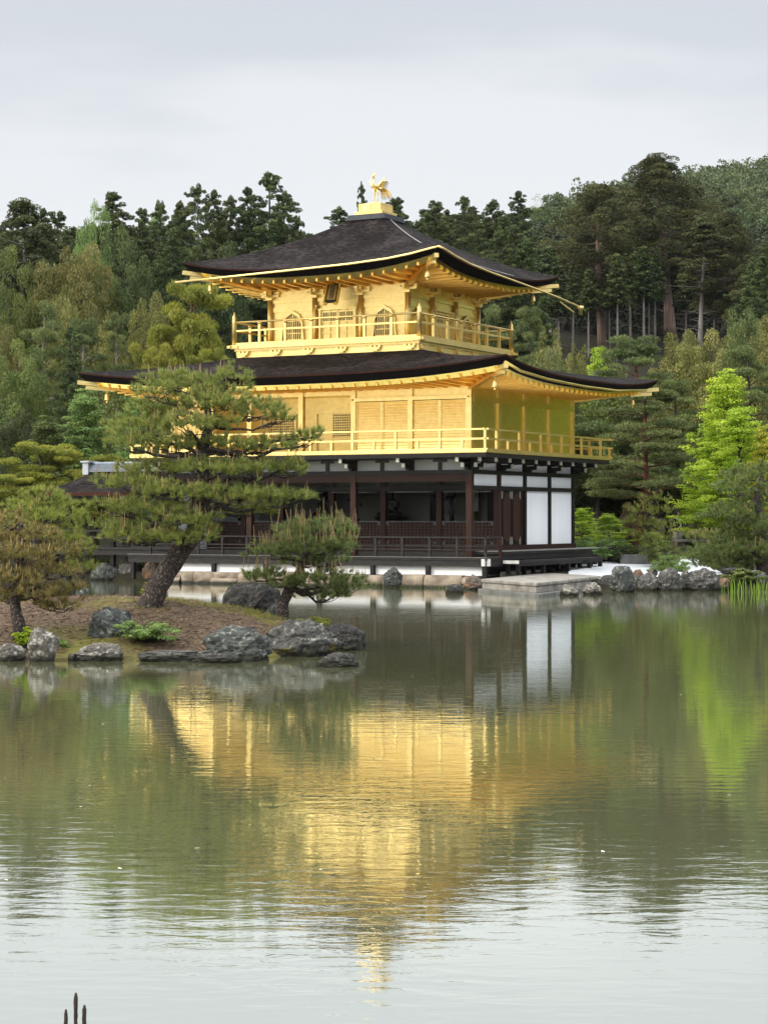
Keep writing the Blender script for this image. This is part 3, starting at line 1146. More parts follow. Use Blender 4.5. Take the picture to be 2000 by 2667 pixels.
# roof crown and phoenix base
mb = MB()
mb.box(LC[0] - 0.80, LC[0] + 0.80, LC[1] - 0.80, LC[1] + 0.80, 12.93, 13.02)
mb.box(LC[0] - 0.76, LC[0] + 0.76, LC[1] - 0.76, LC[1] + 0.76, 13.02, 13.07)
mb.box(LC[0] - 0.72, LC[0] + 0.72, LC[1] - 0.72, LC[1] + 0.72, 13.07, 13.13)
mb.build('lead_ring', M['lead'], upp)
mb = MB()
mb.box(LC[0] - 0.56, LC[0] + 0.56, LC[1] - 0.56, LC[1] + 0.56, 13.13, 13.25)
mb.box(LC[0] - 0.44, LC[0] + 0.44, LC[1] - 0.44, LC[1] + 0.44, 13.25, 13.55)
for s in (-1, 1):
    for a in (-0.44, 0.0, 0.40):
        mb.box(LC[0] + a, LC[0] + a + 0.04, LC[1] + s * 0.45 - 0.012, LC[1] + s * 0.45 + 0.012, 13.25, 13.552)
        mb.box(LC[0] + s * 0.45 - 0.012, LC[0] + s * 0.45 + 0.012, LC[1] + a, LC[1] + a + 0.04, 13.25, 13.553)
    for z in (13.25, 13.51):
        mb.box(LC[0] - 0.455, LC[0] + 0.455, LC[1] + s * 0.448 - 0.012, LC[1] + s * 0.448 + 0.012, z, z + 0.045)
        mb.box(LC[0] + s * 0.448 - 0.012, LC[0] + s * 0.448 + 0.012, LC[1] - 0.45, LC[1] + 0.45, z, z + 0.044)
    mb.box(LC[0] - 0.575, LC[0] + 0.575, LC[1] + s * 0.567 - 0.01, LC[1] + s * 0.567 + 0.01, 13.22, 13.262)
    mb.box(LC[0] + s * 0.567 - 0.01, LC[0] + s * 0.567 + 0.01, LC[1] - 0.56, LC[1] + 0.56, 13.22, 13.261)
mb.lathe((LC[0], LC[1], 13.55), [(0.2, 0), (0.2, 0.05), (0.13, 0.1)], 14)
mb.build('roof_pedestal', M['gold'], upp)


def chain(pts, name, parent):
    mb = MB()
    L = [Vector(p) for p in pts]
    tot = sum((b - a).length for a, b in zip(L, L[1:]))
    n = int(tot / 0.085)
    for i in range(n):
        s = tot * i / n
        for a, b in zip(L, L[1:]):
            if s <= (b - a).length:
                p = a.lerp(b, s / (b - a).length)
                dr = (b - a).normalized()
                break
            s -= (b - a).length
        sd = dr.cross(Vector((0, 0, 1))).normalized() * (0.016 if i % 2 else -0.016)
        mb.tube([p - dr * 0.04 + sd, p + dr * 0.04 - sd], 0.02, 5)
    return mb.build(name, M['lead_light'], parent)


M['lead_light'] = mat_basic('pale_metal', (0.34, 0.33, 0.32), 0.5, var=0.15, metal=0.5)


def roof_z3(x, y):
    """height of the upper roof above a point of its east side"""
    v = (5.0 - (x - LC[0])) / (5.0 - 0.62)
    w = 5.0 + (0.62 - 5.0) * v
    u = (y - LC[1]) / w
    return 10.76 + 2.24 * (0.7 * v + 0.3 * v * v) + 0.46 * abs(u) ** 2.6 * (1 - v) ** 2


for (ya, xa, yb, xb) in ((3.95, -5.1, 2.2, -2.9), (2.0, -1.6, 5.6, -0.98)):
    pts = []
    for i in range(12):
        t = i / 11
        x, y = xa + (xb - xa) * t, ya + (yb - ya) * t
        pts.append((x, y, roof_z3(x, y) + 0.03))
    chain(pts, 'roof_chain', upp)

# gutters
mb = MB()
g = [(-11.0, -0.90, 10.52), (-8.5, -0.90, 10.60), (-6, -0.9, 10.68), (-4, -0.9, 10.75), (-2.6, -0.9, 10.84), (-1.7, -0.9, 10.95), (-0.98, -0.9, 11.08), (-0.72, -0.82, 11.13)]
mb.tube(g, 0.036, 8)
mb.build('gutter', M['gold'], upp)
mb = MB()
g = [(-0.70, -0.86, 11.13), (-0.68, -0.5, 11.07), (-0.68, 0.3, 10.94), (-0.68, 1.4, 10.80), (-0.68, 3, 10.69), (-0.68, 5, 10.60), (-0.68, 7, 10.50), (-0.68, 9, 10.38), (-0.68, 11.0, 10.22)]
mb.tube(g, 0.036, 8)
mb.build('gutter', M['gold'], upp)
mb = MB().lathe((-0.68, 10.95, 9.93), [(0.07, 0), (0.075, 0.2), (0.12, 0.24), (0.12, 0.34)], 10)
mb.beam((-0.68, 9.0, 10.25), (-0.68, 10.3, 9.98), 0.03, 0.05)
mb.build('downspout', M['gold'], upp)
mb = MB().tube([(2.32, -2.3, 7.16), (2.36, -1.2, 6.93), (2.36, 1, 6.80), (2.36, 4, 6.74), (2.36, 7, 6.76), (2.36, 9.9, 6.94)], 0.045, 8)
mb.build('gutter', M['gold_olive'], low)


# ---- third storey
Z3 = 8.36
H3 = 2.75


def onside(k, s, o, z, h=H3):
    """point on side k (0 front, 1 east, 2 back, 3 west) of the third storey: s along, o outwards"""
    cx, cy = LC
    if k == 0: return Vector((cx + s, cy - h - o, z))
    if k == 1: return Vector((cx + h + o, cy + s, z))
    if k == 2: return Vector((cx - s, cy + h + o, z))
    return Vector((cx - h - o, cy - s, z))


def sbox(mb, k, s0, s1, o0, o1, z0, z1, h=H3):
    a, b = onside(k, s0, o0, z0, h), onside(k, s1, o1, z1, h)
    return mb.box(min(a.x, b.x), max(a.x, b.x), min(a.y, b.y), max(a.y, b.y), z0, z1)


def bell_outline(w, h, n=10):
    """outline of a bell-shaped window, (s, z) from foot left over the cusped top to foot right"""
    half = [(0.5, 0.0), (0.465, 0.25), (0.44, 0.48), (0.435, 0.58), (0.40, 0.68), (0.345, 0.745), (0.335, 0.79), (0.29, 0.85), (0.20, 0.905), (0.16, 0.915), (0.09, 0.955), (0.0, 1.0)]
    left = [(-x * w, z * h) for x, z in half]
    right = [(x * w, z * h) for x, z in half[::-1][1:]]
    return left + right


gold, gold2 = M['gold'], M['gold_olive']
for k in range(4):
    # wall of the side, with beams as shallow steps
    mb = MB()
    sbox(mb, k, -H3 + 0.05 * (k % 2), H3 - 0.05 * (k % 2), -0.10, -0.05, Z3, 10.36)
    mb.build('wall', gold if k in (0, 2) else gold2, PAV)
    mb = MB()
    sbox(mb, k, -H3, H3, -0.05, -0.015, 9.55, 9.72)
    sbox(mb, k, -H3, H3, -0.05, 0.0, 9.86, 9.98)
    sbox(mb, k, -H3, H3, -0.05, 0.02, 8.36, 8.46)
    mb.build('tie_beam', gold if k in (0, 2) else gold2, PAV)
    for s in (-H3, -0.92, 0.92, H3):
        if s == H3: continue
        p = onside(k, s, 0, 0)
        c = MB().lathe((p.x, p.y, Z3), [(0.10, 0), (0.10, 1.62)], 14).build('column', gold, PAV)
        b = MB()
        # stacked bracket arms on the column head
        b.box(p.x - 0.13, p.x + 0.13, p.y - 0.13, p.y + 0.13, 9.98, 10.07)
        for (dx, dy) in ((1, 0), (-1, 0), (0, 1), (0, -1)):
            b.beam((p.x, p.y, 10.12), (p.x + dx * 0.36, p.y + dy * 0.36, 10.14), 0.09, 0.09)
            b.box(p.x + dx * 0.32 - 0.065, p.x + dx * 0.32 + 0.065, p.y + dy * 0.32 - 0.065, p.y + dy * 0.32 + 0.065, 10.19, 10.27)
        b.box(p.x - 0.07, p.x + 0.07, p.y - 0.07, p.y + 0.07, 10.07, 10.34)
        b.build('bracket', gold, PAV)
    # panelled double door in the middle bay
    mb = MB()
    sbox(mb, k, -0.74, -0.66, -0.05, 0.05, 8.46, 9.60)
    sbox(mb, k, 0.66, 0.74, -0.05, 0.05, 8.46, 9.60)
    sbox(mb, k, -0.78, 0.78, -0.05, 0.06, 9.53, 9.60)
    door = mb.build('panel_door', gold, PAV)
    for sgn in (-1, 1):
        mb = MB()
        c = sgn * 0.33
        for s in (-0.32, -0.02, 0.28):
            sbox(mb, k, c + s, c + s + 0.04, -0.05, 0.0, 8.46, 9.53)
        for z in (8.46, 8.72, 8.98, 9.10, 9.45):
            sbox(mb, k, c - 0.32, c + 0.32, -0.05, -0.005, z, z + 0.045)
        sbox(mb, k, c - 0.30, c + 0.30, -0.05, -0.035, 8.46, 9.12)
        mb.build('door_leaf', gold, door)
        mb = MB()
        for i in range(9):
            s = c - 0.28 + i * 0.0675
            sbox(mb, k, s, s + 0.022, -0.045, -0.012, 9.145, 9.45)
        sbox(mb, k, c - 0.3, c + 0.3, -0.045, -0.014, 9.28, 9.31)
        mb.build('door_lattice', gold, door)
        mb = MB()
        sbox(mb, k, c - 0.30, c + 0.30, -0.049, -0.046, 9.13, 9.46)
        mb.build('backing', M['lattice_wood'], door)
    for s in (-0.80, 0.80):
        p = onside(k, s, 0.09, 9.6)
        MB().lathe((p.x, p.y, 9.57), [(0.05, 0), (0.05, 0.1), (0.07, 0.12), (0.07, 0.15)], 8).build('door_pivot', gold, door)
    # bell windows in the outer bays
    for sc_ in (-1.84, 1.84):
        out = bell_outline(0.98, 1.14)
        inn = bell_outline(0.84, 1.02)
        mb = MB()
        outer = [onside(k, sc_ + a, 0.035, 8.46 + b) for a, b in out]
        inner = [onside(k, sc_ + a, 0.035, 8.46 + b) for a, b in inn]
        inb = [onside(k, sc_ + a, -0.048, 8.46 + b) for a, b in inn]
        outb = [onside(k, sc_ + a, -0.048, 8.46 + b) for a, b in out]
        mb.grid([outer, inner], False)
        mb.grid([inner, inb], False)
        mb.grid([outb, outer], False)
        w = mb.build('bell_window', gold, PAV)
        mb = MB()
        mb.add([onside(k, sc_ + a, -0.046, 8.46 + b) for a, b in inn], [tuple(range(len(inn)))])
        mb.build('backing', M['lattice_wood'] if k == 0 else gold2, w)
        mb = MB()

        def top_at(s):
            pts = [(a, b) for a, b in inn]
            for (a0, b0), (a1, b1) in zip(pts, pts[1:]):
                if a0 <= s <= a1 and a1 > a0:
                    return b0 + (b1 - b0) * (s - a0) / (a1 - a0)
            return 0.3
        for i in range(-4, 5):
            s = i * 0.088
            wd = 0.045 if i == 0 else 0.028
            sbox(mb, k, sc_ + s - wd / 2, sc_ + s + wd / 2, -0.045, -0.008, 8.46, 8.46 + top_at(s) - 0.01)
        for z in (0.08, 0.30, 0.52, 0.74):
            hw = 0.36 if z < 0.6 else 0.30
            sbox(mb, k, sc_ - hw, sc_ + hw, -0.045, -0.004, 8.46 + z, 8.46 + z + 0.028)
        mb.build('window_bars', M['white_gold'] if False else gold, w)

# balcony of the third storey
O3 = 1.02
bal = MB()
cx, cy = LC
e = H3 + O3
bal.box(cx - e, cx + e, cy - e, cy + e, 8.22, Z3)
bal.box(cx - e + 0.10, cx + e - 0.10, cy - e + 0.10, cy + e - 0.10, 8.14, 8.22)
bal.box(cx - e + 0.16, cx + e - 0.16, cy - e + 0.16, cy + e - 0.16, 7.80, 8.14)
for sx, sy in ((-1, -1), (1, -1), (1, 1), (-1, 1)):
    bal.box(cx + sx * (e - 0.1) - 0.22, cx + sx * (e - 0.1) + 0.22, cy + sy * (e + 0.0) - 0.05, cy + sy * (e + 0.0) + 0.05, 8.245, 8.335)
    bal.box(cx + sx * (e + 0.0) - 0.05, cx + sx * (e + 0.0) + 0.05, cy + sy * (e - 0.1) - 0.22, cy + sy * (e - 0.1) + 0.22, 8.246, 8.336)
BAL = bal.build('balcony', M['gold'], PAV)
# cloud-shaped bracket ornaments on its skirt
for k in range(4):
    for s in (-3.3, -1.98, -0.66, 0.66, 1.98, 3.3):
        mb = MB()
        for i, (ds, dz, w_, h_) in enumerate(((-0.17, 0.10, 0.10, 0.06), (0, 0.10, 0.10, 0.06), (0.17, 0.10, 0.10, 0.06), (0, 0.03, 0.36, 0.07), (0.0, -0.03, 0.2, 0.06))):
            sbox(mb, k, s + ds - w_ / 2, s + ds + w_ / 2, O3 - 0.17, O3 - 0.08 + 0.006 * i, 8.0 + dz - h_ / 2, 8.0 + dz + h_ / 2)
        mb.build('balcony_bracket', gold, PAV)
er = e - 0.10
rl = MB()
for k in range(4):
    for z, w_, h_, ex in ((9.16, 0.055, 0.055, 0), (8.86, 0.05, 0.06, 0), (8.40, 0.08, 0.07, 0)):
        a, b = onside(k, -er, 0, z, er), onside(k, er, 0, z, er)
        rl.beam(a, b, w_, h_) if z < 9 else rl.tube([a, b], 0.035, 8)
RL3 = rl.build('railing', gold, PAV)
for k in range(4):
    for i in range(6):
        s = -er + (i + 1) * 2 * er / 7
        p = onside(k, s, 0, 0, er)
        mb = MB().box(p.x - 0.045, p.x + 0.045, p.y - 0.045, p.y + 0.045, 8.36, 9.06)
        mb.lathe((p.x, p.y, 9.04), [(0.045, 0), (0.055, 0.03), (0.09, 0.06), (0.09, 0.085)], 8)
        mb.build('post', gold, RL3)
    p = onside(k, -er, 0, 0, er)
    mb = MB().lathe((p.x, p.y, 8.36), [(0.085, 0), (0.085, 0.78), (0.095, 0.80), (0.095, 0.84), (0.07, 0.88), (0.085, 0.96), (0.06, 1.02), (0.02, 1.08), (0.018, 1.17)], 12)
    mb.build('corner_post', gold, RL3)

# ---- second storey
Z2 = 4.46
BX = [0.0, -2.17, -4.34, -6.40, -8.48, -10.06, -11.66]
BY = [0.0, 2.12, 4.24, 6.36, 8.48]
O2 = 1.13
fl = MB()
fl.box(-WL - O2, O2, -O2, 8.48 + O2, 4.385, Z2)
fl.box(-WL - O2 + 0.05, O2 - 0.05, -O2 + 0.05, 8.48 + O2 - 0.05, 4.29, 4.385)
fl.build('balcony_floor', gold, PAV)
mb = MB()
for x in BX:
    for y in (0.0, 8.48):
        mb = MB().box(x - 0.09, x + 0.09, y - 0.09, y + 0.09, Z2, 6.66)
        mb.build('column', gold, PAV)
for y in BY[1:-1]:
    for x in (0.0, -WL):
        MB().box(x - 0.09, x + 0.09, y - 0.09, y + 0.09, Z2, 6.66).build('column', gold, PAV)


def shutter(x0, x1, y, name='shutter_panel'):
    mb = MB()
    mb.box(x0, x1, y - 0.01, y + 0.03, Z2 + 0.06, 6.17)
    f = 0.05
    mb.box(x0, x0 + f, y - 0.05, y - 0.01, Z2 + 0.06, 6.17)
    mb.box(x1 - f, x1, y - 0.05, y - 0.01, Z2 + 0.06, 6.17)
    o = mb.build(name, M['gold_shutter'], PAV)
    sl_ = MB()
    n = 19
    for i in range(n):
        z = Z2 + 0.10 + i * (6.13 - Z2 - 0.10) / (n - 1)
        sl_.beam((x0 + f, y - 0.022, z), (x1 - f, y - 0.022, z), 0.022, 0.062, up=(0, 0.25, 1))
    sl_.build('slats', M['gold_shutter'], o)


# front: two shuttered bays at the right, the recess, two closed bays at the left
for (x0, x1) in ((-4.25, -3.26), (-3.25, -2.18), (-2.16, -1.09), (-1.08, -0.09)):
    shutter(x0, x1, 0.0)
for (x0, x1) in ((-11.57, -10.80), (-10.79, -9.98)):
    shutter(x0, x1, 0.0)
mb = MB()
mb.box(-4.44, 0.10, -0.12, 0.06, 6.19, 6.31)
mb.box(-4.34, 0.05, -0.10, 0.05, Z2, Z2 + 0.06)
mb.box(-11.76, -9.9, -0.12, 0.06, 6.19, 6.31)
mb.build('head_beam', gold, PAV)
for x in (-4.34, 0.0):
    MB().lathe((x, -0.125, 6.25), [(0.03, -0.02), (0.03, 0.02)], 8).build('stud', M['eave_red'], PAV)
mb = MB().box(-4.34, 0.0, -0.03, 0.02, 6.31, 6.70).box(-11.66, -9.98, -0.03, 0.02, 6.31, 6.70)
mb.box(-9.98, -4.34, -0.03, 0.03, 6.42, 6.70)
mb.build('frieze_panel', gold, PAV)
# recessed wall
mb = MB().box(-9.98, -4.34, 2.12, 2.18, Z2, 6.66)
mb.box(-9.98, -9.94, 0.05, 2.12, Z2, 6.66)
mb.box(-4.40, -4.36, 0.05, 2.12, Z2, 6.66)
mb.box(-9.98, -4.34, 0.02, 2.12, 6.50, 6.53)
mb.build('recessed_wall', gold, PAV)
mb = MB()
for x in (-9.0, -7.9, -7.05, -6.42, -5.55, -4.9):
    mb.box(x - 0.045, x + 0.045, 2.06, 2.12, Z2, 5.95)
mb.box(-9.98, -4.34, 2.05, 2.12, 5.95, 6.05)
mb.box(-9.98, -4.34, 2.05, 2.12, Z2, Z2 + 0.08)
mb.box(-6.42, -5.55, 2.055, 2.12, 5.02, 5.08)
mb.build('recess_frame', gold, PAV)
for (x0, x1) in ((-6.36, -5.62), (-9.0, -7.95)):
    mb = MB()
    z0, z1 = (5.12, 5.92)
    mb.box(x0, x1, 2.095, 2.115, z0, z1)
    lw = mb.build('lattice_window', M['lattice_wood'], PAV)
    mb = MB()
    n = int((x1 - x0) / 0.085)
    for i in range(n + 1):
        x = x0 + (x1 - x0) * i / n
        mb.box(x - 0.014, x + 0.014, 2.06, 2.095, z0, z1)
    for i in range(10):
        z = z0 + (z1 - z0) * i / 9
        mb.box(x0, x1, 2.063, 2.095, z - 0.014, z + 0.014)
    mb.build('lattice', gold, lw)
# east and west walls: four flat bays
for (xw, sg) in ((0.0, 1), (-WL, -1)):
    for y0, y1 in zip(BY, BY[1:]):
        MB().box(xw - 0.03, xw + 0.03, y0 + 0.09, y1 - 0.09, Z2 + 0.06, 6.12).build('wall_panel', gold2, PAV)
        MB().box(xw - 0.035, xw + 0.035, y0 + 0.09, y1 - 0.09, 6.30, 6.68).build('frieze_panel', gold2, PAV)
    mb = MB()
    mb.box(xw - 0.10, xw + 0.06 * sg + 0.04, 0.09, 8.39, 6.12, 6.30)
    mb.box(xw - 0.08, xw + 0.08, 0.09, 8.39, Z2, Z2 + 0.06)
    mb.build('tie_beam', gold2, PAV)
MB().box(-WL, 0, 8.46, 8.52, Z2, 6.68).build('back_wall', gold2, PAV)

# railing of the second storey
yb, xb, xa = -O2 + 0.07, O2 - 0.07, -WL - O2 + 0.07
yt = 8.48 + O2 - 0.07
rl = MB()
for z, w_, h_ in ((5.13, 0.06, 0.055), (4.82, 0.05, 0.06)):
    x_ = 0.13
    rl.beam((xa - x_, yb, z), (xb + x_, yb, z), w_, h_)
    rl.beam((xb, yb - x_, z + 0.004), (xb, yt + x_, z + 0.004), w_, h_)
    rl.beam((xa, yb - x_, z + 0.004), (xa, yt + x_, z + 0.004), w_, h_)
    rl.beam((xa - x_, yt, z), (xb + x_, yt, z), w_, h_)
rl.box(xa - 0.1, xb + 0.1, yb - 0.04, yb + 0.04, Z2, Z2 + 0.05)
rl.box(xb - 0.04, xb + 0.04, yb + 0.04, yt - 0.04, Z2, Z2 + 0.051)
rl.box(xa - 0.04, xa + 0.04, yb + 0.04, yt - 0.04, Z2, Z2 + 0.051)
rl.box(xa - 0.1, xb + 0.1, yt - 0.04, yt + 0.04, Z2, Z2 + 0.05)
RL2 = rl.build('railing', gold, PAV)


def posts_along(a, b, n, zf, zm, zt, mat, parent, w_=0.04):
    for i in range(n + 1):
        t = i / n
        p = Vector(a).lerp(Vector(b), t)
        z1 = zt if (i % 2 == 0) else zm
        MB().box(p.x - w_, p.x + w_, p.y - w_, p.y + w_, zf, z1).build('post', mat, parent)


posts_along((xb, yb, 0), (xa, yb, 0), 17, Z2 + 0.05, 4.79, 5.10, gold, RL2)
posts_along((xb, yb + 0.85, 0), (xb, yt, 0), 11, Z2 + 0.05, 4.79, 5.10, gold, RL2)
posts_along((xa, yt, 0), (xb - 0.8, yt, 0), 16, Z2 + 0.05, 4.79, 5.10, gold, RL2)
posts_along((xa, yb + 0.85, 0), (xa, yt - 0.8, 0), 10, Z2 + 0.05, 4.79, 5.10, gold, RL2)

# ---- first storey
Z1 = 1.14
bw, wz = M['black_wood'], M['weathered']
MB().box(-WL, 0, 0, 8.48, 0.98, Z1).build('floor', M['weathered'], PAV)
MB().box(-WL - 0.2, 0.2, 0.0, 8.6, 4.20, 4.285).build('ceiling', bw, PAV)
for x in (0.0, -4.34, -8.48, -WL):
    MB().box(x - 0.10, x + 0.10, -0.10, 0.10, 0.6, 4.2).build('column', M['red_wood'], PAV)
for x in BX[1:]:
    MB().box(x - 0.10, x + 0.10, 2.02, 2.22, Z1, 4.2).build('column', M['red_wood'], PAV)
MB().box(-0.10, 0.10, 2.02, 2.22, Z1, 4.2).build('column', M['red_wood'], PAV)
for y in BY[2:]:
    for x in (0.0, -WL):
        MB().box(x - 0.09, x + 0.09, y - 0.09, y + 0.09, Z1, 4.2).build('column', bw, PAV)
# front beams
MB().box(-WL - 0.3, 0.14, -0.13, 0.13, 3.71, 3.85).build('tie_beam', bw, PAV)
MB().box(-WL, -0.10, -0.07, 0.07, 3.47, 3.71).build('lintel', M['red_beam'], PAV)
MB().box(-WL, 0.0, 1.98, 2.26, 3.20, 3.37).build('tie_beam', bw, PAV)
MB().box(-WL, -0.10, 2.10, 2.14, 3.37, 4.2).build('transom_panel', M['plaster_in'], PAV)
mb = MB()
for i in range(6):
    mb.tube([(-0.15 - i * 2.17, 1.9, 3.16), (-1.95 - i * 2.17, 1.9, 3.16)], 0.018, 6)
mb.build('hanging_rod', M['lead_light'], PAV)
# small white panels and struts above the front and east beams
for x0, x1 in zip(BX, BX[1:]):
    xm = (x0 + x1) / 2
    for a, b in ((x0 - 0.1, xm + 0.06), (xm - 0.06, x1 + 0.1)):
        MB().box(b, a, 0.0, 0.04, 3.85, 4.2).build('plaster_panel', M['plaster'], PAV)
    MB().box(xm - 0.06, xm + 0.06, -0.06, 0.06, 3.85, 4.2).box(xm - 0.24, xm + 0.24, -0.07, 0.06, 4.12, 4.21).build('strut', bw, PAV)
    MB().box(x0 - 0.12, x0 + 0.12, -0.05, 0.12, 3.85, 4.2).build('strut', bw, PAV)
for y0, y1 in zip(BY, BY[1:]):
    MB().box(-0.04, 0.0, y0 + 0.1, y1 - 0.1, 3.86, 4.2).build('plaster_panel', M['plaster'], PAV)
    MB().box(-0.03, 0.02, y0 + 0.1, y1 - 0.1, 3.34, 3.72).build('plaster_panel', M['plaster'], PAV)
    MB().box(-WL - 0.02, -WL + 0.03, y0 + 0.1, y1 - 0.1, Z1, 4.2).build('plaster_panel', M['plaster'], PAV)
for y0, y1 in zip(BY[2:], BY[3:]):
    MB().box(-0.03, 0.025, y0 + 0.09, y1 - 0.09, 1.34, 3.20).build('plaster_panel', M['plaster'], PAV)
MB().box(-0.13, 0.13, 0.13, 8.62, 3.72, 3.86).build('tie_beam', bw, PAV)
MB().box(-0.12, 0.12, 0.10, 8.60, 3.20, 3.34).build('tie_beam', bw, PAV)
MB().box(-0.13, 0.13, 2.2, 8.60, Z1, 1.34).build('sill_beam', M['red_beam'], PAV)
mb = MB().box(-WL, 0, 8.45, 8.51, Z1, 4.2)
mb.build('back_wall', M['plaster'], PAV)
# east double door with long cusped panels
mb = MB().box(-0.04, 0.02, 2.24, 2.36, 1.34, 3.2).box(-0.04, 0.02, 4.02, 4.15, 1.34, 3.2).box(-0.045, -0.02, 2.36, 4.02, 1.34, 3.2)
DR = mb.build('panel_door', M['red_wood'], PAV)
for (ya, yb_) in ((2.40, 3.16), (3.20, 3.96)):
    mb = MB().box(-0.02, 0.015, ya, yb_, 1.36, 3.18)
    leaf = mb.build('door_leaf', bw, DR)
    pts = []
    w_ = (yb_ - ya) * 0.40
    for i in range(13):
        t = math.pi * i / 12
        pts.append((0.0, (ya + yb_) / 2 + w_ * math.cos(t), 2.82 + 0.28 * math.sin(t)))
    for i in range(13):
        t = math.pi + math.pi * i / 12
        pts.append((0.0, (ya + yb_) / 2 + w_ * math.cos(t), 1.70 + 0.26 * math.sin(t)))
    MB().prism(pts, (0.045, 0, 0)).build('door_field', M['red_wood'], leaf)
    for (za, zb) in ((1.36, 1.62), (2.92, 3.18)):
        for yy in (ya, yb_ - 0.10):
            MB().box(0.015, 0.022, yy, yy + 0.10, za, zb).build('metal_mount', M['lead_light'], leaf)
# lattice dado between the inner columns
LX = [-0.10] + [x for x in BX[1:]]
for i, (x0, x1) in enumerate(zip(LX, LX[1:])):
    a, b = x1 + 0.12, (x0 - 0.12 if i else -0.12)
    mb = MB().box(a, b, 2.10, 2.14, 1.36, 2.12)
    dd = mb.build('lattice_dado', M['red_beam'], PAV)
    mb = MB()
    n = 14
    for j in range(n + 1):
        x = a + (b - a) * j / n
        mb.box(x - 0.012, x + 0.012, 2.06, 2.10, 1.36, 2.12)
    for j in range(8):
        z = 1.36 + 0.76 * j / 7
        mb.box(a, b, 2.063, 2.10, z - 0.012, z + 0.012)
    mb.build('lattice', M['lattice_wood'], dd)
    mb = MB()
    mb.box(a - 0.01, b + 0.01, 2.05, 2.12, 2.12, 2.16)
    for (xx, zz) in ((a, 2.02), (b - 0.1, 2.02), (a, 1.36), (b - 0.1, 1.36)):
        mb.box(xx, xx + 0.1, 2.055, 2.06, zz, zz + 0.1)
    mb.build('metal_edge', M['lead'], dd)
mb = MB().box(-WL, -0.1, 2.08, 2.16, Z1, 1.36)
mb.build('skirting', M['red_beam'], PAV)
# inside: dim back wall with a black panel as the unlit doorway, dark ceiling
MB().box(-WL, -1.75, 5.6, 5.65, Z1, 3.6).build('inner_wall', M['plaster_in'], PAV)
MB().box(-1.75, 0, 5.6, 5.66, Z1, 3.6).build('doorway_shade_panel', M['black'], PAV)
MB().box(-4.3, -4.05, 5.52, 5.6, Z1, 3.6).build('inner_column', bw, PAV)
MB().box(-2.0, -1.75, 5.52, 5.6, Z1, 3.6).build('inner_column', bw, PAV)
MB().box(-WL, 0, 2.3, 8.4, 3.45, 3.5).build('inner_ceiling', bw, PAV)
# brackets that carry the balcony, each with a white tip
def bracket_meshes():
    a = MB().beam((0, -0.1, 3.98), (0, -0.52, 4.0), 0.10, 0.14).beam((0, -0.1, 4.14), (0, -0.92, 4.17), 0.10, 0.13)
    a.box(-0.07, 0.07, -0.56, -0.42, 4.06, 4.12)
    a.beam((0, 0, 3.9), (0, -0.3, 3.9), 0.12, 0.09)
    t = MB().box(-0.055, 0.055, -0.58, -0.52, 3.93, 4.07).box(-0.055, 0.055, -0.98, -0.92, 4.10, 4.24)
    u = MB().beam((0, -0.1, 4.14), (0, -0.92, 4.17), 0.10, 0.13)
    v = MB().box(-0.055, 0.055, -0.98, -0.92, 4.10, 4.24)
    return a.mesh('bracket'), t.mesh('bracket_tip'), u.mesh('bracket'), v.mesh('bracket_tip')


bma, bmt, bmu, bmv = bracket_meshes()
bma.materials.append(bw); bmu.materials.append(bw)
M['tip'] = mat_basic('white_metal_tip', (0.62, 0.60, 0.52), 0.35, var=0.3, scale=14, metal=0.3)
bmt.materials.append(M['tip']); bmv.materials.append(M['tip'])


def put_bracket(x, y, rz, full=True):
    o = bpy.data.objects.new('bracket', bma if full else bmu)
    COL.objects.link(o); o.parent = PAV; o.location = (x, y, 0); o.rotation_euler = (0, 0, rz)
    t = bpy.data.objects.new('bracket_tip', bmt if full else bmv)
    COL.objects.link(t); t.parent = o


for x in BX:
    put_bracket(x, 0, 0)
for y in BY:
    put_bracket(0, y, math.pi / 2)
    put_bracket(-WL, y, -math.pi / 2)
for y0, y1 in zip(BY, BY[1:]):
    put_bracket(0, (y0 + y1) / 2, math.pi / 2, False)
put_bracket(0, 0, math.pi / 4)
put_bracket(0, 8.48, 3 * math.pi / 4)
mb = MB()
eb = O2 - 0.16
mb.box(-WL - eb - 0.10, eb + 0.13, -eb - 0.13, -eb + 0.07, 4.235, 4.372)
mb.box(eb - 0.07, eb + 0.13, -eb + 0.07, 8.48 + eb, 4.235, 4.371)
mb.box(-WL - eb, eb - 0.07, 8.48 + eb - 0.05, 8.48 + eb + 0.05, 4.235, 4.29)
for i in range(9):
    y = 0.3 + i * 1.05
    mb.box(0.1, eb - 0.07, y - 0.04, y + 0.04, 4.23, 4.288)
mb.build('edge_joist', bw, PAV)

# veranda along the front, a step lower than the floor
mb = MB()
mb.box(-WL - 1.2, 1.15, -1.15, 0.0, 0.90, 0.98)
mb.box(-WL - 1.2, 1.12, -1.12, -1.02, 0.70, 0.90)
mb.box(1.02, 1.12, -1.02, 0.0, 0.70, 0.899)
mb.box(-WL, 0.0, -0.01, 0.03, 0.98, Z1 + 0.0)
VER = mb.build('veranda', M['weathered'], PAV)
MB().box(-WL - 1.2, 1.16, -1.17, -1.05, 0.98, 1.0).build('edge_board', M['deck'], VER)
for x in (1.05, -1.0, -3.05, -5.1, -7.2, -9.3, -11.4, -12.7):
    MB().box(x - 0.07, x + 0.07, -1.11, -0.97, 0.1, 0.70).build('post', bw, VER)
for (x, y) in ((1.17, -1.05), (1.05, -1.18)):
    MB().box(x - 0.05, x + 0.05, y - 0.05, y + 0.05, 0.72, 0.95).build('metal_cap', M['white_paint'], VER)
rl = MB()
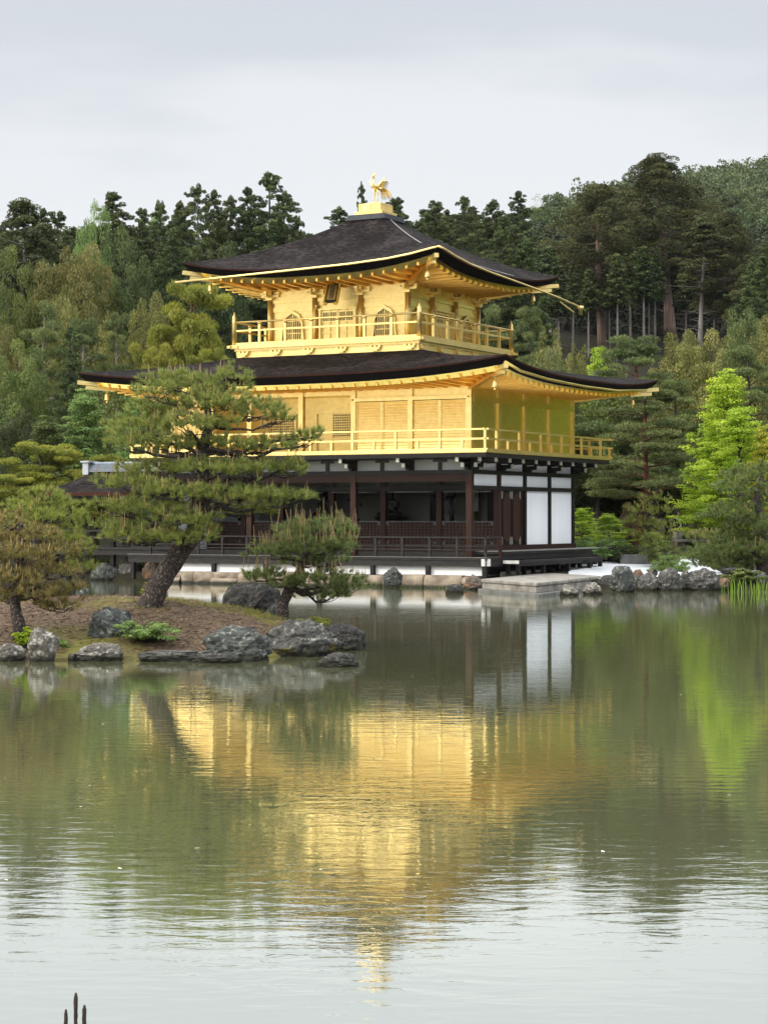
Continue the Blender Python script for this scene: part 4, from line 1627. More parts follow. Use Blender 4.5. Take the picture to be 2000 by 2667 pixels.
for z, h_ in ((1.64, 0.05), (1.36, 0.035), (1.24, 0.035)):
    rl.beam((-WL - 1.1, -1.07, z), (1.22, -1.07, z), 0.06, h_)
    rl.beam((1.07, -1.15, z + 0.003), (1.07, 0.1, z + 0.003), 0.06, h_)
RL1 = rl.build('railing', M['weathered'], PAV)
for i in range(15):
    x = 1.07 - i * 1.0
    if x < -12.8: break
    MB().box(x - 0.04, x + 0.04, -1.11, -1.03, 1.0, 1.62).build('post', M['weathered'], RL1)
MB().box(1.02, 1.12, 0.0, 0.10, 0.7, 1.62).build('post', M['red_wood'], RL1)
# white plastered footing and tan stone kerb
MB().box(-WL + 0.4, 0.9, -0.98, -0.55, 0.40, 0.72).build('plinth', M['plaster'], PAV)
MB().box(0.1, 0.3, -0.55, 8.6, 0.40, 0.88).build('plinth', M['black'], PAV)
MB().box(0.31, 0.34, 6.9, 9.6, 0.35, 0.72).build('plinth', M['plaster'], PAV)
# east platform, its legs and the step bench
mb = MB()
mb.box(0.13, 1.15, 0.12, 9.75, 1.08, 1.16)
mb.box(1.03, 1.11, 0.12, 9.70, 0.90, 1.08)
mb.box(-3.0, 0.13, 8.62, 9.75, 1.08, 1.16)
mb.box(-3.0, 1.03, 9.62, 9.70, 0.93, 1.08)
PF = mb.build('side_platform', M['weathered'], PAV)
n = 30
mb = MB()
for i in range(n):
    y = 0.13 + i * 9.61 / n
    mb.box(0.14, 1.17, y, y + 9.61 / n - 0.012, 1.16, 1.178)
mb.build('deck_board', M['deck'], PF)
for (x, y) in ((1.05, 1.9), (1.05, 4.0), (1.05, 6.1), (1.05, 8.1), (1.05, 9.6), (0.2, 9.6)):
    MB().box(x - 0.08, x + 0.08, y - 0.08, y + 0.08, 0.35, 0.90).build('leg', M['black_wood'], PF)
mb = MB().box(1.20, 1.72, 0.05, 7.4, 0.80, 0.88).box(1.60, 1.68, 0.1, 7.35, 0.70, 0.80)
SB = mb.build('step_bench', M['weathered'], PAV)
for y in (0.2, 2.2, 4.3, 6.2, 7.2):
    for x in (1.28, 1.64):
        MB().box(x - 0.06, x + 0.06, y - 0.06, y + 0.06, 0.42, 0.80 if x < 1.5 else 0.70).build('leg', M['black_wood'], SB)
MB().box(1.2, 1.74, -0.02, 0.05, 0.78, 0.885).build('end_cap', M['white_paint'], SB)

# pond wall of rough tan stones under the veranda
def rough_block(mb, x0, x1, y0, y1, z0, z1, seed):
    nx, nz = max(3, int((x1 - x0) / 0.12)), 6
    off = Vector((seed * 2.3, seed * 1.7, seed))

    def dsp(x, z):
        ex = min(x - x0, x1 - x) / 0.12
        ez = (z1 - z) / 0.10
        rnd = 0.09 * (1 - min(1, max(0, ex))) ** 2 + 0.10 * (1 - min(1, max(0, ez))) ** 2
        return y0 + rnd + 0.05 * noise.fractal(Vector((x * 1.6, z * 2.2, 0)) + off, 0.8, 2.0, 5)
    rows = []
    for j in range(nz + 1):
        z = z0 + (z1 - z0) * j / nz
        rows.append([(x0 + (x1 - x0) * i / nx, dsp(x0 + (x1 - x0) * i / nx, z), z + 0.02 * noise.noise(Vector((i * 0.7, j, seed)))) for i in range(nx + 1)])
    top = [(p_[0], y1, z1 + 0.01) for p_ in rows[-1]]
    mb.grid(rows, True)
    mb.grid([rows[-1], top], True)


mb = MB()
xw, i = -WL + 0.2, 0
while xw < 0.7:
    x1 = min(xw + RND.uniform(0.5, 1.9), 0.75)
    zt = 0.42 + RND.uniform(-0.05, 0.03)
    if RND.random() < 0.45:
        zm = RND.uniform(0.14, 0.22)
        rough_block(mb, xw, x1 - 0.015, -1.40 + RND.uniform(-0.06, 0.05), -0.5, -0.3, zm - 0.01, i)
        rough_block(mb, xw, x1 - 0.02, -1.33 + RND.uniform(-0.05, 0.05), -0.5, zm, zt, i + 50)
    else:
        rough_block(mb, xw, x1 - 0.015, -1.36 + RND.uniform(-0.06, 0.05), -0.5, -0.3, zt, i)
    xw = x1
    i += 1
mb.box(-WL + 0.2, 0.75, -1.2, -0.5, -0.3, 0.36)
wl_ = mb.build('pond_wall', M['tan_stone'])
tag(wl_, 'low pond wall of rough tan stones under the front veranda', 'stone wall')
MB().box(-WL - 0.3, 0.3, -0.7, 8.6, -0.2, 0.40).build('foundation', M['tan_stone'], PAV)


def slab(name, pts, z0, z1, mat, label, cat='stone slab', bev=0.03, joints=None):
    mb = MB().prism([(x, y, z0) for x, y in pts], (0, 0, z1 - z0))
    o = mb.build(name, M[mat])
    b = o.modifiers.new('bevel', 'BEVEL'); b.width = bev; b.segments = 2
    return tag(o, label, cat)


def pxy(px, py, z):
    d = FPX * (CZ - z) / (py - HOR)
    return XY(px, d)


zL = 0.40
A, B, C_ = pxy(1252, 1508, zL), pxy(1396, 1518, zL), pxy(1566, 1500, zL)
D_ = (A[0] + C_[0] - B[0], A[1] + C_[1] - B[1])
# two big landing slabs side by side
mid1 = tuple((A[i] + D_[i]) / 2 for i in range(2)); mid2 = tuple((B[i] + C_[i]) / 2 for i in range(2))
slab('landing_slab', [A, B, mid2, mid1], 0.29, zL, 'slab', 'big pale stone slab forming the front half of the boat landing')
m1b = tuple(mid1[i] + (D_[i] - A[i]) * 0.01 for i in range(2)); m2b = tuple(mid2[i] + (C_[i] - B[i]) * 0.01 for i in range(2))
slab('landing_slab', [m1b, m2b, C_, D_], 0.29, zL + 0.004, 'slab', 'big pale stone slab forming the back half of the boat landing')
dn = Vector((B[0] - C_[0], B[1] - C_[1])).normalized()
dl = Vector((B[0] - A[0], B[1] - A[1])).normalized()
q = lambda P, a, b: (P[0] + dn.x * a + dl.x * b, P[1] + dn.y * a + dl.y * b)
slab('stone_course', [q(A, -0.05, 0.05), q(B, -0.05, -0.05), q(C_, 0.05, -0.05), q(D_, 0.05, 0.05)], 0.09, 0.287, 'slab', 'stone courses carrying the pale landing slabs')
slab('landing_step', [q(A, 0.05, -0.2), q(B, 0.05, 0.25), q(C_, -0.2, 0.25), q(D_, -0.2, -0.2)], -0.4, 0.097, 'dark_slab', 'dark wet stone course at the waterline under the landing')
s1, s2, s3, s4 = pxy(1302, 1493, 0.47), pxy(1612, 1472, 0.47), pxy(1606, 1463, 0.47), pxy(1300, 1482, 0.47)
slab('edging_slab', [s1, s2, s3, s4], 0.2, 0.47, 'slab', 'long narrow stone slab under the step bench')

# ------------------------------------------------------------------ trees: prototypes
def clump_mesh(name, clumps, seed, n_per, lw, ll, mode='broad', up=0.25, shell=0.5, jit=0.55):
    """leaves spread through many clumps: clumps = rows of x, y, z, rx, ry, rz"""
    r = np.random.default_rng(seed)
    C = np.asarray(clumps, dtype=float)
    K = len(C)
    vol = np.cbrt(C[:, 3] * C[:, 4] * C[:, 5])
    cnt = np.maximum(8, (n_per * (vol / vol.mean()) ** 1.6).astype(int))
    idx = np.repeat(np.arange(K), cnt)
    N = len(idx)
    d = unit(r.normal(size=(N, 3)) + np.array([0, 0, up]))
    rad = shell + (1 - shell) * r.random(N) ** 0.6
    P = C[idx, :3] + d * C[idx, 3:6] * rad[:, None]
    ct = r.random(K)
    tone = np.clip(0.05 + 0.68 * ct[idx] + 0.40 * (r.random(N) - 0.35), 0, 1)
    out = C[idx, :3].copy()
    out[:, 2] = 0
    out = unit(out + r.normal(size=(N, 3)) * 0.2)
    s = 0.65 + 0.7 * r.random(N)
    if mode == 'spray':
        nrm = unit(d * 0.6 + np.array([0, 0, 0.7]) + r.normal(size=(N, 3)) * jit)
        along = out + d * 0.5 + np.array([0, 0, -0.25]) + r.normal(size=(N, 3)) * 0.5
    elif mode == 'tuft':
        nrm = unit(r.normal(size=(N, 3)))
        along = d + np.array([0, 0, 0.55]) + r.normal(size=(N, 3)) * 0.45
    elif mode == 'flat':
        nrm = unit(np.array([0, 0, 1.0]) + d * 0.5 + r.normal(size=(N, 3)) * jit)
        along = out + np.array([0, 0, -0.3]) + r.normal(size=(N, 3)) * 0.7
    else:
        nrm = unit(d + r.normal(size=(N, 3)) * jit)
        along = r.normal(size=(N, 3))
    v = leaf_quads(P, nrm, lw * s, ll * s, r, along)
    return np_mesh(name, v, 4, np.repeat(tone, 4))


def trunk_mb(h, r0, r1, bend, rr, n=9, seg=9):
    pts, rad = [], []
    ph = rr.uniform(0, 6.28)
    for i in range(seg + 1):
        t = i / seg
        b = bend * (math.sin(t * 2.6 + ph) - math.sin(ph))
        pts.append((b * math.cos(ph * 2), b * math.sin(ph * 2), h * t))
        rad.append(r0 + (r1 - r0) * t ** 0.8 + (r0 * 0.18 * (1 - t) ** 8))
    return MB().tube(pts, rad, n), pts


def at_h(pts, h):
    for a, b in zip(pts, pts[1:]):
        if a[2] <= h <= b[2]:
            t = (h - a[2]) / (b[2] - a[2] + 1e-9)
            return Vector(a).lerp(Vector(b), t)
    return Vector(pts[-1])


def bough(mb, p, q, r0, rr, sag=0.08, n=5, seg=4):
    p, q = Vector(p), Vector(q)
    L = (q - p).length
    pts = []
    for i in range(seg + 1):
        t = i / seg
        c = p.lerp(q, t)
        c += Vector((rr.gauss(0, 1), rr.gauss(0, 1), rr.gauss(0, 1))) * L * 0.035 * (0 < t < 1)
        c.z -= sag * L * math.sin(math.pi * t)
        pts.append(c)
    mb.tube(pts, [r0 * (1 - 0.75 * i / seg) for i in range(seg + 1)], n)
    return pts


def proto_hinoki(seed, h=16.0, R=3.4, base=0.2, nb=105, sparse=0.8, dense=300):
    rr = random.Random(seed)
    mb, pts = trunk_mb(h * 0.985, 0.26, 0.04, 0.25, rr)
    cl = []
    for i in range(nb):
        t = base + (1 - base) * ((i + rr.random()) / nb) ** 0.85
        prof = 1.15 * (1 - t) ** 0.60 * min(1.0, 0.5 + (t - base) * 1.6) * (1.0 + 0.22 * math.sin(t * 17 + seed) + 0.12 * math.sin(t * 41 + seed))
        L = R * 1.05 * prof * rr.uniform(0.5, 1.28) + 0.28
        az = i * 2.39996 + rr.uniform(-0.5, 0.5)
        p = at_h(pts, h * t * 0.985)
        drop = rr.uniform(-0.10, 0.28)
        q = p + Vector((math.cos(az) * L, math.sin(az) * L, L * drop))
        if rr.random() < 0.6: bough(mb, p, q, 0.05 * (1.3 - t), rr, 0.05, 4, 3)
        for f in (0.45, 0.75, 1.0):
            if rr.random() < 0.12 / sparse: continue
            c = p.lerp(q, f)
            s = (0.15 + 0.50 * (1 - t) ** 0.85) * rr.uniform(0.75, 1.35) * (1.15 if f < 1 else 0.85)
            cl.append((c.x + rr.gauss(0, 0.12), c.y + rr.gauss(0, 0.12), c.z + rr.gauss(0, 0.12), s * 1.25, s * 1.25, s * 0.62))
    for k in range(4):
        a = rr.uniform(0, 6.28)
        q = rr.uniform(0.1, 0.45)
        cl.append((pts[-1][0] + math.cos(a) * q, pts[-1][1] + math.sin(a) * q, h - 0.6 * q - rr.uniform(0, 0.3), 0.24, 0.24, 0.3))
    return clump_mesh('crown', cl, seed, dense, 0.065, 0.145, 'spray'), mb.mesh('trunk'), h, R


def proto_bare(seed, h=16.0, R=3.0, base=0.5):
    """cypress whose lower trunk is bare, with dead side branches"""
    rr = random.Random(seed)
    mb, pts = trunk_mb(h * 0.98, 0.27, 0.04, 0.3, rr)
    for i in range(26):
        t = rr.uniform(0.15, base + 0.1)
        p = at_h(pts, h * t)
        az = rr.uniform(0, 6.28)
        L = rr.uniform(0.6, 2.6)
        bough(mb, p, p + Vector((math.cos(az) * L, math.sin(az) * L, L * rr.uniform(-0.35, 0.3))), 0.035, rr, -0.05, 4, 3)
    cl = []
    nb = 60
    for i in range(nb):
        t = base + (1 - base) * (i + rr.random()) / nb
        u = (t - base) / (1 - base)
        L = R * (0.5 + 0.7 * math.sin(math.pi * min(1, u * 0.75 + 0.25))) * rr.uniform(0.4, 1.1) * (1 - u * 0.55)
        az = i * 2.39996 + rr.uniform(-0.6, 0.6)
        p = at_h(pts, h * t * 0.98)
        q = p + Vector((math.cos(az) * L, math.sin(az) * L, L * rr.uniform(-0.05, 0.35)))
        bough(mb, p, q, 0.045, rr, 0.04, 4, 3)
        for f in (0.55, 0.8, 1.0):
            if rr.random() < 0.25: continue
            c = p.lerp(q, f)
            s = rr.uniform(0.28, 0.55)
            cl.append((c.x, c.y, c.z + 0.1, s * 1.3, s * 1.3, s * 0.55))
    return clump_mesh('crown', cl, seed, 150, 0.08, 0.19, 'spray'), mb.mesh('trunk'), h, R


def proto_sugi(seed, h=26.0, R=5.0, base=0.34, nb=112):
    rr = random.Random(seed)
    mb, pts = trunk_mb(h * 0.95, 0.46, 0.10, 0.5, rr, 12, 12)
    cl = []
    for i in range(nb):
        t = base + (1 - base) * ((i + rr.random()) / nb) ** 1.15
        u = (t - base) / (1 - base)
        prof = (0.35 + 1.05 * math.sin(math.pi * (0.18 + 0.72 * u)) ** 1.2) * (1 - 0.45 * u) * (1 - 0.5 * u ** 4)
        L = R * prof * rr.uniform(0.45, 1.12)
        az = i * 2.39996 + rr.uniform(-0.6, 0.6)
        p = at_h(pts, h * t * 0.95)
        q = p + Vector((math.cos(az) * L, math.sin(az) * L, L * rr.uniform(-0.25, 0.25)))
        if rr.random() < 0.7: bough(mb, p, q, 0.11 * (1.2 - u), rr, 0.06, 5, 4)
        for f in (0.6, 1.0):
            c = p.lerp(q, f)
            s = rr.uniform(0.8, 1.35) * (1 - 0.3 * u)
            cl.append((c.x + rr.gauss(0, .25), c.y + rr.gauss(0, .25), c.z + rr.gauss(0, .2), s, s, s * 0.82))
    for i in range(7):
        t = rr.uniform(0.1, base + 0.05)
        p = at_h(pts, h * t); az = rr.uniform(0, 6.28); L = rr.uniform(1, 3.2)
        bough(mb, p, p + Vector((math.cos(az) * L, math.sin(az) * L, rr.uniform(-0.4, 0.8))), 0.06, rr, 0.12, 5, 4)
    return clump_mesh('crown', cl, seed, 480, 0.07, 0.22, 'tuft', up=0.4, shell=0.78), mb.mesh('trunk'), h, R


def proto_dome(seed, h=10.0, R=4.0, n=75, base=0.25, lw=0.09, ll=0.14, tall=1.0, dense=420, cs=(0.65, 1.15)):
    """broad-leaved tree: a dome of leaf clumps on spreading boughs"""
    rr = random.Random(seed)
    mb, pts = trunk_mb(h * 0.55, 0.26, 0.14, 0.3, rr)
    cl = []
    cz, rz = h * (base + 1) / 2, h * (1 - base) / 2
    for i in range(n):
        z = 1 - 2 * (i + 0.5) / n
        a = i * 2.39996 + rr.uniform(-0.4, 0.4)
        w = math.sqrt(max(0, 1 - z * z))
        k = rr.uniform(0.62, 1.03) * (1 + 0.12 * math.sin(3 * a + seed) + 0.1 * math.sin(5 * z + seed))
        if z < -0.3: k *= 0.8
        c = Vector((R * w * math.cos(a) * k, R * w * math.sin(a) * k, cz + rz * z * k))
        s = rr.uniform(*cs)
        cl.append((c.x, c.y, c.z, s, s, s * 0.72 * tall))
        if i % 3 == 0:
            p = at_h(pts, min(h * 0.54, c.z * 0.6))
            bough(mb, p, c * 0.93 + Vector((0, 0, c.z * 0.02)), 0.07, rr, -0.02, 5, 4)
    for i in range(n // 4):
        c = Vector((rr.gauss(0, R * 0.3), rr.gauss(0, R * 0.3), cz + rr.gauss(0, rz * 0.35)))
        s = rr.uniform(*cs)
        cl.append((c.x, c.y, c.z, s, s, s * 0.75))
    return clump_mesh('crown', cl, seed, dense, lw, ll, 'broad', up=0.35, jit=0.7), mb.mesh('trunk'), h, R


def proto_spiky(seed, h=9.0, R=2.6, n=46):
    """tree of upright plumes (pale new growth)"""
    rr = random.Random(seed)
    mb, pts = trunk_mb(h * 0.6, 0.2, 0.08, 0.2, rr)
    cl = []
    for i in range(n):
        u = math.sqrt((i + 0.5) / n)
        a = i * 2.39996
        x, y = R * u * math.cos(a), R * u * math.sin(a)
        top = h * (1 - 0.62 * u ** 1.7) * rr.uniform(0.88, 1.03)
        for k in range(4):
            z = top - 0.35 - k * rr.uniform(0.7, 1.0)
            if z < h * 0.12: break
            s = 0.34 + 0.13 * k
            cl.append((x * (1 + 0.05 * k) + rr.gauss(0, 0.1), y * (1 + 0.05 * k) + rr.gauss(0, 0.1), z, s, s, s * 1.25))
        if i % 3 == 0: bough(mb, at_h(pts, h * 0.3), (x, y, top - 0.6), 0.05, rr, 0, 4, 3)
    return clump_mesh('crown', cl, seed, 190, 0.06, 0.17, 'tuft', up=0.4, shell=0.4), mb.mesh('trunk'), h, R


def proto_pine(seed, h=11.0, R=3.8, nb=22, base=0.3, pad=(0.75, 1.25), bendy=0.5, dense=300, topfrac=0.35, thick=0.30, lw=0.042, ll=0.20):
    """red or black pine: flat pads of needles on crooked boughs"""
    rr = random.Random(seed)
    mb, pts = trunk_mb(h * 0.94, 0.24, 0.07, bendy, rr)
    cl = []
    for i in range(nb):
        t = base + (1 - base) * (i + rr.random() * 0.8) / nb
        u = (t - base) / (1 - base)
        L = R * (1 - (1 - topfrac) * u ** 1.5) * rr.uniform(0.5, 1.05)
        az = i * 2.39996 + rr.uniform(-0.5, 0.5)
        p = at_h(pts, h * t * 0.93)
        q = p + Vector((math.cos(az) * L, math.sin(az) * L, L * rr.uniform(-0.05, 0.22)))
        bp = bough(mb, p, q, 0.085 * (1.2 - u), rr, -0.06, 5, 4)
        for f, ext in ((0.5, 1), (0.78, 1), (1.0, 1), (0.85, 2), (0.85, 3)):
            c = Vector(bp[min(4, int(f * 4))])
            sd = Vector((-math.sin(az), math.cos(az), 0))
            if ext == 2: c = c + sd * L * 0.3
            if ext == 3: c = c - sd * L * 0.3
            if rr.random() < 0.15: continue
            s = rr.uniform(*pad) * (0.9 - 0.3 * u)
            cl.append((c.x + rr.gauss(0, .1), c.y + rr.gauss(0, .1), c.z + 0.15 + rr.gauss(0, .08), s, s, s * thick))
    for k in range(5):
        cl.append((pts[-1][0] + rr.gauss(0, .4), pts[-1][1] + rr.gauss(0, .4), h * rr.uniform(0.93, 0.99), 0.6, 0.6, 0.25))
    return clump_mesh('crown', cl, seed, dense, lw, ll, 'tuft', up=0.55, shell=0.35), mb.mesh('trunk'), h, R


def proto_maple(seed, h=8.0, R=3.2, nb=60, base=0.2):
    rr = random.Random(seed)
    mb, pts = trunk_mb(h * 0.8, 0.16, 0.05, 0.4, rr)
    cl = []
    for i in range(nb):
        t = base + (1 - base) * (i + rr.random()) / nb
        u = (t - base) / (1 - base)
        L = R * (1.02 - 0.85 * u ** 1.35) * rr.uniform(0.45, 1.05)
        az = i * 2.39996 + rr.uniform(-0.5, 0.5)
        p = at_h(pts, h * t * 0.78)
        q = p + Vector((math.cos(az) * L, math.sin(az) * L, h * t * 0.2 + L * rr.uniform(-0.05, 0.12)))
        if i % 2 == 0: bough(mb, p, q, 0.035, rr, -0.08, 4, 4)
        for f, o in ((0.55, 0), (0.8, 0.25), (0.8, -0.25), (1.0, 0)):
            if rr.random() < 0.12: continue
            c = p.lerp(q, f) + Vector((-math.sin(az), math.cos(az), 0)) * o * L
            s = rr.uniform(0.38, 0.66)
            cl.append((c.x, c.y, c.z + rr.gauss(0, .06), s, s, s * 0.26))
    return clump_mesh('crown', cl, seed, 85, 0.09, 0.125, 'flat', up=0.3, shell=0.25, jit=0.35), mb.mesh('trunk'), h, R


def proto_slim(seed, h=17.0, R=1.7):
    rr = random.Random(seed)
    mb, pts = trunk_mb(h * 0.98, 0.21, 0.04, 0.12, rr)
    for i in range(22):
        t = rr.uniform(0.12, 0.6)
        p = at_h(pts, h * t); az = rr.uniform(0, 6.28); L = rr.uniform(0.4, 1.3)
        bough(mb, p, p + Vector((math.cos(az) * L, math.sin(az) * L, L * rr.uniform(-0.2, 0.4))), 0.025, rr, 0, 4, 2)
    cl = []
    for i in range(44):
        t = 0.55 + 0.45 * (i + rr.random()) / 44
        u = (t - 0.55) / 0.45
        L = R * (1.1 - u) * rr.uniform(0.5, 1.1)
        az = i * 2.39996
        p = at_h(pts, h * t * 0.98)
        for f in (0.5, 1.0):
            s = rr.uniform(0.4, 0.65)
            cl.append((p.x + math.cos(az) * L * f, p.y + math.sin(az) * L * f, p.z, s, s, s * 0.7))
    return clump_mesh('crown', cl, seed, 80, 0.14, 0.34, 'spray'), mb.mesh('trunk'), h, R


PROTO = {}
for i in range(4): PROTO['hinoki%d' % i] = proto_hinoki(20 + i, R=3.4 + 0.3 * (i % 2))
for i in range(2): PROTO['airy%d' % i] = proto_hinoki(40 + i, R=4.2, base=0.25, nb=84, sparse=0.40, dense=280)
for i in range(2): PROTO['bare%d' % i] = proto_bare(50 + i)
for i in range(3): PROTO['sugi%d' % i] = proto_sugi(60 + i)
for i in range(3): PROTO['dome%d' % i] = proto_dome(70 + i)
for i in range(2): PROTO['spiky%d' % i] = proto_spiky(80 + i)
for i in range(3): PROTO['pine%d' % i] = proto_pine(90 + i)
for i in range(2): PROTO['cloud%d' % i] = proto_pine(100 + i, h=8.0, R=3.0, nb=24, base=0.36, pad=(0.75, 1.05), thick=0.40, dense=560, lw=0.045, ll=0.17, topfrac=0.6, bendy=0.7)
for i in range(2): PROTO['maple%d' % i] = proto_maple(110 + i)
for i in range(2): PROTO['slim%d' % i] = proto_slim(120 + i)
for i in range(2): PROTO['bush%d' % i] = proto_dome(130 + i, h=2.0, R=1.1, n=40, base=0.02, lw=0.05, ll=0.085, dense=170, cs=(0.2, 0.34))
FAR = [proto_dome(140 + i, h=6.0, R=2.6, n=26, base=0.15, lw=0.20, ll=0.30, dense=95, cs=(0.6, 1.1))[0] for i in range(3)]
FARC = [proto_hinoki(150 + i, h=8.0, R=1.9, base=0.05, nb=26, dense=16)[0] for i in range(2)]

# several leaf colours of one crown shape share nothing but the shape
MESHC = {}


def pm(key, crown_mat, trunk_mat):
    k = (key, crown_mat, trunk_mat)
    if k not in MESHC:
        c, t = PROTO[key][0].copy(), PROTO[key][1].copy()
        c.name, t.name = 'crown', 'trunk'
        c.materials.append(M[crown_mat]); t.materials.append(M[trunk_mat])
        MESHC[k] = (c, t)
    return MESHC[k]


def tree(key, px, top, d, wpx, name, label, cm, tm='bark_dark', cat='tree', group=None, base=None, rz=None, zscale=None):
    crown, trunk = pm(key, cm, tm)
    h, R = PROTO[key][2], PROTO[key][3]
    z0 = terr(px, d) - 0.05 if base is None else base
    H = ZP(top, d) - z0
    w = wpx / FPX * d / 2
    x, y = XY(px, d)
    e = empty(name, (x, y, z0), RND.uniform(0, 6.28) if rz is None else rz, label, cat, group)
    e.scale = (w / R, w / R, H / h)
    for nm, me in (('trunk', trunk), ('crown', crown)):
        o = bpy.data.objects.new(nm, me)
        COL.objects.link(o)
        o.parent = e
    return e


T = tree
# ---- the trees one can tell apart, left of the pavilion, back to front
T('hinoki1', 425, 522, 142, 170, 'cypress_tree', 'dark cypress filling the skyline between the pointed and the twin-topped trees', 'f_hinoki')
T('bare0', 62, 520, 126, 260, 'cypress_tree', 'thin cypress with long bare grey trunk and dead branches near the left edge', 'f_hinoki', 'bark_grey')
T('airy1', 165, 552, 136, 300, 'cypress_tree', 'flat topped dark tree right of the bare trunked cypress on the skyline', 'f_hinoki')
T('hinoki0', 306, 506, 128, 270, 'cypress_tree', 'dark pointed cypress rising above the olive dome tree', 'f_hinoki')
T('airy0', 512, 483, 126, 260, 'cypress_tree', 'rounded airy cypress on the skyline left of the tallest left one', 'f_hinoki', 'bark_grey')
T('hinoki2', 604, 508, 132, 190, 'cypress_tree', 'narrow dark cypress squeezed between two airy skyline cypresses', 'f_hinoki')
T('airy1', 688, 450, 126, 360, 'cypress_tree', 'tallest airy cypress left of the pavilion roof with sky showing through', 'f_hinoki')
T('hinoki3', 775, 560, 130, 110, 'cypress_tree', 'lower dark cypress at the right foot of the tallest airy cypress', 'f_hinoki')
T('dome2', 236, 585, 121, 130, 'broadleaf_tree', 'small bright green tree among dark cypresses near the skyline', 'f_green')
T('dome1', 405, 540, 175, 70, 'broadleaf_tree', 'pale green round crown far behind the dark cypresses', 'f_green')
T('dome0', 190, 622, 114, 230, 'chinquapin_tree', 'wide olive brown dome tree under the dark skyline cypresses', 'f_olive')
T('dome2', 335, 650, 117, 190, 'broadleaf_tree', 'dark broadleaf tree below the pointed cypress', 'f_hinoki')
T('hinoki1', 450, 610, 119, 190, 'cypress_tree', 'dark cypress in shade left of the top roof corner', 'f_hinoki')
T('dome1', 570, 660, 115, 190, 'broadleaf_tree', 'dark broadleaf tree right behind the top roof corner', 'f_hinoki')
T('dome2', 25, 700, 113, 170, 'broadleaf_tree', 'dark mixed tree low at the left edge under the bare trunked cypress', 'f_broad')
T('spiky0', 178, 712, 107, 190, 'chinquapin_tree', 'yellowish tree of upright plumes in front of the olive dome tree', 'f_olive')
T('spiky1', 362, 735, 106, 130, 'chinquapin_tree', 'small olive tree with pointed top left of the clipped pine', 'f_olive')
T('spiky0', 285, 780, 104, 150, 'chinquapin_tree', 'low yellowish tree between the two plumed olive trees', 'f_olive')
T('dome0', 20, 830, 104, 150, 'broadleaf_tree', 'brownish tree at the left edge beside the sparse pine', 'f_olive')
T('dome1', 415, 790, 104, 140, 'broadleaf_tree', 'faded olive tree tucked left of the big clipped pine', 'f_olive')
T('pine0', 95, 785, 99, 240, 'pine_tree', 'sparse pine with crooked grey trunk at the left over dark undergrowth', 'f_redpine', 'bark_grey')
T('pine1', 215, 825, 97, 230, 'pine_tree', 'green pine with spreading boughs above the left end of the lower roof', 'f_redpine', 'bark_grey')
T('pine2', 300, 795, 98, 170, 'pine_tree', 'pine with straight pale trunk left of the clipped pine', 'f_redpine', 'bark_grey')
T('cloud0', 492, 742, 93, 270, 'clipped_pine', 'big yellow green clipped pine left of the upper balcony', 'f_cloudpine', 'bark_red')
T('cloud1', 398, 905, 88, 170, 'clipped_pine', 'clipped pine pads just above the lower roof, left of the big clipped pine', 'f_cloudpine', 'bark_red')
T('cloud0', 530, 905, 88, 150, 'clipped_pine', 'small clipped pine between the lower roof and the upper balcony', 'f_cloudpine', 'bark_red')
T('dome2', 45, 930, 95, 220, 'broadleaf_tree', 'dark green tree mass at the left edge behind the flat padded pine', 'f_broad')
T('hinoki3', 192, 850, 93, 160, 'cypress_tree', 'dark tree with straight black trunk at the tip of the lower roof', 'f_hinoki', 'bark_dark')
T('dome0', 320, 960, 92, 190, 'broadleaf_tree', 'green tree behind the left end of the lower roof', 'f_broad')
T('maple1', 255, 1005, 87, 270, 'maple_tree', 'fresh green maple below the left tip of the lower roof', 'f_green')
T('maple0', 355, 1030, 84, 190, 'maple_tree', 'fresh green maple half hidden by the tall island pine', 'f_green')
T('maple1', 150, 1075, 86, 240, 'maple_tree', 'darker green maple above the flat padded pine', 'f_broad')
T('dome1', 40, 1080, 88, 180, 'broadleaf_tree', 'dark shrubby tree at the left edge below the dark green mass', 'f_hinoki')
T('cloud1', 115, 1160, 82, 300, 'clipped_pine', 'wide clipped pine of flat yellow green pads behind the fishing pavilion', 'f_cloudpine', 'bark_dark')
T('cloud0', 245, 1185, 81, 190, 'clipped_pine', 'clipped pine close to the roof ridge of the fishing pavilion', 'f_cloudpine', 'bark_dark')
T('cloud0', 15, 1235, 80, 200, 'clipped_pine', 'clipped pine at the left edge behind the island pines', 'f_cloudpine', 'bark_dark')
T('dome2', 420, 1120, 86, 240, 'broadleaf_tree', 'dark green tree behind the tall island pine and the pavilion corner', 'f_broad')

for px, top, d, w, lab in ((112, 548, 131, 190, 'cypress between the bare trunked one and the flat topped one'), (238, 580, 131, 190, 'low cypress in the skyline dip left of the pointed cypress'), (360, 546, 133, 190, 'cypress leaning on the right side of the pointed one'), (462, 524, 131, 190, 'cypress at the left shoulder of the rounded airy one'), (556, 500, 130, 190, 'cypress at the right shoulder of the rounded airy one'), (640, 490, 131, 190, 'cypress at the left shoulder of the tallest airy one'), (738, 496, 130, 200, 'cypress at the right shoulder of the tallest airy one')):
    T('hinoki%d' % (px % 4), px, top, d, w, 'cypress_tree', 'dark ' + lab, 'f_hinoki')

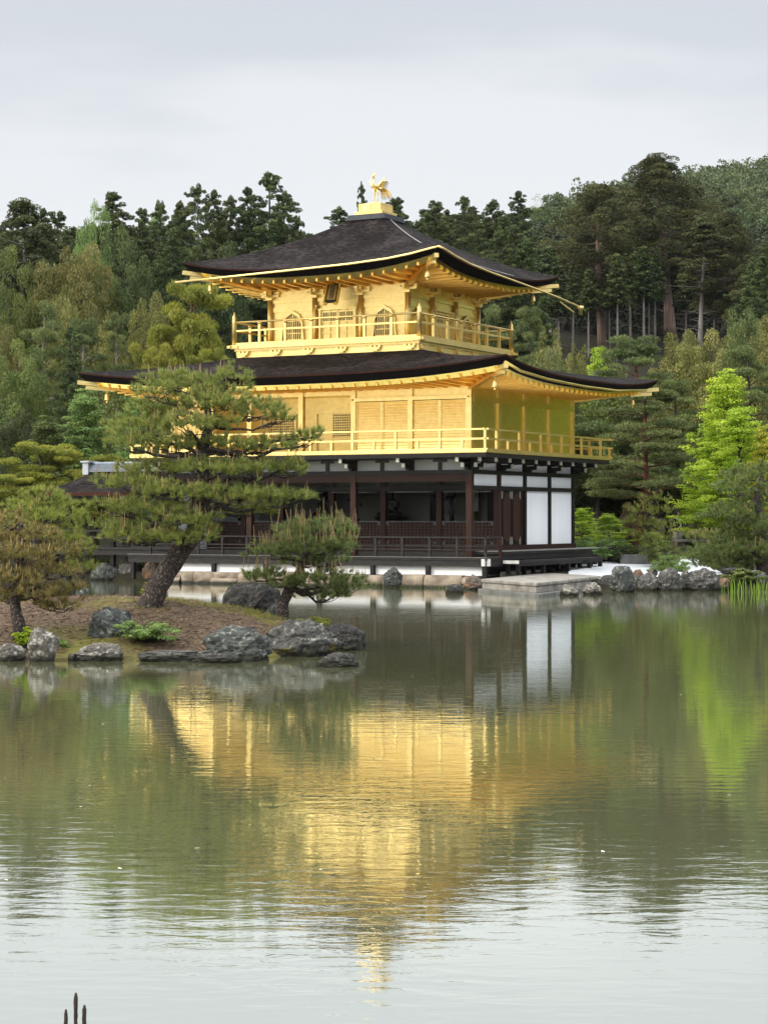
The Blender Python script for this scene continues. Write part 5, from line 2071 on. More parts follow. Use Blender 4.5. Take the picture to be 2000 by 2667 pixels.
# ---- right of the pavilion
T('airy0', 943, 476, 150, 90, 'cypress_tree', 'thin tree top beside the roof bird', 'f_hinoki')
T('hinoki2', 885, 540, 140, 220, 'cypress_tree', 'dark cypress behind the left side of the roof crown', 'f_hinoki')
T('hinoki0', 1045, 518, 140, 240, 'cypress_tree', 'dark cypress right of the roof bird', 'f_hinoki')
T('hinoki3', 1125, 522, 144, 220, 'cypress_tree', 'second dark cypress right of the roof bird', 'f_hinoki')
T('airy1', 1200, 512, 142, 240, 'cypress_tree', 'dark cypress above the middle of the right roof slope', 'f_hinoki')
T('hinoki1', 1275, 520, 146, 220, 'cypress_tree', 'dark cypress where the forest skyline dips before the hill', 'f_hinoki')
T('hinoki0', 1345, 502, 155, 190, 'cypress_tree', 'cypress standing where the hill begins to rise', 'f_hinoki')
T('sugi0', 1745, 392, 200, 350, 'cedar_tree', 'giant cedar with thick pale brown trunk, tallest tree of the picture', 'f_sugi', 'bark_sugi', base=terr(1725, 200))
T('sugi1', 1570, 464, 190, 270, 'cedar_tree', 'dark giant cedar left of the tallest one', 'f_sugi', 'bark_sugi')
T('sugi2', 1905, 540, 182, 180, 'cedar_tree', 'brownish cedar with pale trunk right of the tallest one', 'f_sugi', 'bark_sugi')
T('bare1', 1822, 580, 180, 200, 'cypress_tree', 'thin cypress with long pale bare trunk right of the tallest cedar', 'f_sugi', 'bark_grey')
T('sugi0', 1985, 620, 176, 170, 'cedar_tree', 'dark cedar at the right edge of the forest', 'f_sugi', 'bark_sugi')
for i, (px, top, d, w) in enumerate(((1418, 660, 174, 80), (1432, 640, 180, 80), (1452, 690, 172, 80), (1533, 700, 184, 60), (1588, 700, 188, 55), (1607, 660, 182, 70), (1643, 640, 186, 75), (1676, 640, 184, 75), (1689, 660, 190, 60), (1706, 660, 188, 60), (1785, 690, 186, 70), (1858, 700, 184, 70), (1492, 690, 186, 60))):
    T('slim%d' % (i % 2), px, top, d, w, 'cedar_tree', 'slim pale trunk cedar in the dark stand below the giant cedars', 'f_hinoki', 'bark_grey', group='slim cedars of the dark stand')
for i in range(22):
    T('slim%d' % (i % 2), 1400 + i * 26 + RND.uniform(-6, 6), RND.uniform(600, 660), RND.choice((196, 204, 212, 222, 232)), RND.uniform(80, 110), 'cedar_tree', 'slim cedar deep in the dark stand below the giant cedars', 'f_hinoki', 'bark_dark', group='deeper slim cedars of the dark stand')
T('pine0', 1300, 800, 99, 200, 'pine_tree', 'layered pine just right of the upper balcony', 'f_redpine')
T('pine1', 1385, 795, 102, 190, 'pine_tree', 'layered pine below the end of the roof gutter', 'f_redpine')
T('spiky0', 1435, 828, 97, 190, 'chinquapin_tree', 'yellowish plumed tree right of the upper balcony above the lower roof', 'f_olive')
T('spiky1', 1495, 858, 95, 150, 'chinquapin_tree', 'smaller yellowish plumed tree beside the bigger plumed one', 'f_olive')
T('dome1', 1400, 930, 91, 220, 'broadleaf_tree', 'green bushy tree showing over the right slope of the lower roof', 'f_redpine')
T('maple0', 1545, 900, 94, 140, 'maple_tree', 'bright green small tree under the dark cedar stand', 'f_maple')
T('pine0', 1555, 905, 96, 260, 'pine_tree', 'smaller light green pine left of the broad one under the dark stand', 'f_redpine')
T('pine1', 1660, 870, 91, 400, 'pine_tree', 'broad light green pine in front of the dark cedar stand', 'f_redpine', 'bark_red')
T('dome0', 1785, 845, 101, 190, 'chinquapin_tree', 'yellow olive tree at the foot of the tallest cedar', 'f_olive')
T('dome2', 1850, 905, 99, 220, 'chinquapin_tree', 'pale olive tree with feathery crown right of the broad light pine', 'f_olive')
T('spiky1', 1948, 755, 97, 240, 'pine_tree', 'pale young pine with upright shoots near the right edge', 'f_redpine')
T('dome1', 2000, 850, 95, 170, 'broadleaf_tree', 'olive tree cut by the right edge below the pale young pine', 'f_olive')
T('pine0', 1965, 900, 88, 290, 'pine_tree', 'dark spreading pine above the bright maple at the right edge', 'f_redpine')
T('pine1', 1760, 985, 90, 260, 'pine_tree', 'shaded pine between the red trunked pine and the bright maple', 'f_redpine')
T('dome2', 1560, 1010, 91, 260, 'broadleaf_tree', 'grey green tree behind the right tip of the lower roof', 'f_broad')
T('pine2', 1690, 990, 83, 380, 'pine_tree', 'tall pine with bare reddish trunk right of the pavilion', 'f_redpine', 'bark_red')
T('maple1', 1868, 955, 79, 300, 'maple_tree', 'bright yellow green maple, the brightest tree of the right side', 'f_maple')
T('maple0', 1925, 1060, 77, 300, 'maple_tree', 'green maple under the brightest one', 'f_maple')
T('maple0', 1838, 1120, 78.5, 240, 'maple_tree', 'loose green maple at the left foot of the brightest one', 'f_maple')
T('maple0', 1990, 1105, 76, 170, 'maple_tree', 'yellowish maple cut by the right edge', 'f_maple_yel')
T('maple1', 1890, 1200, 84, 230, 'maple_tree', 'low maple with yellow spreading layers above the dark right pine', 'f_maple_yel')
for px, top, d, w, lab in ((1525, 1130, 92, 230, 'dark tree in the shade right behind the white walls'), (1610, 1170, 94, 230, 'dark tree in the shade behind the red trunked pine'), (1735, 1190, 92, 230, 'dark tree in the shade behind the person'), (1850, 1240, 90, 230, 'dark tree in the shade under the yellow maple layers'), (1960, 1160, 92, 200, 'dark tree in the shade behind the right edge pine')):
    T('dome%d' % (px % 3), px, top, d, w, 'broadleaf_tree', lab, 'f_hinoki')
SHR = [('maple0', 1512, 1322, 78, 150, 'maple_shrub', 'bright green shrub touching the white wall corner', 'f_maple'),
       ('maple1', 1600, 1335, 76, 150, 'maple_shrub', 'yellow green shrub with airy top behind the side platform', 'f_maple'),
       ('bush0', 1636, 1312, 77, 46, 'maple_shrub', 'thin red brown leaved shrub beside the tiered pine', 'f_red'),
       ('bush1', 1560, 1400, 74, 120, 'azalea_shrub', 'low green shrub behind the end of the side platform', 'f_green'),
       ('bush0', 1642, 1420, 73, 130, 'azalea_shrub', 'dark clipped mound behind the grey stone block', 'f_hinoki'),
       ('bush1', 1818, 1325, 82.5, 140, 'round_shrub', 'rounded dark green shrub right of the person', 'f_broad'),
       ('bush0', 1700, 1388, 73, 85, 'clipped_shrub', 'light topped clipped shrub left of the person', 'f_pine_lt'),
       ('bush1', 1728, 1415, 71, 115, 'clipped_shrub', 'dark rounded shrub on the brown soil before the person', 'f_broad'),
       ('bush0', 1890, 1392, 72, 120, 'clipped_shrub', 'yellowish low shrub under the end of the wooden rail', 'f_pine_lt'),
       ('bush1', 1990, 1392, 75, 150, 'clipped_shrub', 'dark shrub at the right edge behind the right edge pine', 'f_broad')]
for key, px, top, d, w, nm, lab, cm in SHR:
    T(key, px, top, d, w, nm, lab, cm, cat='shrub')

# ---- the forest behind: cypresses of the slope one cannot tell apart
SKY = [(-400, 560), (0, 560), (100, 575), (200, 585), (260, 590), (310, 570), (380, 570), (430, 550), (510, 530), (580, 540), (690, 510), (770, 560), (830, 595), (880, 565), (950, 545), (1050, 540), (1200, 530), (1300, 525), (1340, 525), (1400, 560), (1500, 580), (1700, 560), (1790, 600), (1850, 640), (2300, 650)]
cnt = 0
frnd = random.Random(5)
for d, step in ((124, 78), (131, 74), (139, 74), (148, 78), (158, 82), (170, 86), (184, 90), (200, 94), (218, 96)):
    px = -180 + frnd.uniform(0, 60)
    while px < 2200:
        px += step * frnd.uniform(0.75, 1.25)
        if d < 235 and 1385 < px < 1960: continue     # the cedar stand has its own trees
        z0 = terr(px, d)
        H = frnd.uniform(11, 15)
        top = HOR - (z0 + H - CZ) * FPX / d
        lim = interp(SKY, px) + frnd.uniform(6, 40)
        top = max(top, lim)
        if HOR - (z0 + 3 - CZ) * FPX / d < top: continue
        w = frnd.uniform(150, 230) * 130 / d
        T('hinoki%d' % frnd.randint(0, 3), px, top, d, w, 'cypress_tree', 'cypress in the unbroken dark forest on the slope behind the pavilion', 'f_hinoki', 'bark_dark', group='cypresses of the forest slope')
        cnt += 1
for me in FAR + FARC: me.materials.append(M['f_far'])
for d, step in ((242, 46), (258, 44), (275, 42), (293, 40), (312, 38), (333, 38), (356, 36)):
    px = 1010 + frnd.uniform(0, 40)
    while px < 2100:
        px += step * frnd.uniform(0.7, 1.3)
        z0 = terr(px, d)
        if HOR - (z0 + 7 - CZ) * FPX / d < interp([(1000, 540), (1300, 520), (1345, 505), (1420, 475), (1500, 452), (1560, 445), (2100, 380)], px) - 6: continue
        if d > interp(RIDGE, px, 2) + 25: continue
        me = frnd.choice(FAR + FARC[:1])
        o = bpy.data.objects.new('hill_tree', me)
        COL.objects.link(o)
        x, y = XY(px, d)
        o.location = (x, y, z0 - 0.6)
        s = frnd.uniform(0.75, 1.25)
        o.scale = (s, s, s * frnd.uniform(0.8, 1.15)); o.rotation_euler = (0, 0, frnd.uniform(0, 6.28))
        tag(o, 'small tree on the wooded hillside beyond the tallest cedar', 'tree', 'trees of the wooded hillside')
        cnt += 1


def hill_forest():
    """the far wood, one mass: leaf clumps over the upper hill"""
    r = np.random.default_rng(3)
    cl = []
    fr = random.Random(9)
    d = 372.0
    while d < 600:
        px = 900
        while px < 2300:
            px += 30 * fr.uniform(0.6, 1.4) * 380 / d
            if d > interp(RIDGE, px, 2) + 30: continue
            x, y = XY(px, d + fr.uniform(-4, 4))
            z = terr(px, d)
            s = fr.uniform(1.5, 2.7)
            for k in range(3):
                cl.append((x + fr.gauss(0, 0.9), y + fr.gauss(0, .9), z + 2.6 + fr.gauss(0, 0.8) + k * 0.9, s * (1 - .22 * k), s * (1 - .22 * k), s * 0.8))
        d += 8.5
    d = 262.0
    while d < 400:      # low far hill behind the left skyline
        px = -160
        while px < 900:
            px += 40 * fr.uniform(0.6, 1.4) * 300 / d
            if d > interp(RIDGE, px, 2) + 20: continue
            x, y = XY(px, d)
            s = fr.uniform(1.4, 2.6)
            for k in range(2):
                cl.append((x + fr.gauss(0, 0.9), y + fr.gauss(0, .9), terr(px, d) + 2.6 + k * 1.1, s * (1 - .22 * k), s * (1 - .22 * k), s * 0.8))
        d += 12
    me = clump_mesh('hill_forest', cl, 33, 62, 0.40, 0.55, 'broad', up=0.5, shell=0.75)
    o = link('hill_forest', me, M['f_far'])
    tag(o, kind='stuff')


hill_forest()
print('forest trees', cnt)


def side_forest():
    """woods round the right bank beyond the frame: what the east walls mirror"""
    cl = []
    fr = random.Random(19)
    for i in range(420):
        px, d = fr.uniform(2350, 7000), fr.uniform(70, 150)
        x, y = XY(px, d)
        z = terr(px, d)
        hgt = fr.uniform(8, 15)
        for k in range(4):
            s = fr.uniform(1.2, 2.0)
            cl.append((x + fr.gauss(0, 1.2), y + fr.gauss(0, 1.2), z + hgt * (k + 0.8) / 4.2, s * (1.25 - .18 * k), s * (1.25 - .18 * k), s))
    for i in range(620):
        px, d = fr.uniform(-3800, -230), fr.uniform(100, 330)
        x, y = XY(px, d)
        z = terr(px, d)
        hgt = fr.uniform(8, 14)
        for k in range(4):
            s = fr.uniform(1.3, 2.4) * (1 + d / 500)
            cl.append((x + fr.gauss(0, 1.2), y + fr.gauss(0, 1.2), z + hgt * (k + 0.8) / 4.2, s * (1.25 - .18 * k), s * (1.25 - .18 * k), s))
    me = clump_mesh('side_forest', cl, 34, 70, 0.5, 0.7, 'broad', up=0.4, shell=0.6)
    tag(link('side_forest', me, M['f_broad']), kind='stuff')


side_forest()


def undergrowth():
    """added leaf mass, coloured near-black for shade, that closes the back of the cedar stand"""
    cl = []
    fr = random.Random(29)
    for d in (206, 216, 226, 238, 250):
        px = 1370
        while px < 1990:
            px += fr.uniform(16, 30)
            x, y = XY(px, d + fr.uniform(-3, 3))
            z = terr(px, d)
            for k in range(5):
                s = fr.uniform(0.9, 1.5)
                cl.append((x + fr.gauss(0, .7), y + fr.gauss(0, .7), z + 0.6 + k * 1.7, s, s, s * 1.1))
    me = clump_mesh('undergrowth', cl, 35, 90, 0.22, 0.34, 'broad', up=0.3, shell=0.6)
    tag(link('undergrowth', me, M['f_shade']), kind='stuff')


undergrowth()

# ------------------------------------------------------------------ garden pines close to the camera: real needle tufts and candles
def needle_tufts(P, D, r, nn=22, L=0.10, w=0.0075, spread=1.0):
    """P, D (N,3): shoots and their directions; every needle a thin triangle"""
    N = len(P)
    idx = np.repeat(np.arange(N), nn)
    rnd = unit(r.normal(size=(N * nn, 3)))
    d = unit(D[idx] + rnd * spread * r.uniform(0.5, 1.1, size=(N * nn, 1)))
    base = P[idx] - D[idx] * (r.random((N * nn, 1)) * 0.05)
    tip = base + d * (L * r.uniform(0.75, 1.2, size=(N * nn, 1)))
    sd = unit(np.cross(d, r.normal(size=(N * nn, 3)))) * w * 0.5
    v = np.stack([base - sd, base + sd, tip], axis=1).reshape(-1, 3)
    t = np.clip(r.random(N)[idx] * 0.6 + r.random(N * nn) * 0.4, 0, 1)
    return v, np.repeat(t, 3)


def candle_mesh(P, H, r, rad=0.009):
    N = len(P)
    lean = r.normal(size=(N, 2)) * 0.13
    top = P + np.stack([lean[:, 0] * H, lean[:, 1] * H, H], axis=1)
    vs = []
    a = np.arange(3) * 2.0944
    for i in range(N):
        for k in range(3):
            k2 = (k + 1) % 3
            c0 = P[i] + np.array([math.cos(a[k]), math.sin(a[k]), 0]) * rad
            c1 = P[i] + np.array([math.cos(a[k2]), math.sin(a[k2]), 0]) * rad
            d0 = top[i] + np.array([math.cos(a[k]), math.sin(a[k]), 0]) * rad * 0.55
            d1 = top[i] + np.array([math.cos(a[k2]), math.sin(a[k2]), 0]) * rad * 0.55
            vs += [c0, c1, d1, d0]
    return np.array(vs)


def garden_pine(name, label, trunk, pads, d0, cm, seed, needle=0.12, dens=1.0, candles=0.18, ch=(0.08, 0.24), nw=0.010, bark='bark', nn=28, base_z=None, cat='pine', spread=0.95, crad=0.0075, tri=True):
    """trunk: (px, py, dd, radius); pads: (px, py, half width px, half height px, dd, joint index or None)"""
    rr = random.Random(seed)
    r = np.random.default_rng(seed)
    foot = PT(trunk[0][0], trunk[0][1], d0 + trunk[0][2])
    root = empty(name, foot, 0, label, cat)
    loc = lambda px, py, dd: PT(px, py, d0 + dd) - foot
    tp = [loc(a, b, c) for a, b, c, _ in trunk]
    tr = [q_[3] for q_ in trunk]
    # finer trunk with knots
    fp, fr = [], []
    for (a, b, ra, rb) in zip(tp, tp[1:], tr, tr[1:]):
        for k in range(4):
            t = k / 4
            fp.append(a.lerp(b, t) + Vector((rr.gauss(0, 1), rr.gauss(0, 1), 0)) * ra * 0.035)
            fr.append((ra + (rb - ra) * t) * rr.uniform(0.97, 1.03))
    fp.append(tp[-1]); fr.append(tr[-1])
    fp[0] = fp[0] - Vector((0, 0, 0.12)); fr[0] *= 1.35
    mb = MB().tube(fp, fr, 12)
    allP, allD, cP, cH = [], [], [], []
    sc_ = d0 / FPX
    for i, pd in enumerate(pads):
        px, py, hw, hh, dd, j = pd
        c = loc(px, py, dd)
        a, h = hw * sc_, hh * sc_
        b = a * 0.75
        j = len(tp) - 1 if j is None else j
        s = tp[j]
        e_ = c + Vector((0, 0, -h * 0.55))
        bp = bough(mb, s, e_, max(0.018, min(0.06, tr[j] * 0.45)), rr, rr.uniform(-0.1, 0.12), 6, 6)
        for k in range(7):     # side branchlets under the pad
            an = rr.uniform(0, 6.28)
            q_ = c + Vector((math.cos(an) * a * 0.75, math.sin(an) * b * 0.75, -h * 0.2 + rr.uniform(-0.2, 0.3) * h))
            bough(mb, bp[4].lerp(e_, rr.random()), q_, 0.014, rr, 0.1, 4, 3)
        area = 3.14 * a * b
        n = max(12, int(area / (needle * needle * 0.62) * dens))
        u = np.sqrt(r.random(n)) ; an = r.random(n) * 6.283
        # irregular outline: lobes
        lob = 1 + 0.22 * np.sin(an * 3 + seed + i) + 0.14 * np.sin(an * 7 + i * 2)
        x, y = a * u * np.cos(an) * lob, b * u * np.sin(an) * lob
        z = h * (0.95 * np.sqrt(np.clip(1 - u * u, 0, 1)) * r.uniform(-0.25, 1.0, n) + 0.12 * r.normal(size=n)) + h * 0.15 * np.sin(x / (a + 1e-6) * 5 + i)
        P = np.stack([x, y, z], axis=1) + np.array(c)
        D = unit(np.stack([x / a * 0.85, y / b * 0.85, 0.65 + 0.25 * r.random(n)], axis=1) + r.normal(size=(n, 3)) * 0.28)
        allP.append(P); allD.append(D)
        pick = r.random(n) < candles * np.where(z > h * 0.15, 1.0, 0.25)
        cp = P[pick]
        cP.append(cp); cH.append(r.uniform(ch[0], ch[1], len(cp)) * (0.7 + 0.5 * r.random()))
    mb.build('trunk', M[bark], root)
    v, t = needle_tufts(np.concatenate(allP), np.concatenate(allD), r, nn, needle, nw, spread)
    link('crown', np_mesh('crown', v, 3, t), M[cm], root)
    cp, chh = np.concatenate(cP), np.concatenate(cH)
    if len(cp):
        link('candle_shoots', np_mesh('candle_shoots', candle_mesh(cp, chh, r, crad), 4), M['candle'], root)
    return root


# the tall leaning pine of the island
big = [(382, 1592, 0, 0.225), (412, 1525, 0, 0.19), (460, 1450, 0.1, 0.175), (503, 1395, 0.1, 0.16), (522, 1335, 0.1, 0.15), (524, 1270, 0, 0.15), (530, 1220, 0, 0.12), (526, 1180, 0, 0.11), (545, 1110, 0, 0.08), (540, 1040, 0, 0.05), (520, 990, 0, 0.03)]
bp_ = [(455, 990, 85, 34, 0.1, 9), (600, 985, 70, 38, -0.1, 9), (520, 1015, 120, 36, 0.3, 9), (395, 1015, 70, 30, -0.2, 8),
       (560, 1050, 100, 36, -0.35, 8), (440, 1062, 110, 36, 0.35, 8), (665, 1068, 95, 36, 0.15, 8), (720, 1085, 55, 28, -0.1, 8),
       (360, 1105, 90, 38, 0.1, 7), (500, 1105, 115, 34, -0.4, 7), (345, 1150, 90, 36, -0.3, 7), (470, 1158, 120, 36, 0.3, 7), (590, 1160, 70, 36, -0.2, 7), (700, 1165, 95, 30, 0.1, 7), (790, 1145, 60, 30, 0.0, 7), (825, 1125, 24, 26, 0.0, 7),
       (560, 1222, 130, 32, -0.3, 5), (690, 1222, 110, 36, 0.2, 5), (770, 1225, 50, 30, 0.0, 5), (400, 1222, 100, 30, 0.3, 5),
       (345, 1262, 95, 36, -0.1, 5), (460, 1285, 110, 34, -0.45, 5), (600, 1290, 120, 38, -0.4, 4), (720, 1300, 95, 34, 0.0, 4), (320, 1325, 95, 34, -0.1, 4), (640, 1330, 90, 22, 0.45, 4),
       (430, 1320, 90, 32, 0.4, 4), (470, 1352, 100, 26, -0.5, 4), (300, 1368, 70, 26, 0.2, 4), (355, 1398, 110, 36, -0.2, 3), (480, 1400, 90, 36, -0.5, 3), (540, 1385, 40, 26, -0.3, 3)]
garden_pine('island_pine', 'tall leaning garden pine with layered pads rising from the island before the pavilion', big, bp_, 34.8, 'f_pine', 3, dens=0.92, candles=0.32, ch=(0.08, 0.24), crad=0.0065)
small = [(734, 1612, 0, 0.13), (738, 1570, 0, 0.105), (756, 1530, 0, 0.10), (778, 1495, 0, 0.085), (790, 1462, 0, 0.07), (806, 1420, 0, 0.05), (826, 1375, 0, 0.03)]
sp_ = [(845, 1375, 85, 36, 0.0, 6), (770, 1390, 75, 36, 0.15, 5), (880, 1410, 50, 40, -0.2, 5), (810, 1425, 105, 36, -0.25, 5), (720, 1440, 75, 32, 0.05, 4), (870, 1455, 60, 34, 0.2, 4), (790, 1465, 60, 26, 0.3, 4), (690, 1500, 70, 24, 0.0, 3), (740, 1520, 50, 26, -0.2, 3), (840, 1510, 90, 34, -0.1, 2), (910, 1525, 60, 32, 0.0, 2), (850, 1550, 70, 22, 0.15, 2)]
garden_pine('island_pine', 'small twisted garden pine at the right end of the island with tall rusty candles', small, sp_, 36.3, 'f_pine_dark', 5, dens=1.1, candles=0.45, ch=(0.14, 0.36))
leftp = [(55, 1648, 0, 0.12), (42, 1590, 0, 0.09), (38, 1545, 0, 0.08), (50, 1490, 0, 0.07), (60, 1420, 0, 0.05), (55, 1360, 0, 0.03)]
lp_ = [(30, 1362, 70, 34, 0, 5), (110, 1395, 75, 36, -0.2, 5), (20, 1405, 80, 34, 0.2, 4), (150, 1440, 70, 36, 0, 4), (70, 1445, 90, 36, -0.35, 4), (-20, 1460, 90, 36, 0, 3), (120, 1485, 90, 34, -0.1, 3), (30, 1510, 90, 32, -0.3, 3), (170, 1530, 60, 30, 0.15, 2), (90, 1545, 100, 28, -0.1, 2), (150, 1578, 70, 28, 0, 2), (20, 1560, 50, 22, 0.2, 2)]
garden_pine('island_pine', 'reddish tipped garden pine cut by the left edge of the picture', leftp, lp_, 32.9, 'f_pine_rust', 8, dens=0.85, candles=0.75, ch=(0.05, 0.16))
backp = [(110, 1580, 0, 0.11), (115, 1480, 0, 0.09), (110, 1400, 0, 0.07), (125, 1340, 0, 0.05), (130, 1300, 0, 0.03)]
bk_ = [(115, 1290, 55, 32, 0, 4), (160, 1312, 55, 32, 0.1, 4), (70, 1325, 65, 32, -0.1, 3), (130, 1345, 90, 36, -0.3, 3), (195, 1365, 45, 30, 0, 3), (60, 1372, 80, 30, 0.2, 2), (160, 1400, 80, 34, -0.2, 2), (210, 1420, 45, 26, 0, 2), (195, 1480, 60, 30, 0, 1), (215, 1440, 40, 40, 0.1, 1)]
garden_pine('island_pine', 'lighter green garden pine behind the reddish tipped one at the left', backp, bk_, 37.5, 'f_pine_lt', 9, dens=0.9, candles=0.25, ch=(0.05, 0.18))

# right edge pine and the tiny pine, on the far shore
rp = [(1995, 1500, 0, 0.24), (1975, 1440, 0, 0.2), (1985, 1370, 0, 0.16), (1970, 1300, 0, 0.12), (1985, 1240, 0, 0.07)]
rq = [(1975, 1235, 60, 34, 0, 4), (1920, 1275, 70, 34, -0.4, 4), (2010, 1290, 80, 34, 0.5, 3), (1940, 1325, 80, 36, 0.3, 3), (1900, 1345, 70, 34, -0.5, 3), (1990, 1370, 90, 36, -0.6, 2), (1930, 1400, 80, 34, 0.2, 2), (1870, 1435, 75, 30, -0.3, 1), (1960, 1440, 95, 34, -0.6, 1), (1830, 1455, 60, 24, 0.0, 1), (1910, 1465, 90, 28, 0.3, 1), (1985, 1478, 70, 24, 0.6, 0), (1880, 1476, 60, 22, -0.3, 0), (1925, 1240, 50, 24, 0.5, 4)]
garden_pine('shore_pine', 'dark layered pine overhanging the brown bank at the right edge', rp, rq, 66.0, 'f_pine_dark', 12, needle=0.17, nw=0.016, dens=1.1, nn=26, candles=0.14, ch=(0.10, 0.26), crad=0.012)
tp_ = [(1748, 1490, 0, 0.07), (1745, 1474, 0, 0.05), (1742, 1455, 0, 0.03)]
tq = [(1742, 1454, 26, 9, 0, 2), (1725, 1468, 32, 9, -0.1, 1), (1766, 1470, 30, 9, 0.1, 1), (1745, 1482, 50, 9, -0.2, 1), (1775, 1484, 26, 7, 0.1, 1), (1712, 1484, 20, 7, 0.1, 1)]
garden_pine('shore_pine', 'tiny flat layered pine standing on white gravel behind the shore rocks', tp_, tq, 63.6, 'f_green', 13, needle=0.10, nw=0.014, dens=1.0, nn=16, candles=0)
tier = [(1690, 1425, 0, 0.14), (1688, 1360, 0, 0.1), (1692, 1300, 0, 0.05)]
tq = [(1700, 1300, 38, 26, 0, 2), (1668, 1330, 42, 24, -0.2, 2), (1715, 1335, 36, 26, 0.2, 2), (1665, 1362, 50, 24, 0, 1), (1712, 1372, 42, 22, -0.2, 1), (1665, 1395, 56, 20, -0.1, 1), (1712, 1402, 42, 20, 0.2, 0)]
garden_pine('tiered_pine', 'clipped tiered pine with straw coloured candles left of the person', tier, tq, 76.0, 'f_pine_lt', 14, needle=0.17, nw=0.018, dens=1.0, nn=18, candles=0.5, ch=(0.08, 0.18), crad=0.014)
sm = [(1850, 1440, 0, 0.1), (1838, 1418, 0, 0.08), (1822, 1400, 0, 0.05)]
sq = [(1805, 1398, 34, 14, 0, 2), (1850, 1398, 36, 14, 0, 2), (1885, 1402, 30, 12, 0.2, 1), (1830, 1390, 40, 12, 0.3, 2)]
garden_pine('shore_pine', 'low crooked pine under the wooden rail right of the person', sm, sq, 71.0, 'f_pine', 15, needle=0.15, nw=0.017, dens=1.0, nn=18, candles=0.4, ch=(0.08, 0.18), crad=0.016)

# ------------------------------------------------------------------ low plants
def fronds(name, label, px, py, d, wpx, hpx, cm, seed, n=420, lw=0.02, ll=0.045, cat='shrub', z=None):
    """small low shrub of flat leafy sprays on thin stems"""
    rr = random.Random(seed)
    foot = PT(px, py, d)
    if z is not None: foot.z = z
    w, h = wpx / FPX * d / 2, hpx / FPX * d
    root = empty(name, foot, 0, label, cat)
    mb, cl = MB(), []
    for i in range(26):
        an = rr.uniform(0, 6.28)
        L = w * rr.uniform(0.3, 1.0)
        q = Vector((math.cos(an) * L, math.sin(an) * L * 0.7, h * rr.uniform(0.35, 1.0) * (1.1 - 0.4 * L / w)))
        bp = bough(mb, (0, 0, 0), q, 0.012, rr, -0.15, 4, 4)
        for k in (2, 3, 4):
            c = Vector(bp[k])
            s = w * rr.uniform(0.13, 0.24)
            cl.append((c.x, c.y, c.z, s, s, s * 0.3))
    mb.build('stem', M['bark_dark'], root)
    link('foliage', clump_mesh('foliage', cl, seed, n // 10, lw, ll, 'flat', up=0.3, shell=0.2, jit=0.4), M[cm], root)
    return root


fronds('island_shrub', 'low fresh green shrub with flat sprays on the island shore', 375, 1690, 32.6, 200, 62, 'f_green', 31, n=900, z=0.22)
fronds('island_shrub', 'small leafy green plant beside the upright stone block', 62, 1700, 32.4, 60, 62, 'f_maple', 32, n=500, z=0.15)
fronds('island_shrub', 'dark little plant at the foot of the upright stone block', 165, 1700, 32.5, 36, 34, 'f_green', 33, n=300, z=0.1)
fronds('pine_seedling', 'feathery yellow green seedling pine at the island tip', 818, 1622, 35.4, 120, 46, 'f_cloudpine', 34, n=600, lw=0.012, ll=0.06, z=0.24)
fronds('pine_seedling', 'spindly seedling pine left of the leaning pine trunk', 388, 1580, 37.6, 50, 84, 'f_cloudpine', 35, n=240, lw=0.012, ll=0.06, z=0.5)
fronds('azalea_shrub', 'pink flowered little shrub at the end of the side platform', 1568, 1455, 69.5, 56, 34, 'f_green', 36, n=300, lw=0.05, ll=0.08)
fronds('shore_shrub', 'dark green creeping shrub on the right shore rocks', 1935, 1520, 62.6, 110, 40, 'f_broad', 37, n=600, lw=0.05, ll=0.09)


def blades(name, spots, h, cm, seed, n, spread):
    """clumps of grass blades, one object"""
    r = np.random.default_rng(seed)
    vs, ts = [], []
    for (x, y, z) in spots:
        for i in range(n):
            b = np.array([x + r.normal() * spread, y + r.normal() * spread, z])
            H = h * r.uniform(0.55, 1.1)
            ln = r.normal(size=2) * 0.16
            m_ = b + np.array([ln[0] * H * 0.35, ln[1] * H * 0.35, H * 0.6])
            t = b + np.array([ln[0] * H, ln[1] * H, H])
            a = r.random() * 3.14
            w = np.array([math.cos(a), math.sin(a), 0]) * h * 0.022
            vs += [b - w, b + w, m_ + w * 0.8, m_ - w * 0.8, m_ - w * 0.8, m_ + w * 0.8, t + w * 0.05, t - w * 0.05]
            ts += [r.random()] * 8
    me = np_mesh(name, np.array(vs), 4, np.array(ts))
    return link(name, me, M[cm])


irs = [XY(px, 60.4 + RND.uniform(-0.3, 0.5)) + (-0.03,) for px in (1895, 1922, 1930, 1950, 1968, 1980, 1990, 2010)]
tag(blades('iris_grass', irs, 0.52, 'f_grass', 41, 9, 0.10), kind='stuff')
irs = [XY(px, 74.5 + RND.uniform(-0.3, 1.0)) + (0.25,) for px in range(252, 300, 5)] + [XY(px, 74.0) + (0.25,) for px in range(352, 385, 6)]
tag(blades('iris_grass', irs, 0.55, 'f_grass', 42, 26, 0.16), kind='stuff')
gs = []
for i in range(150):
    px, d = RND.uniform(430, 740), RND.uniform(35.0, 36.6)
    gs.append(XY(px, d) + (island_z(px, d) - 0.01,))
for i in range(60):
    px, d = RND.choice((RND.uniform(330, 470), RND.uniform(180, 700))), RND.uniform(32.6, 36.0)
    gs.append(XY(px, d) + (island_z(px, d) - 0.01,))
gs += [XY(px, 36.9) + (island_z(px, 36.9),) for px in (575, 582, 590, 598, 606)] * 3
tag(blades('moss_grass', gs, 0.075, 'f_cloudpine', 43, 16, 0.09), kind='stuff')
wg = []
for i in range(90):
    wg.append((RND.uniform(-8.5, 0.6), -1.42 + RND.uniform(-0.08, 0.03), 0.0))
tag(blades('water_moss', wg, 0.11, 'f_broad', 45, 12, 0.07), kind='stuff')
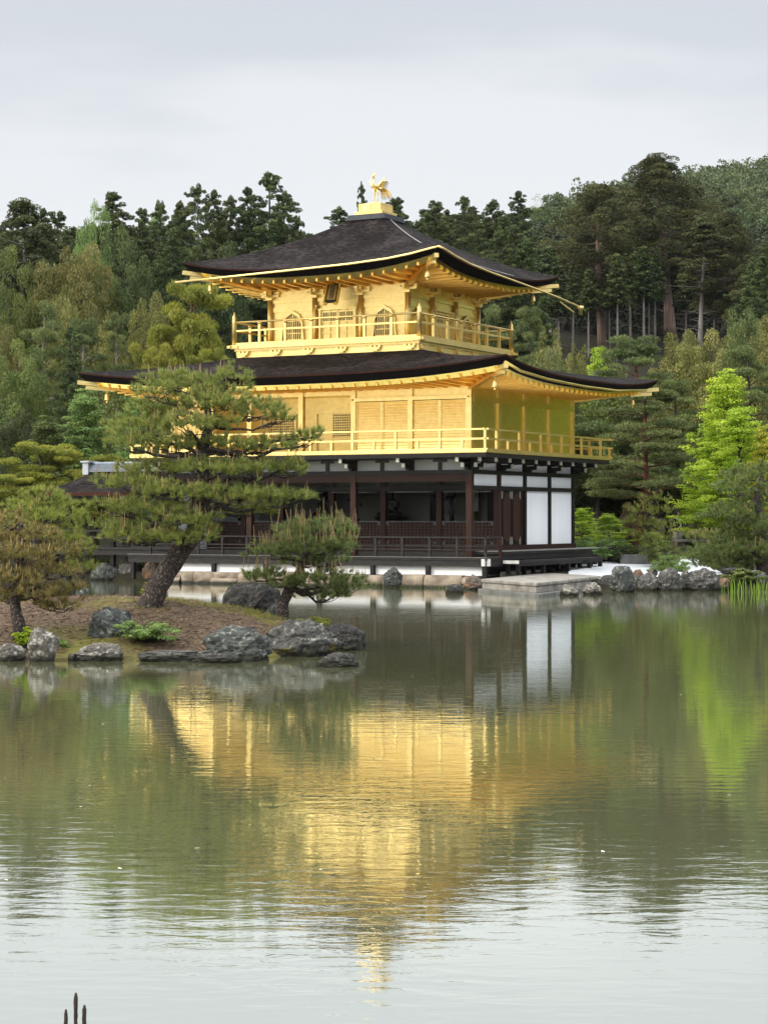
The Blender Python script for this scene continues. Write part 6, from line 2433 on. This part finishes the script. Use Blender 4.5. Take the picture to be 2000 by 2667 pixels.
# fallen needles and twigs on the island
r_ = np.random.default_rng(77)
N_ = 5200
tv, tt = [], []
for i in range(N_):
    px, d = r_.uniform(-20, 800), r_.uniform(32.2, 38.4)
    z = island_z(px, d)
    if z < 0.08: continue
    x, y = XY(px, d)
    a = r_.random() * 6.28
    L = r_.uniform(0.03, 0.11)
    dx, dy = math.cos(a) * L, math.sin(a) * L
    w = np.array([-dy, dx, 0]) * 0.09
    c = np.array([x, y, z + 0.012]); e_ = np.array([dx, dy, r_.normal() * 0.012])
    tv += [c - e_ - w, c - e_ + w, c + e_ + w, c + e_ - w]
    tt += [r_.random()] * 4
M['f_litter'] = mat_foliage('fallen_needles', (0.05, 0.028, 0.018), (0.30, 0.19, 0.12), 0.05, hue=0.0, vvar=0.0)
tag(link('fallen_needles', np_mesh('fallen_needles', np.array(tv), 4, np.array(tt)), M['f_litter']), kind='stuff')

fl = []
ft = []
for i in range(26):
    px, d = r_.uniform(-100, 2100), 1 / r_.uniform(1 / 50, 1 / 12)
    if island_z(px, d) > -0.3: continue
    x, y = XY(px, d)
    a, s_ = r_.random() * 6.28, r_.uniform(0.012, 0.03)
    c, sn = math.cos(a) * s_, math.sin(a) * s_
    fl += [(x - c, y - sn, 0.005), (x - sn * 0.5, y + c * 0.5, 0.006), (x + c, y + sn, 0.008), (x + sn * 0.5, y - c * 0.5, 0.006)]
    ft += [r_.random()] * 4
M['f_float'] = mat_foliage('floating_petals', (0.35, 0.33, 0.22), (0.75, 0.74, 0.66), 0.1, hue=0.0, vvar=0.0)
tag(link('floating_petals', np_mesh('floating_petals', np.array(fl), 4, np.array(ft)), M['f_float']), kind='stuff')
# cattails close to the camera
M['cattail'] = mat_basic('cattail_brown', (0.045, 0.028, 0.020), 0.9, var=0.4, scale=60, bump=0.8, bscale=200)
for (px, py, lab) in ((199, 2585, 'tallest of the three dark brown cattails in the near water'), (173, 2628, 'cattail left of the tallest one in the near water'), (221, 2617, 'cattail right of the tallest one in the near water')):
    d = 8.6
    p = PT(px, py, d)
    hgt = p.z + 0.4
    root = empty('cattail', (p.x, p.y, -0.4), 0, lab, 'cattail')
    MB().tube([(0.01, 0, 0), (0.004, 0, hgt * 0.6), (0, 0, hgt - 0.02)], [0.006, 0.005, 0.004], 8).build('stem', M['cattail'], root)
    mb = MB()
    rr = random.Random(px)
    pts = [(rr.gauss(0, 0.0008), rr.gauss(0, 0.0008), hgt - 0.20 + 0.02 * i) for i in range(11)]
    mb.tube(pts, [0.006] + [0.0085 + rr.uniform(-0.0012, 0.0012) for _ in range(9)] + [0.004], 10)
    mb.build('seed_head', M['cattail'], root)

# ------------------------------------------------------------------ garden floor to the right
def sheet(name, pts, mat, off=0.012, n=14, kind='structure'):
    """ground patch between two shore-parallel lines given in pixel columns and depths"""
    rows = []
    for j in range(n + 1):
        row = []
        for (px, da, db) in pts:
            d = da + (db - da) * j / n
            x, y = XY(px, d)
            row.append((x, y, terr(px, d) + off))
        rows.append(row)
    o = MB().grid(rows, True).build(name, M[mat])
    return tag(o, kind=kind)


def dense(tab, step=10):
    out = []
    px = tab[0][0]
    while px < tab[-1][0]:
        out.append((px, interp(tab, px, 1), interp(tab, px, 2))); px += step
    out.append(tab[-1])
    return out


sheet('gravel', dense([(1480, 63.6, 72.5), (1560, 63.8, 73.5), (1640, 63.7, 73.8), (1700, 63.6, 75.5), (1770, 63.6, 76.5), (1800, 64.2, 76.3), (1850, 65.5, 70.5), (1880, 66.5, 67.5)]), 'gravel')
M['path_soil'] = mat_ground('path_soil', ((0.24, 0.22, 0.19), (0.36, 0.34, 0.30), (0.28, 0.26, 0.22)), scales=(0.6, 8), bump=0.3)
sheet('garden_path', dense([(1450, 80.5, 82.6), (1700, 80.0, 82.2), (2150, 79.6, 82.0)], 25), 'path_soil', off=0.02)
M['soil'] = mat_ground('brown_soil', ((0.055, 0.036, 0.024), (0.14, 0.095, 0.065), (0.08, 0.06, 0.035)), scales=(0.6, 8), bump=0.6)
sheet('soil_bank', dense([(1770, 62.9, 63.6), (1800, 62.9, 64.1), (1850, 62.9, 65.4), (1880, 62.9, 66.4), (1960, 62.9, 72), (2150, 62.9, 74)]), 'soil', off=0.03)
sheet('soil_bank', dense([(1540, 73.6, 79.5), (1640, 74.0, 79.5), (1770, 76.7, 79.5), (1960, 72.2, 79.5), (2100, 74, 79.5)]), 'soil', off=0.03)

# stone block behind the gravel
a_, b_ = XY(1617, 72.6), XY(1697, 72.2)
mb = MB().beam((a_[0], a_[1], 0.72), (b_[0], b_[1], 0.70), 0.5, 0.46)
o = mb.build('stone_block', M['dark_slab']); bv = o.modifiers.new('b', 'BEVEL'); bv.width = 0.05; bv.segments = 2
tag(o, 'long dark grey stone block at the back edge of the white gravel', 'stone block')

# wooden rail, low bench and the visitor behind the garden
M['rail_wood'] = mat_basic('pale_rail_wood', (0.46, 0.30, 0.17), 0.7, var=0.2, scale=5)
root = empty('rail_fence', XY(1820, 78.8) + (terr(1820, 78.8),), 0, 'low fence with one pale wooden rail in front of the person', 'fence')
bx, by, bz = root.location
loc = lambda px, py, d: tuple(PT(px, py, d) - root.location)
MB().tube([loc(1754, 1381, 78.6), loc(1890, 1383, 79.0)], 0.055, 8).build('rail', M['rail_wood'], root)
for px in (1762, 1812, 1862, 1886):
    q_ = loc(px, 1384, 78.9)
    MB().tube([(q_[0], q_[1], -0.1), (q_[0], q_[1], q_[2])], 0.045, 8).build('post', M['rail_wood'], root)
root = empty('garden_bench', XY(1795, 77.6) + (terr(1795, 77.6),), 0, 'low grey stone bench below the wooden rail', 'bench')
loc = lambda px, py, d: tuple(PT(px, py, d) - root.location)
MB().beam(loc(1752, 1408, 77.5), loc(1850, 1407, 77.8), 0.4, 0.09).build('seat', M['slab'], root)
for px in (1775, 1836):
    q_ = loc(px, 1410, 77.6)
    MB().box(q_[0] - 0.12, q_[0] + 0.12, q_[1] - 0.14, q_[1] + 0.14, -0.2, q_[2] - 0.03).build('leg', M['dark_slab'], root)


def person(label, foot, face, coat, skirt, hair, h=1.64, scarf=None):
    """standing figure: one skinned body, clothes and hair as children"""
    root = empty('person', foot, face, label, 'person')
    M.setdefault('skin', mat_basic('skin', (0.55, 0.36, 0.27), 0.6, var=0.05, scale=8))
    M.setdefault('shoe', mat_basic('shoe', (0.02, 0.02, 0.02), 0.6))

    def skinmesh(nm, vs, es, rad, mat, sub=2):
        me = bpy.data.meshes.new(nm)
        me.from_pydata([tuple(c * h for c in v) for v in vs], es, [])
        o = link(nm, me, mat, root)
        sk = o.modifiers.new('skin', 'SKIN')
        for i, rr_ in enumerate(rad):
            x = rr_ if isinstance(rr_, tuple) else (rr_, rr_)
            me.skin_vertices[0].data[i].radius = (x[0] * h, x[1] * h)
        me.skin_vertices[0].data[0].use_root = True
        o.modifiers.new('sub', 'SUBSURF').levels = sub
        o.modifiers['sub'].render_levels = sub
        return o
    vs = [(0, 0, .52), (0, 0, .62), (0, 0.005, .72), (0, 0.005, .80), (0, -0.005, .855), (0, -0.012, .895), (0, -0.012, .945), (0, 0, .985),
          (.10, 0.01, .79), (.135, 0.01, .64), (.115, -0.06, .55), (.085, -.11, .56), (-.10, 0.01, .79), (-.135, 0.01, .64), (-.115, -.06, .55), (-.085, -.11, .56),
          (.05, 0, .48), (.055, -.005, .28), (.055, 0.01, .06), (.058, -.06, .02), (-.05, 0, .48), (-.055, -.005, .28), (-.055, 0.01, .06), (-.058, -.06, .02)]
    es = [(0, 1), (1, 2), (2, 3), (3, 4), (4, 5), (5, 6), (6, 7), (3, 8), (8, 9), (9, 10), (10, 11), (3, 12), (12, 13), (13, 14), (14, 15), (0, 16), (16, 17), (17, 18), (18, 19), (0, 20), (20, 21), (21, 22), (22, 23)]
    rad = [(.085, .06), (.075, .055), (.09, .06), (.08, .05), (.032, .032), (.048, .055), (.05, .058), (.03, .035), .035, .03, .024, .018, .035, .03, .024, .018, .052, .038, .026, .022, .052, .038, .026, .022]
    skinmesh('body', vs, es, rad, M['skin'])
    skinmesh('jacket', [(0, 0, .50), (0, 0, .60), (0, .005, .71), (0, .005, .80), (0, 0, .835), (.105, .01, .785), (.142, .01, .64), (.118, -.055, .56), (-.105, .01, .785), (-.142, .01, .64), (-.118, -.055, .56)],
             [(0, 1), (1, 2), (2, 3), (3, 4), (3, 5), (5, 6), (6, 7), (3, 8), (8, 9), (9, 10)],
             [(.105, .08), (.095, .075), (.105, .075), (.085, .06), (.045, .045), .045, .04, .034, .045, .04, .034], coat)
    mb = MB().lathe((0, 0, 0), [(.10 * h, .53 * h), (.115 * h, .44 * h), (.13 * h, .25 * h)], 16)
    mb.build('skirt', skirt, root)
    mb = MB().lathe((0, 0.008 * h, .90 * h), [(.058 * h, -.01 * h), (.064 * h, .03 * h), (.062 * h, .065 * h), (.045 * h, .095 * h), (.012 * h, .108 * h)], 14)
    mb.lathe((0, 0.045 * h, .86 * h), [(.02 * h, -.03 * h), (.045 * h, 0), (.05 * h, .06 * h)], 10)
    mb.build('hair', hair, root)
    mb = MB()      # face: eyes, nose, mouth
    for s in (-1, 1):
        mb.lathe((s * .018 * h, -.066 * h, .925 * h), [(.003 * h, -.002 * h), (.005 * h, 0), (.003 * h, .002 * h)], 6)
    mb.beam((0, -.066 * h, .925 * h), (0, -.078 * h, .908 * h), .008 * h, .008 * h)
    mb.box(-.014 * h, .014 * h, -.069 * h, -.063 * h, .888 * h, .893 * h)
    mb.build('face', M['shoe'], root)
    if scarf is not None:
        mb = MB().tube([(-.07 * h, -.05 * h, .82 * h), (-.02 * h, -.085 * h, .77 * h), (.02 * h, -.105 * h, .68 * h), (.03 * h, -.11 * h, .56 * h)], [.014 * h, .02 * h, .022 * h, .024 * h], 8)
        mb.build('scarf', scarf, root)
    for s in (-1, 1):
        MB().tube([(s * .055 * h, .02 * h, .03 * h), (s * .058 * h, -.03 * h, .022 * h), (s * .058 * h, -.085 * h, .018 * h)], [.027 * h, .027 * h, .018 * h], 8).build('shoe', M['shoe'], root)
    return root


M['navy'] = mat_basic('navy_cloth', (0.016, 0.018, 0.026), 0.9, var=0.2)
M['blue_skirt'] = mat_basic('blue_grey_cloth', (0.38, 0.41, 0.46), 0.9, var=0.1)
M['white_cloth'] = mat_basic('white_cloth', (0.75, 0.75, 0.74), 0.9, var=0.05)
M['hair'] = mat_basic('dark_hair', (0.02, 0.016, 0.014), 0.6)
M['pink_cloth'] = mat_basic('pale_pink_cloth', (0.55, 0.38, 0.33), 0.9, var=0.3, scale=20)
M['red_cloth'] = mat_basic('dark_red_cloth', (0.22, 0.05, 0.05), 0.9, var=0.2)
x, y = XY(1763, 80.6)
person('person in dark jacket with white scarf standing behind the wooden rail', (x, y, terr(1763, 80.6) + 0.05), -YAW + 0.5, M['navy'], M['blue_skirt'], M['hair'], 1.66, M['white_cloth'])
M['brown_hair'] = mat_basic('brown_hair', (0.09, 0.05, 0.03), 0.6)

# ------------------------------------------------------------------ fishing pavilion at the left
FP = empty('fishing_pavilion', (0, 0, 0), 0, 'small open fishing pavilion with bark roof and pale tile ridge behind the pines', 'pavilion')
xl, xr_, yf, yk = -17.55, -12.9, -0.25, 4.9
yr, xrl = (yf + yk) / 2, -16.95
zr_, ze = 4.02, 3.16
mb = MB()
NV = 10
for side in (0, 1):
    rows = []
    for j in range(NV + 1):
        v = j / NV
        yy = (yf if side == 0 else yk) + (yr - (yf if side == 0 else yk)) * v
        zz = ze + (zr_ - ze) * (0.55 * v + 0.45 * v * v)
        x0 = xl + (xrl - xl) * v
        rows.append([(x0 + (xr_ - x0) * i / 12, yy, zz + 0.10 * (1 - v) * (abs(i - 6) / 6) ** 3) for i in range(13)])
    mb.grid(rows, True, side == 1)
rows = []
for j in range(NV + 1):
    v = j / NV
    zz = ze + (zr_ - ze) * (0.55 * v + 0.45 * v * v)
    x0 = xl + (xrl - xl) * v
    rows.append([(x0, yk + (yf - yk) * i / 12 + (yr - (yk + (yf - yk) * i / 12)) * v, zz + 0.10 * (1 - v) * (abs(i - 6) / 6) ** 3) for i in range(13)])
mb.grid(rows, True)
RF = mb.build('roof', M['bark_roof'], FP)
mb = MB()
for (p, q_) in (((xl, yf), (xr_, yf)), ((xl, yf), (xl, yk)), ((xl, yk), (xr_, yk))):
    a_, b_ = Vector((p[0], p[1], ze - 0.03)), Vector((q_[0], q_[1], ze - 0.03))
    mb.beam(a_, b_, 0.16, 0.13)
mb.build('eave_edge', M['eave_red'], RF)
mb = MB()
for i in range(5):
    mb.box(xrl - 0.05, xr_, yr - 0.20 + 0.025 * i, yr + 0.20 - 0.025 * i, zr_ - 0.02 + 0.055 * i, zr_ + 0.025 + 0.055 * i)
mb.tube([(xrl - 0.08, yr, zr_ + 0.28), (xr_, yr, zr_ + 0.28)], 0.075, 8)
mb.build('ridge_tiles', M['tile'], RF)
MB().box(xrl - 0.32, xrl - 0.06, yr - 0.24, yr + 0.24, zr_ - 0.12, zr_ + 0.34).box(xrl - 0.38, xrl + 0.02, yr - 0.3, yr + 0.3, zr_ + 0.34, zr_ + 0.40).build('ridge_end_tile', mat_basic('pale_ridge_end', (0.48, 0.52, 0.55), 0.5, var=0.1), RF)
for x in (-16.7, -14.7, -12.95):
    for y in (0.5, 4.2):
        MB().box(x - 0.08, x + 0.08, y - 0.08, y + 0.08, 0.0, 3.2).build('post', M['black_wood'], FP)
MB().box(-16.9, -12.6, 0.42, 0.58, 2.95, 3.1).box(-16.9, -12.6, 4.12, 4.28, 2.95, 3.1).box(-16.78, -16.62, 0.58, 4.12, 2.955, 3.095).build('tie_beam', M['black_wood'], FP)
for x in (-17.1, -16.3, -15.1, -13.9):
    MB().box(x - 0.05, x + 0.05, 0.02, 0.07, 2.95, 3.07).build('beam_cap', M['white_paint'], FP)
MB().box(-17.2, -11.7, 0.2, 4.4, 1.12, 1.2).box(-17.2, -11.7, 0.25, 0.35, 0.92, 1.12).build('floor', M['weathered'], FP)
mb = MB()
for z in (1.55, 1.8):
    mb.beam((-17.2, 0.25, z), (-12.8, 0.25, z), 0.06, 0.07)
mb.build('railing', M['weathered'], FP)
MB().beam((-17.75, -0.9, -0.2), (-17.0, 0.3, 1.6), 0.11, 0.11).build('brace', M['weathered'], FP)
MB().beam((-17.4, -0.35, 0.55), (-16.6, 0.5, 0.6), 0.09, 0.09).build('brace', M['weathered'], FP)

# ------------------------------------------------------------------ things hanging on and standing in the golden pavilion
def bell(loc, label):
    root = empty('wind_bell', loc, 0, label, 'bell', 'bells under the roof corners')
    MB().lathe((0, 0, -0.30), [(0.10, 0), (0.085, 0.04), (0.075, 0.16), (0.055, 0.21), (0.02, 0.24)], 10).build('bell_body', gold, root)
    MB().tube([(0, 0, -0.08), (0, 0, 0.12)], 0.012, 6).build('hook', gold, root)
    MB().lathe((0, 0, -0.40), [(0.03, 0), (0.04, 0.04), (0.012, 0.1)], 8).build('clapper', gold, root)
    return root


lx0, lx1, ly0, ly1 = LC[0] - 8.28, LC[0] + 8.28, LC[1] - 6.69, LC[1] + 6.69
ib = 0.75
bell((lx1 - ib, ly0 + ib, 6.72), 'gold bell under the near corner of the lower roof')
bell((lx1 - ib, ly1 - ib, 6.72), 'gold bell under the far right corner of the lower roof')
bell((lx0 + ib, ly0 + ib, 6.72), 'gold bell under the left corner of the lower roof')
ib = 0.72
bell((LC[0] + 5 - ib, LC[1] - 5 + ib, 10.55), 'gold bell under the near corner of the top roof')
bell((LC[0] + 5 - ib, LC[1] + 5 - ib, 10.55), 'gold bell under the right corner of the top roof by the gutter')
bell((LC[0] - 5 + ib, LC[1] - 5 + ib, 10.55), 'gold bell under the left corner of the top roof')

# name board under the top eave
NB = empty('name_board', (LC[0] + 0.2, LC[1] - H3 - 0.62, 10.32), 0, 'framed black name board with gold panel hanging under the top eave', 'sign')
NB.rotation_euler = (math.radians(-22), 0, math.radians(4))
M['sign_black'] = mat_basic('sign_black', (0.012, 0.011, 0.010), 0.4)
M['sign_gold'] = mat_basic('sign_gold', (0.78, 0.50, 0.16), 0.5, var=0.1)
mb = MB()
mb.box(-0.27, 0.27, -0.03, 0.03, -0.70, 0.06)
mb.build('frame', M['sign_black'], NB)
MB().box(-0.17, 0.17, -0.042, -0.03, -0.60, -0.03).build('panel', M['sign_gold'], NB)
mb = MB()
for s in (-1, 1):
    mb.box(s * 0.25 - 0.025, s * 0.25 + 0.025, -0.046, -0.03, -0.74, 0.08)
mb.box(-0.225, 0.225, -0.045, -0.03, 0.03, 0.07)
for s in (-1, 1):
    mb.box(s * 0.2 - 0.06, s * 0.2 + 0.06, -0.05, 0.02, -0.78, -0.70)
mb.build('trim', M['gold_olive'], NB)
try:
    cu = bpy.data.curves.new('lettering', 'FONT')
    cu.body = '究\n竟\n頂'
    cu.size = 0.19
    cu.space_line = 0.92
    cu.align_x = 'CENTER'
    cu.extrude = 0.004
    to = bpy.data.objects.new('lettering', cu)
    COL.objects.link(to)
    bpy.context.view_layer.update()
    tm = bpy.data.meshes.new_from_object(to.evaluated_get(bpy.context.evaluated_depsgraph_get()))
    COL.objects.unlink(to)
    bpy.data.objects.remove(to)
    tm.name = 'lettering'
    tm.materials.clear()
    lo = link('lettering', tm, M['sign_black'], NB)
    lo.location = (0, -0.046, -0.20)
    lo.rotation_euler = (math.pi / 2, 0, 0)
except Exception as ex:
    print('lettering', ex)

# the bird on the roof
PH = empty('phoenix_statue', (LC[0], LC[1], 13.64), 0, 'gilded bird statue with raised wings on the roof pedestal', 'statue')
PH.rotation_euler = (0, 0, math.radians(-8))
mb = MB()
mb.tube([(0, 0.24, 0.50), (0, 0.14, 0.52), (0, 0.0, 0.53), (0, -0.11, 0.57), (0, -0.16, 0.65), (0, -0.13, 0.75), (0, -0.10, 0.84), (0, -0.13, 0.91), (0, -0.18, 0.925), (0, -0.26, 0.90)], [0.025, 0.075, 0.095, 0.08, 0.05, 0.03, 0.026, 0.036, 0.036, 0.006], 12)
for s in (-1, 1):
    mb.tube([(s * 0.06, 0.0, 0.48), (s * 0.07, 0.03, 0.34), (s * 0.075, 0.0, 0.15), (s * 0.075, -0.02, 0.0)], [0.05, 0.034, 0.019, 0.018], 8)
    for dx in (-0.04, 0, 0.04):
        mb.tube([(s * 0.075, 0.0, 0.02), (s * 0.075 + dx, -0.08, 0.005)], [0.016, 0.008], 6)
for a in (-0.05, 0.0, 0.05):
    mb.tube([(a * 0.4, -0.12, 0.93), (a, -0.10, 0.98), (a * 0.5, -0.08, 1.04)], [0.012, 0.026, 0.006], 6)
mb.build('body', gold, PH)
for s in (-1, 1):
    mb = MB()
    # raised wing: a curved leading blade and hanging flight feathers
    mb.tube([(s * 0.07, -0.02, 0.56), (s * 0.17, 0.0, 0.62), (s * 0.27, 0.05, 0.75), (s * 0.33, 0.10, 0.92)], [0.045, 0.055, 0.04, 0.006], 8)
    for i in range(7):
        t = i / 6
        root_ = Vector((s * (0.27 - 0.17 * t), 0.05 - 0.02 * t, 0.74 - 0.17 * t))
        mid = root_ + Vector((s * 0.07, 0.14 - 0.02 * t, 0.04 - 0.05 * t))
        tip = root_ + Vector((s * 0.08, 0.29 + 0.03 * t, -0.05 - 0.12 * t))
        mb.tube([root_, mid, tip], [0.022, 0.024, 0.005], 6)
    mb.build('wing', gold, PH)
mb = MB()
for i in range(7):
    t = (i - 3) / 3
    mb.tube([(t * 0.04, 0.18, 0.51), (t * 0.10, 0.38, 0.56), (t * 0.17, 0.56, 0.48), (t * 0.21, 0.70 - 0.04 * abs(t), 0.32 - 0.03 * (i % 3)), (t * 0.23, 0.74, 0.20)], [0.02, 0.026, 0.024, 0.02, 0.004], 6)
mb.build('tail', gold, PH)


# figures and vessels inside the ground floor
def blob(name, parts, mat, parent, vox=0.03):
    """several ellipsoids and tubes fused into one continuous skin"""
    bm = bmesh.new()
    for (c, r3) in parts:
        m_ = Matrix.Translation(c) @ Matrix.Diagonal((r3[0], r3[1], r3[2], 1))
        bmesh.ops.create_icosphere(bm, subdivisions=3, radius=1.0, matrix=m_)
    me = bpy.data.meshes.new(name)
    bm.to_mesh(me); bm.free()
    o = link(name, me, mat, parent)
    rm = o.modifiers.new('remesh', 'REMESH'); rm.mode = 'VOXEL'; rm.voxel_size = vox; rm.use_smooth_shade = True
    sm = o.modifiers.new('smooth', 'SMOOTH'); sm.iterations = 4; sm.factor = 0.5
    return o


def seated_statue(x, y, z, s, label):
    root = empty('seated_statue', (x, y, z), 0, label, 'statue')
    P_ = [((0, 0, 0.75), (0.24, 0.18, 0.30)), ((0, 0.0, 0.98), (0.27, 0.14, 0.12)), ((0, -0.02, 1.12), (0.07, 0.07, 0.10)), ((0, -0.03, 1.25), (0.115, 0.125, 0.145)), ((0, 0.0, 1.38), (0.06, 0.06, 0.05)),
          ((0.27, -0.02, 0.86), (0.085, 0.10, 0.17)), ((-0.27, -0.02, 0.86), (0.085, 0.10, 0.17)), ((0.25, -0.14, 0.68), (0.08, 0.14, 0.09)), ((-0.25, -0.14, 0.68), (0.08, 0.14, 0.09)), ((0, -0.24, 0.62), (0.13, 0.07, 0.06)),
          ((0.28, -0.10, 0.52), (0.27, 0.20, 0.11)), ((-0.28, -0.10, 0.52), (0.27, 0.20, 0.11)), ((0, -0.22, 0.50), (0.30, 0.16, 0.09)), ((0, 0, 0.50), (0.3, 0.22, 0.12)), ((0, -0.155, 1.245), (0.02, 0.025, 0.03))]
    o = blob('body', [(Vector(c) * s, tuple(v * s for v in r)) for c, r in P_], M['statue'], root, 0.025)
    mb = MB().lathe((0, -0.06 * s, 0), [(0.62 * s, 0), (0.64 * s, 0.10 * s), (0.50 * s, 0.16 * s), (0.46 * s, 0.28 * s), (0.58 * s, 0.34 * s), (0.62 * s, 0.42 * s), (0.55 * s, 0.44 * s)], 16)
    mb.build('pedestal', M['statue'], root)
    return root


MB_T = MB().box(-9.6, -1.9, 4.4, 5.4, 1.80, 1.9)
for x in (-9.4, -7, -4.5, -2.1):
    MB_T.box(x - 0.06, x + 0.06, 4.5, 4.62, Z1, 1.8).box(x - 0.06, x + 0.06, 5.2, 5.32, Z1, 1.8)
al = MB_T.build('altar_table', M['statue'])
tag(al, 'long low dark altar table inside the ground floor', 'altar')
seated_statue(-5.55, 4.9, 1.90, 0.98, 'dark seated statue on the altar in the open ground floor')
seated_statue(-8.3, 4.9, 1.90, 0.92, 'second dark seated statue deeper left in the ground floor')


def vase(x, y, z, label, seed):
    rr = random.Random(seed)
    root = empty('flower_vase', (x, y, z), 0, label, 'vase')
    MB().lathe((0, 0, 0), [(0.10, 0), (0.11, 0.05), (0.08, 0.12), (0.13, 0.28), (0.15, 0.34), (0.13, 0.35)], 12).build('vase_body', M['statue'], root)
    mb, cl = MB(), []
    for i in range(7):
        q_ = Vector((rr.uniform(-0.36, 0.30), rr.uniform(-0.1, 0.1), rr.uniform(0.55, 1.15)))
        bough(mb, (0, 0, 0.3), q_, 0.014, rr, 0.05, 5, 4)
        mb.lathe(tuple(q_), [(0.02, -0.06), (0.08, 0.0), (0.05, 0.06), (0.01, 0.08)], 8)
    mb.build('lotus_stems', M['statue'], root)
    return root


vase(-3.45, 4.75, 1.90, 'dark vase with lotus stems right of the seated statue', 4)
vase(-6.9, 4.75, 1.90, 'dark vase with lotus stems between the two seated statues', 6)
root = empty('standing_lantern', (-3.05, 4.8, Z1), 0, 'dark slender column with ornaments beside the right vase', 'lantern')
MB().lathe((0, 0, 0), [(0.20, 0), (0.2, 0.08), (0.08, 0.14), (0.08, 0.9), (0.13, 0.95), (0.09, 1.0), (0.09, 1.9), (0.16, 1.95), (0.1, 2.05)], 10).build('pillar', M['statue'], root)
MB().box(-0.16, 0.16, -0.03, 0.0, 1.25, 1.75).box(-0.13, 0.13, -0.035, -0.03, 1.3, 1.7).build('ornament', M['statue'], root)
hs = MB().box(-2.62, -2.27, 5.50, 5.515, 2.15, 3.3)
hso = hs.build('hanging_scroll', mat_basic('scroll_silk', (0.10, 0.09, 0.05), 0.9, var=0.3))
tag(hso, 'narrow hanging scroll with pale paper strip on the inner wall', 'scroll')
sc2 = MB().box(-2.55, -2.34, 5.494, 5.50, 2.5, 3.25).build('paper_strip', M['white_cloth'], hso)
root = empty('offering_stand', (-2.55, 4.7, 1.90), 0, 'tiny dark footed stand at the right end of the altar', 'stand')
MB().box(-0.25, 0.25, -0.1, 0.1, 0.24, 0.28).build('top', M['statue'], root)
for s in (-1, 1): MB().box(s * 0.18 - 0.02, s * 0.18 + 0.02, -0.02, 0.02, 0, 0.24).build('leg', M['statue'], root)

# ------------------------------------------------------------------ thin damp air over the valley
HZ = mat_new('haze')
_hm, _hn, _hl = HZ
_o = _hn.new('ShaderNodeOutputMaterial')
_v = _hn.new('ShaderNodeVolumePrincipled')
_v.inputs['Color'].default_value = (0.80, 0.86, 0.95, 1)
_v.inputs['Density'].default_value = 0.00004
_v.inputs['Anisotropy'].default_value = 0.2
_hl.new(_v.outputs[0], _o.inputs['Volume'])
hzb = MB().box(CAMX - 1600, CAMX + 1600, CAMY - 1600, CAMY + 1600, -2.5, 150).build('haze', _hm)
tag(hzb, kind='stuff')
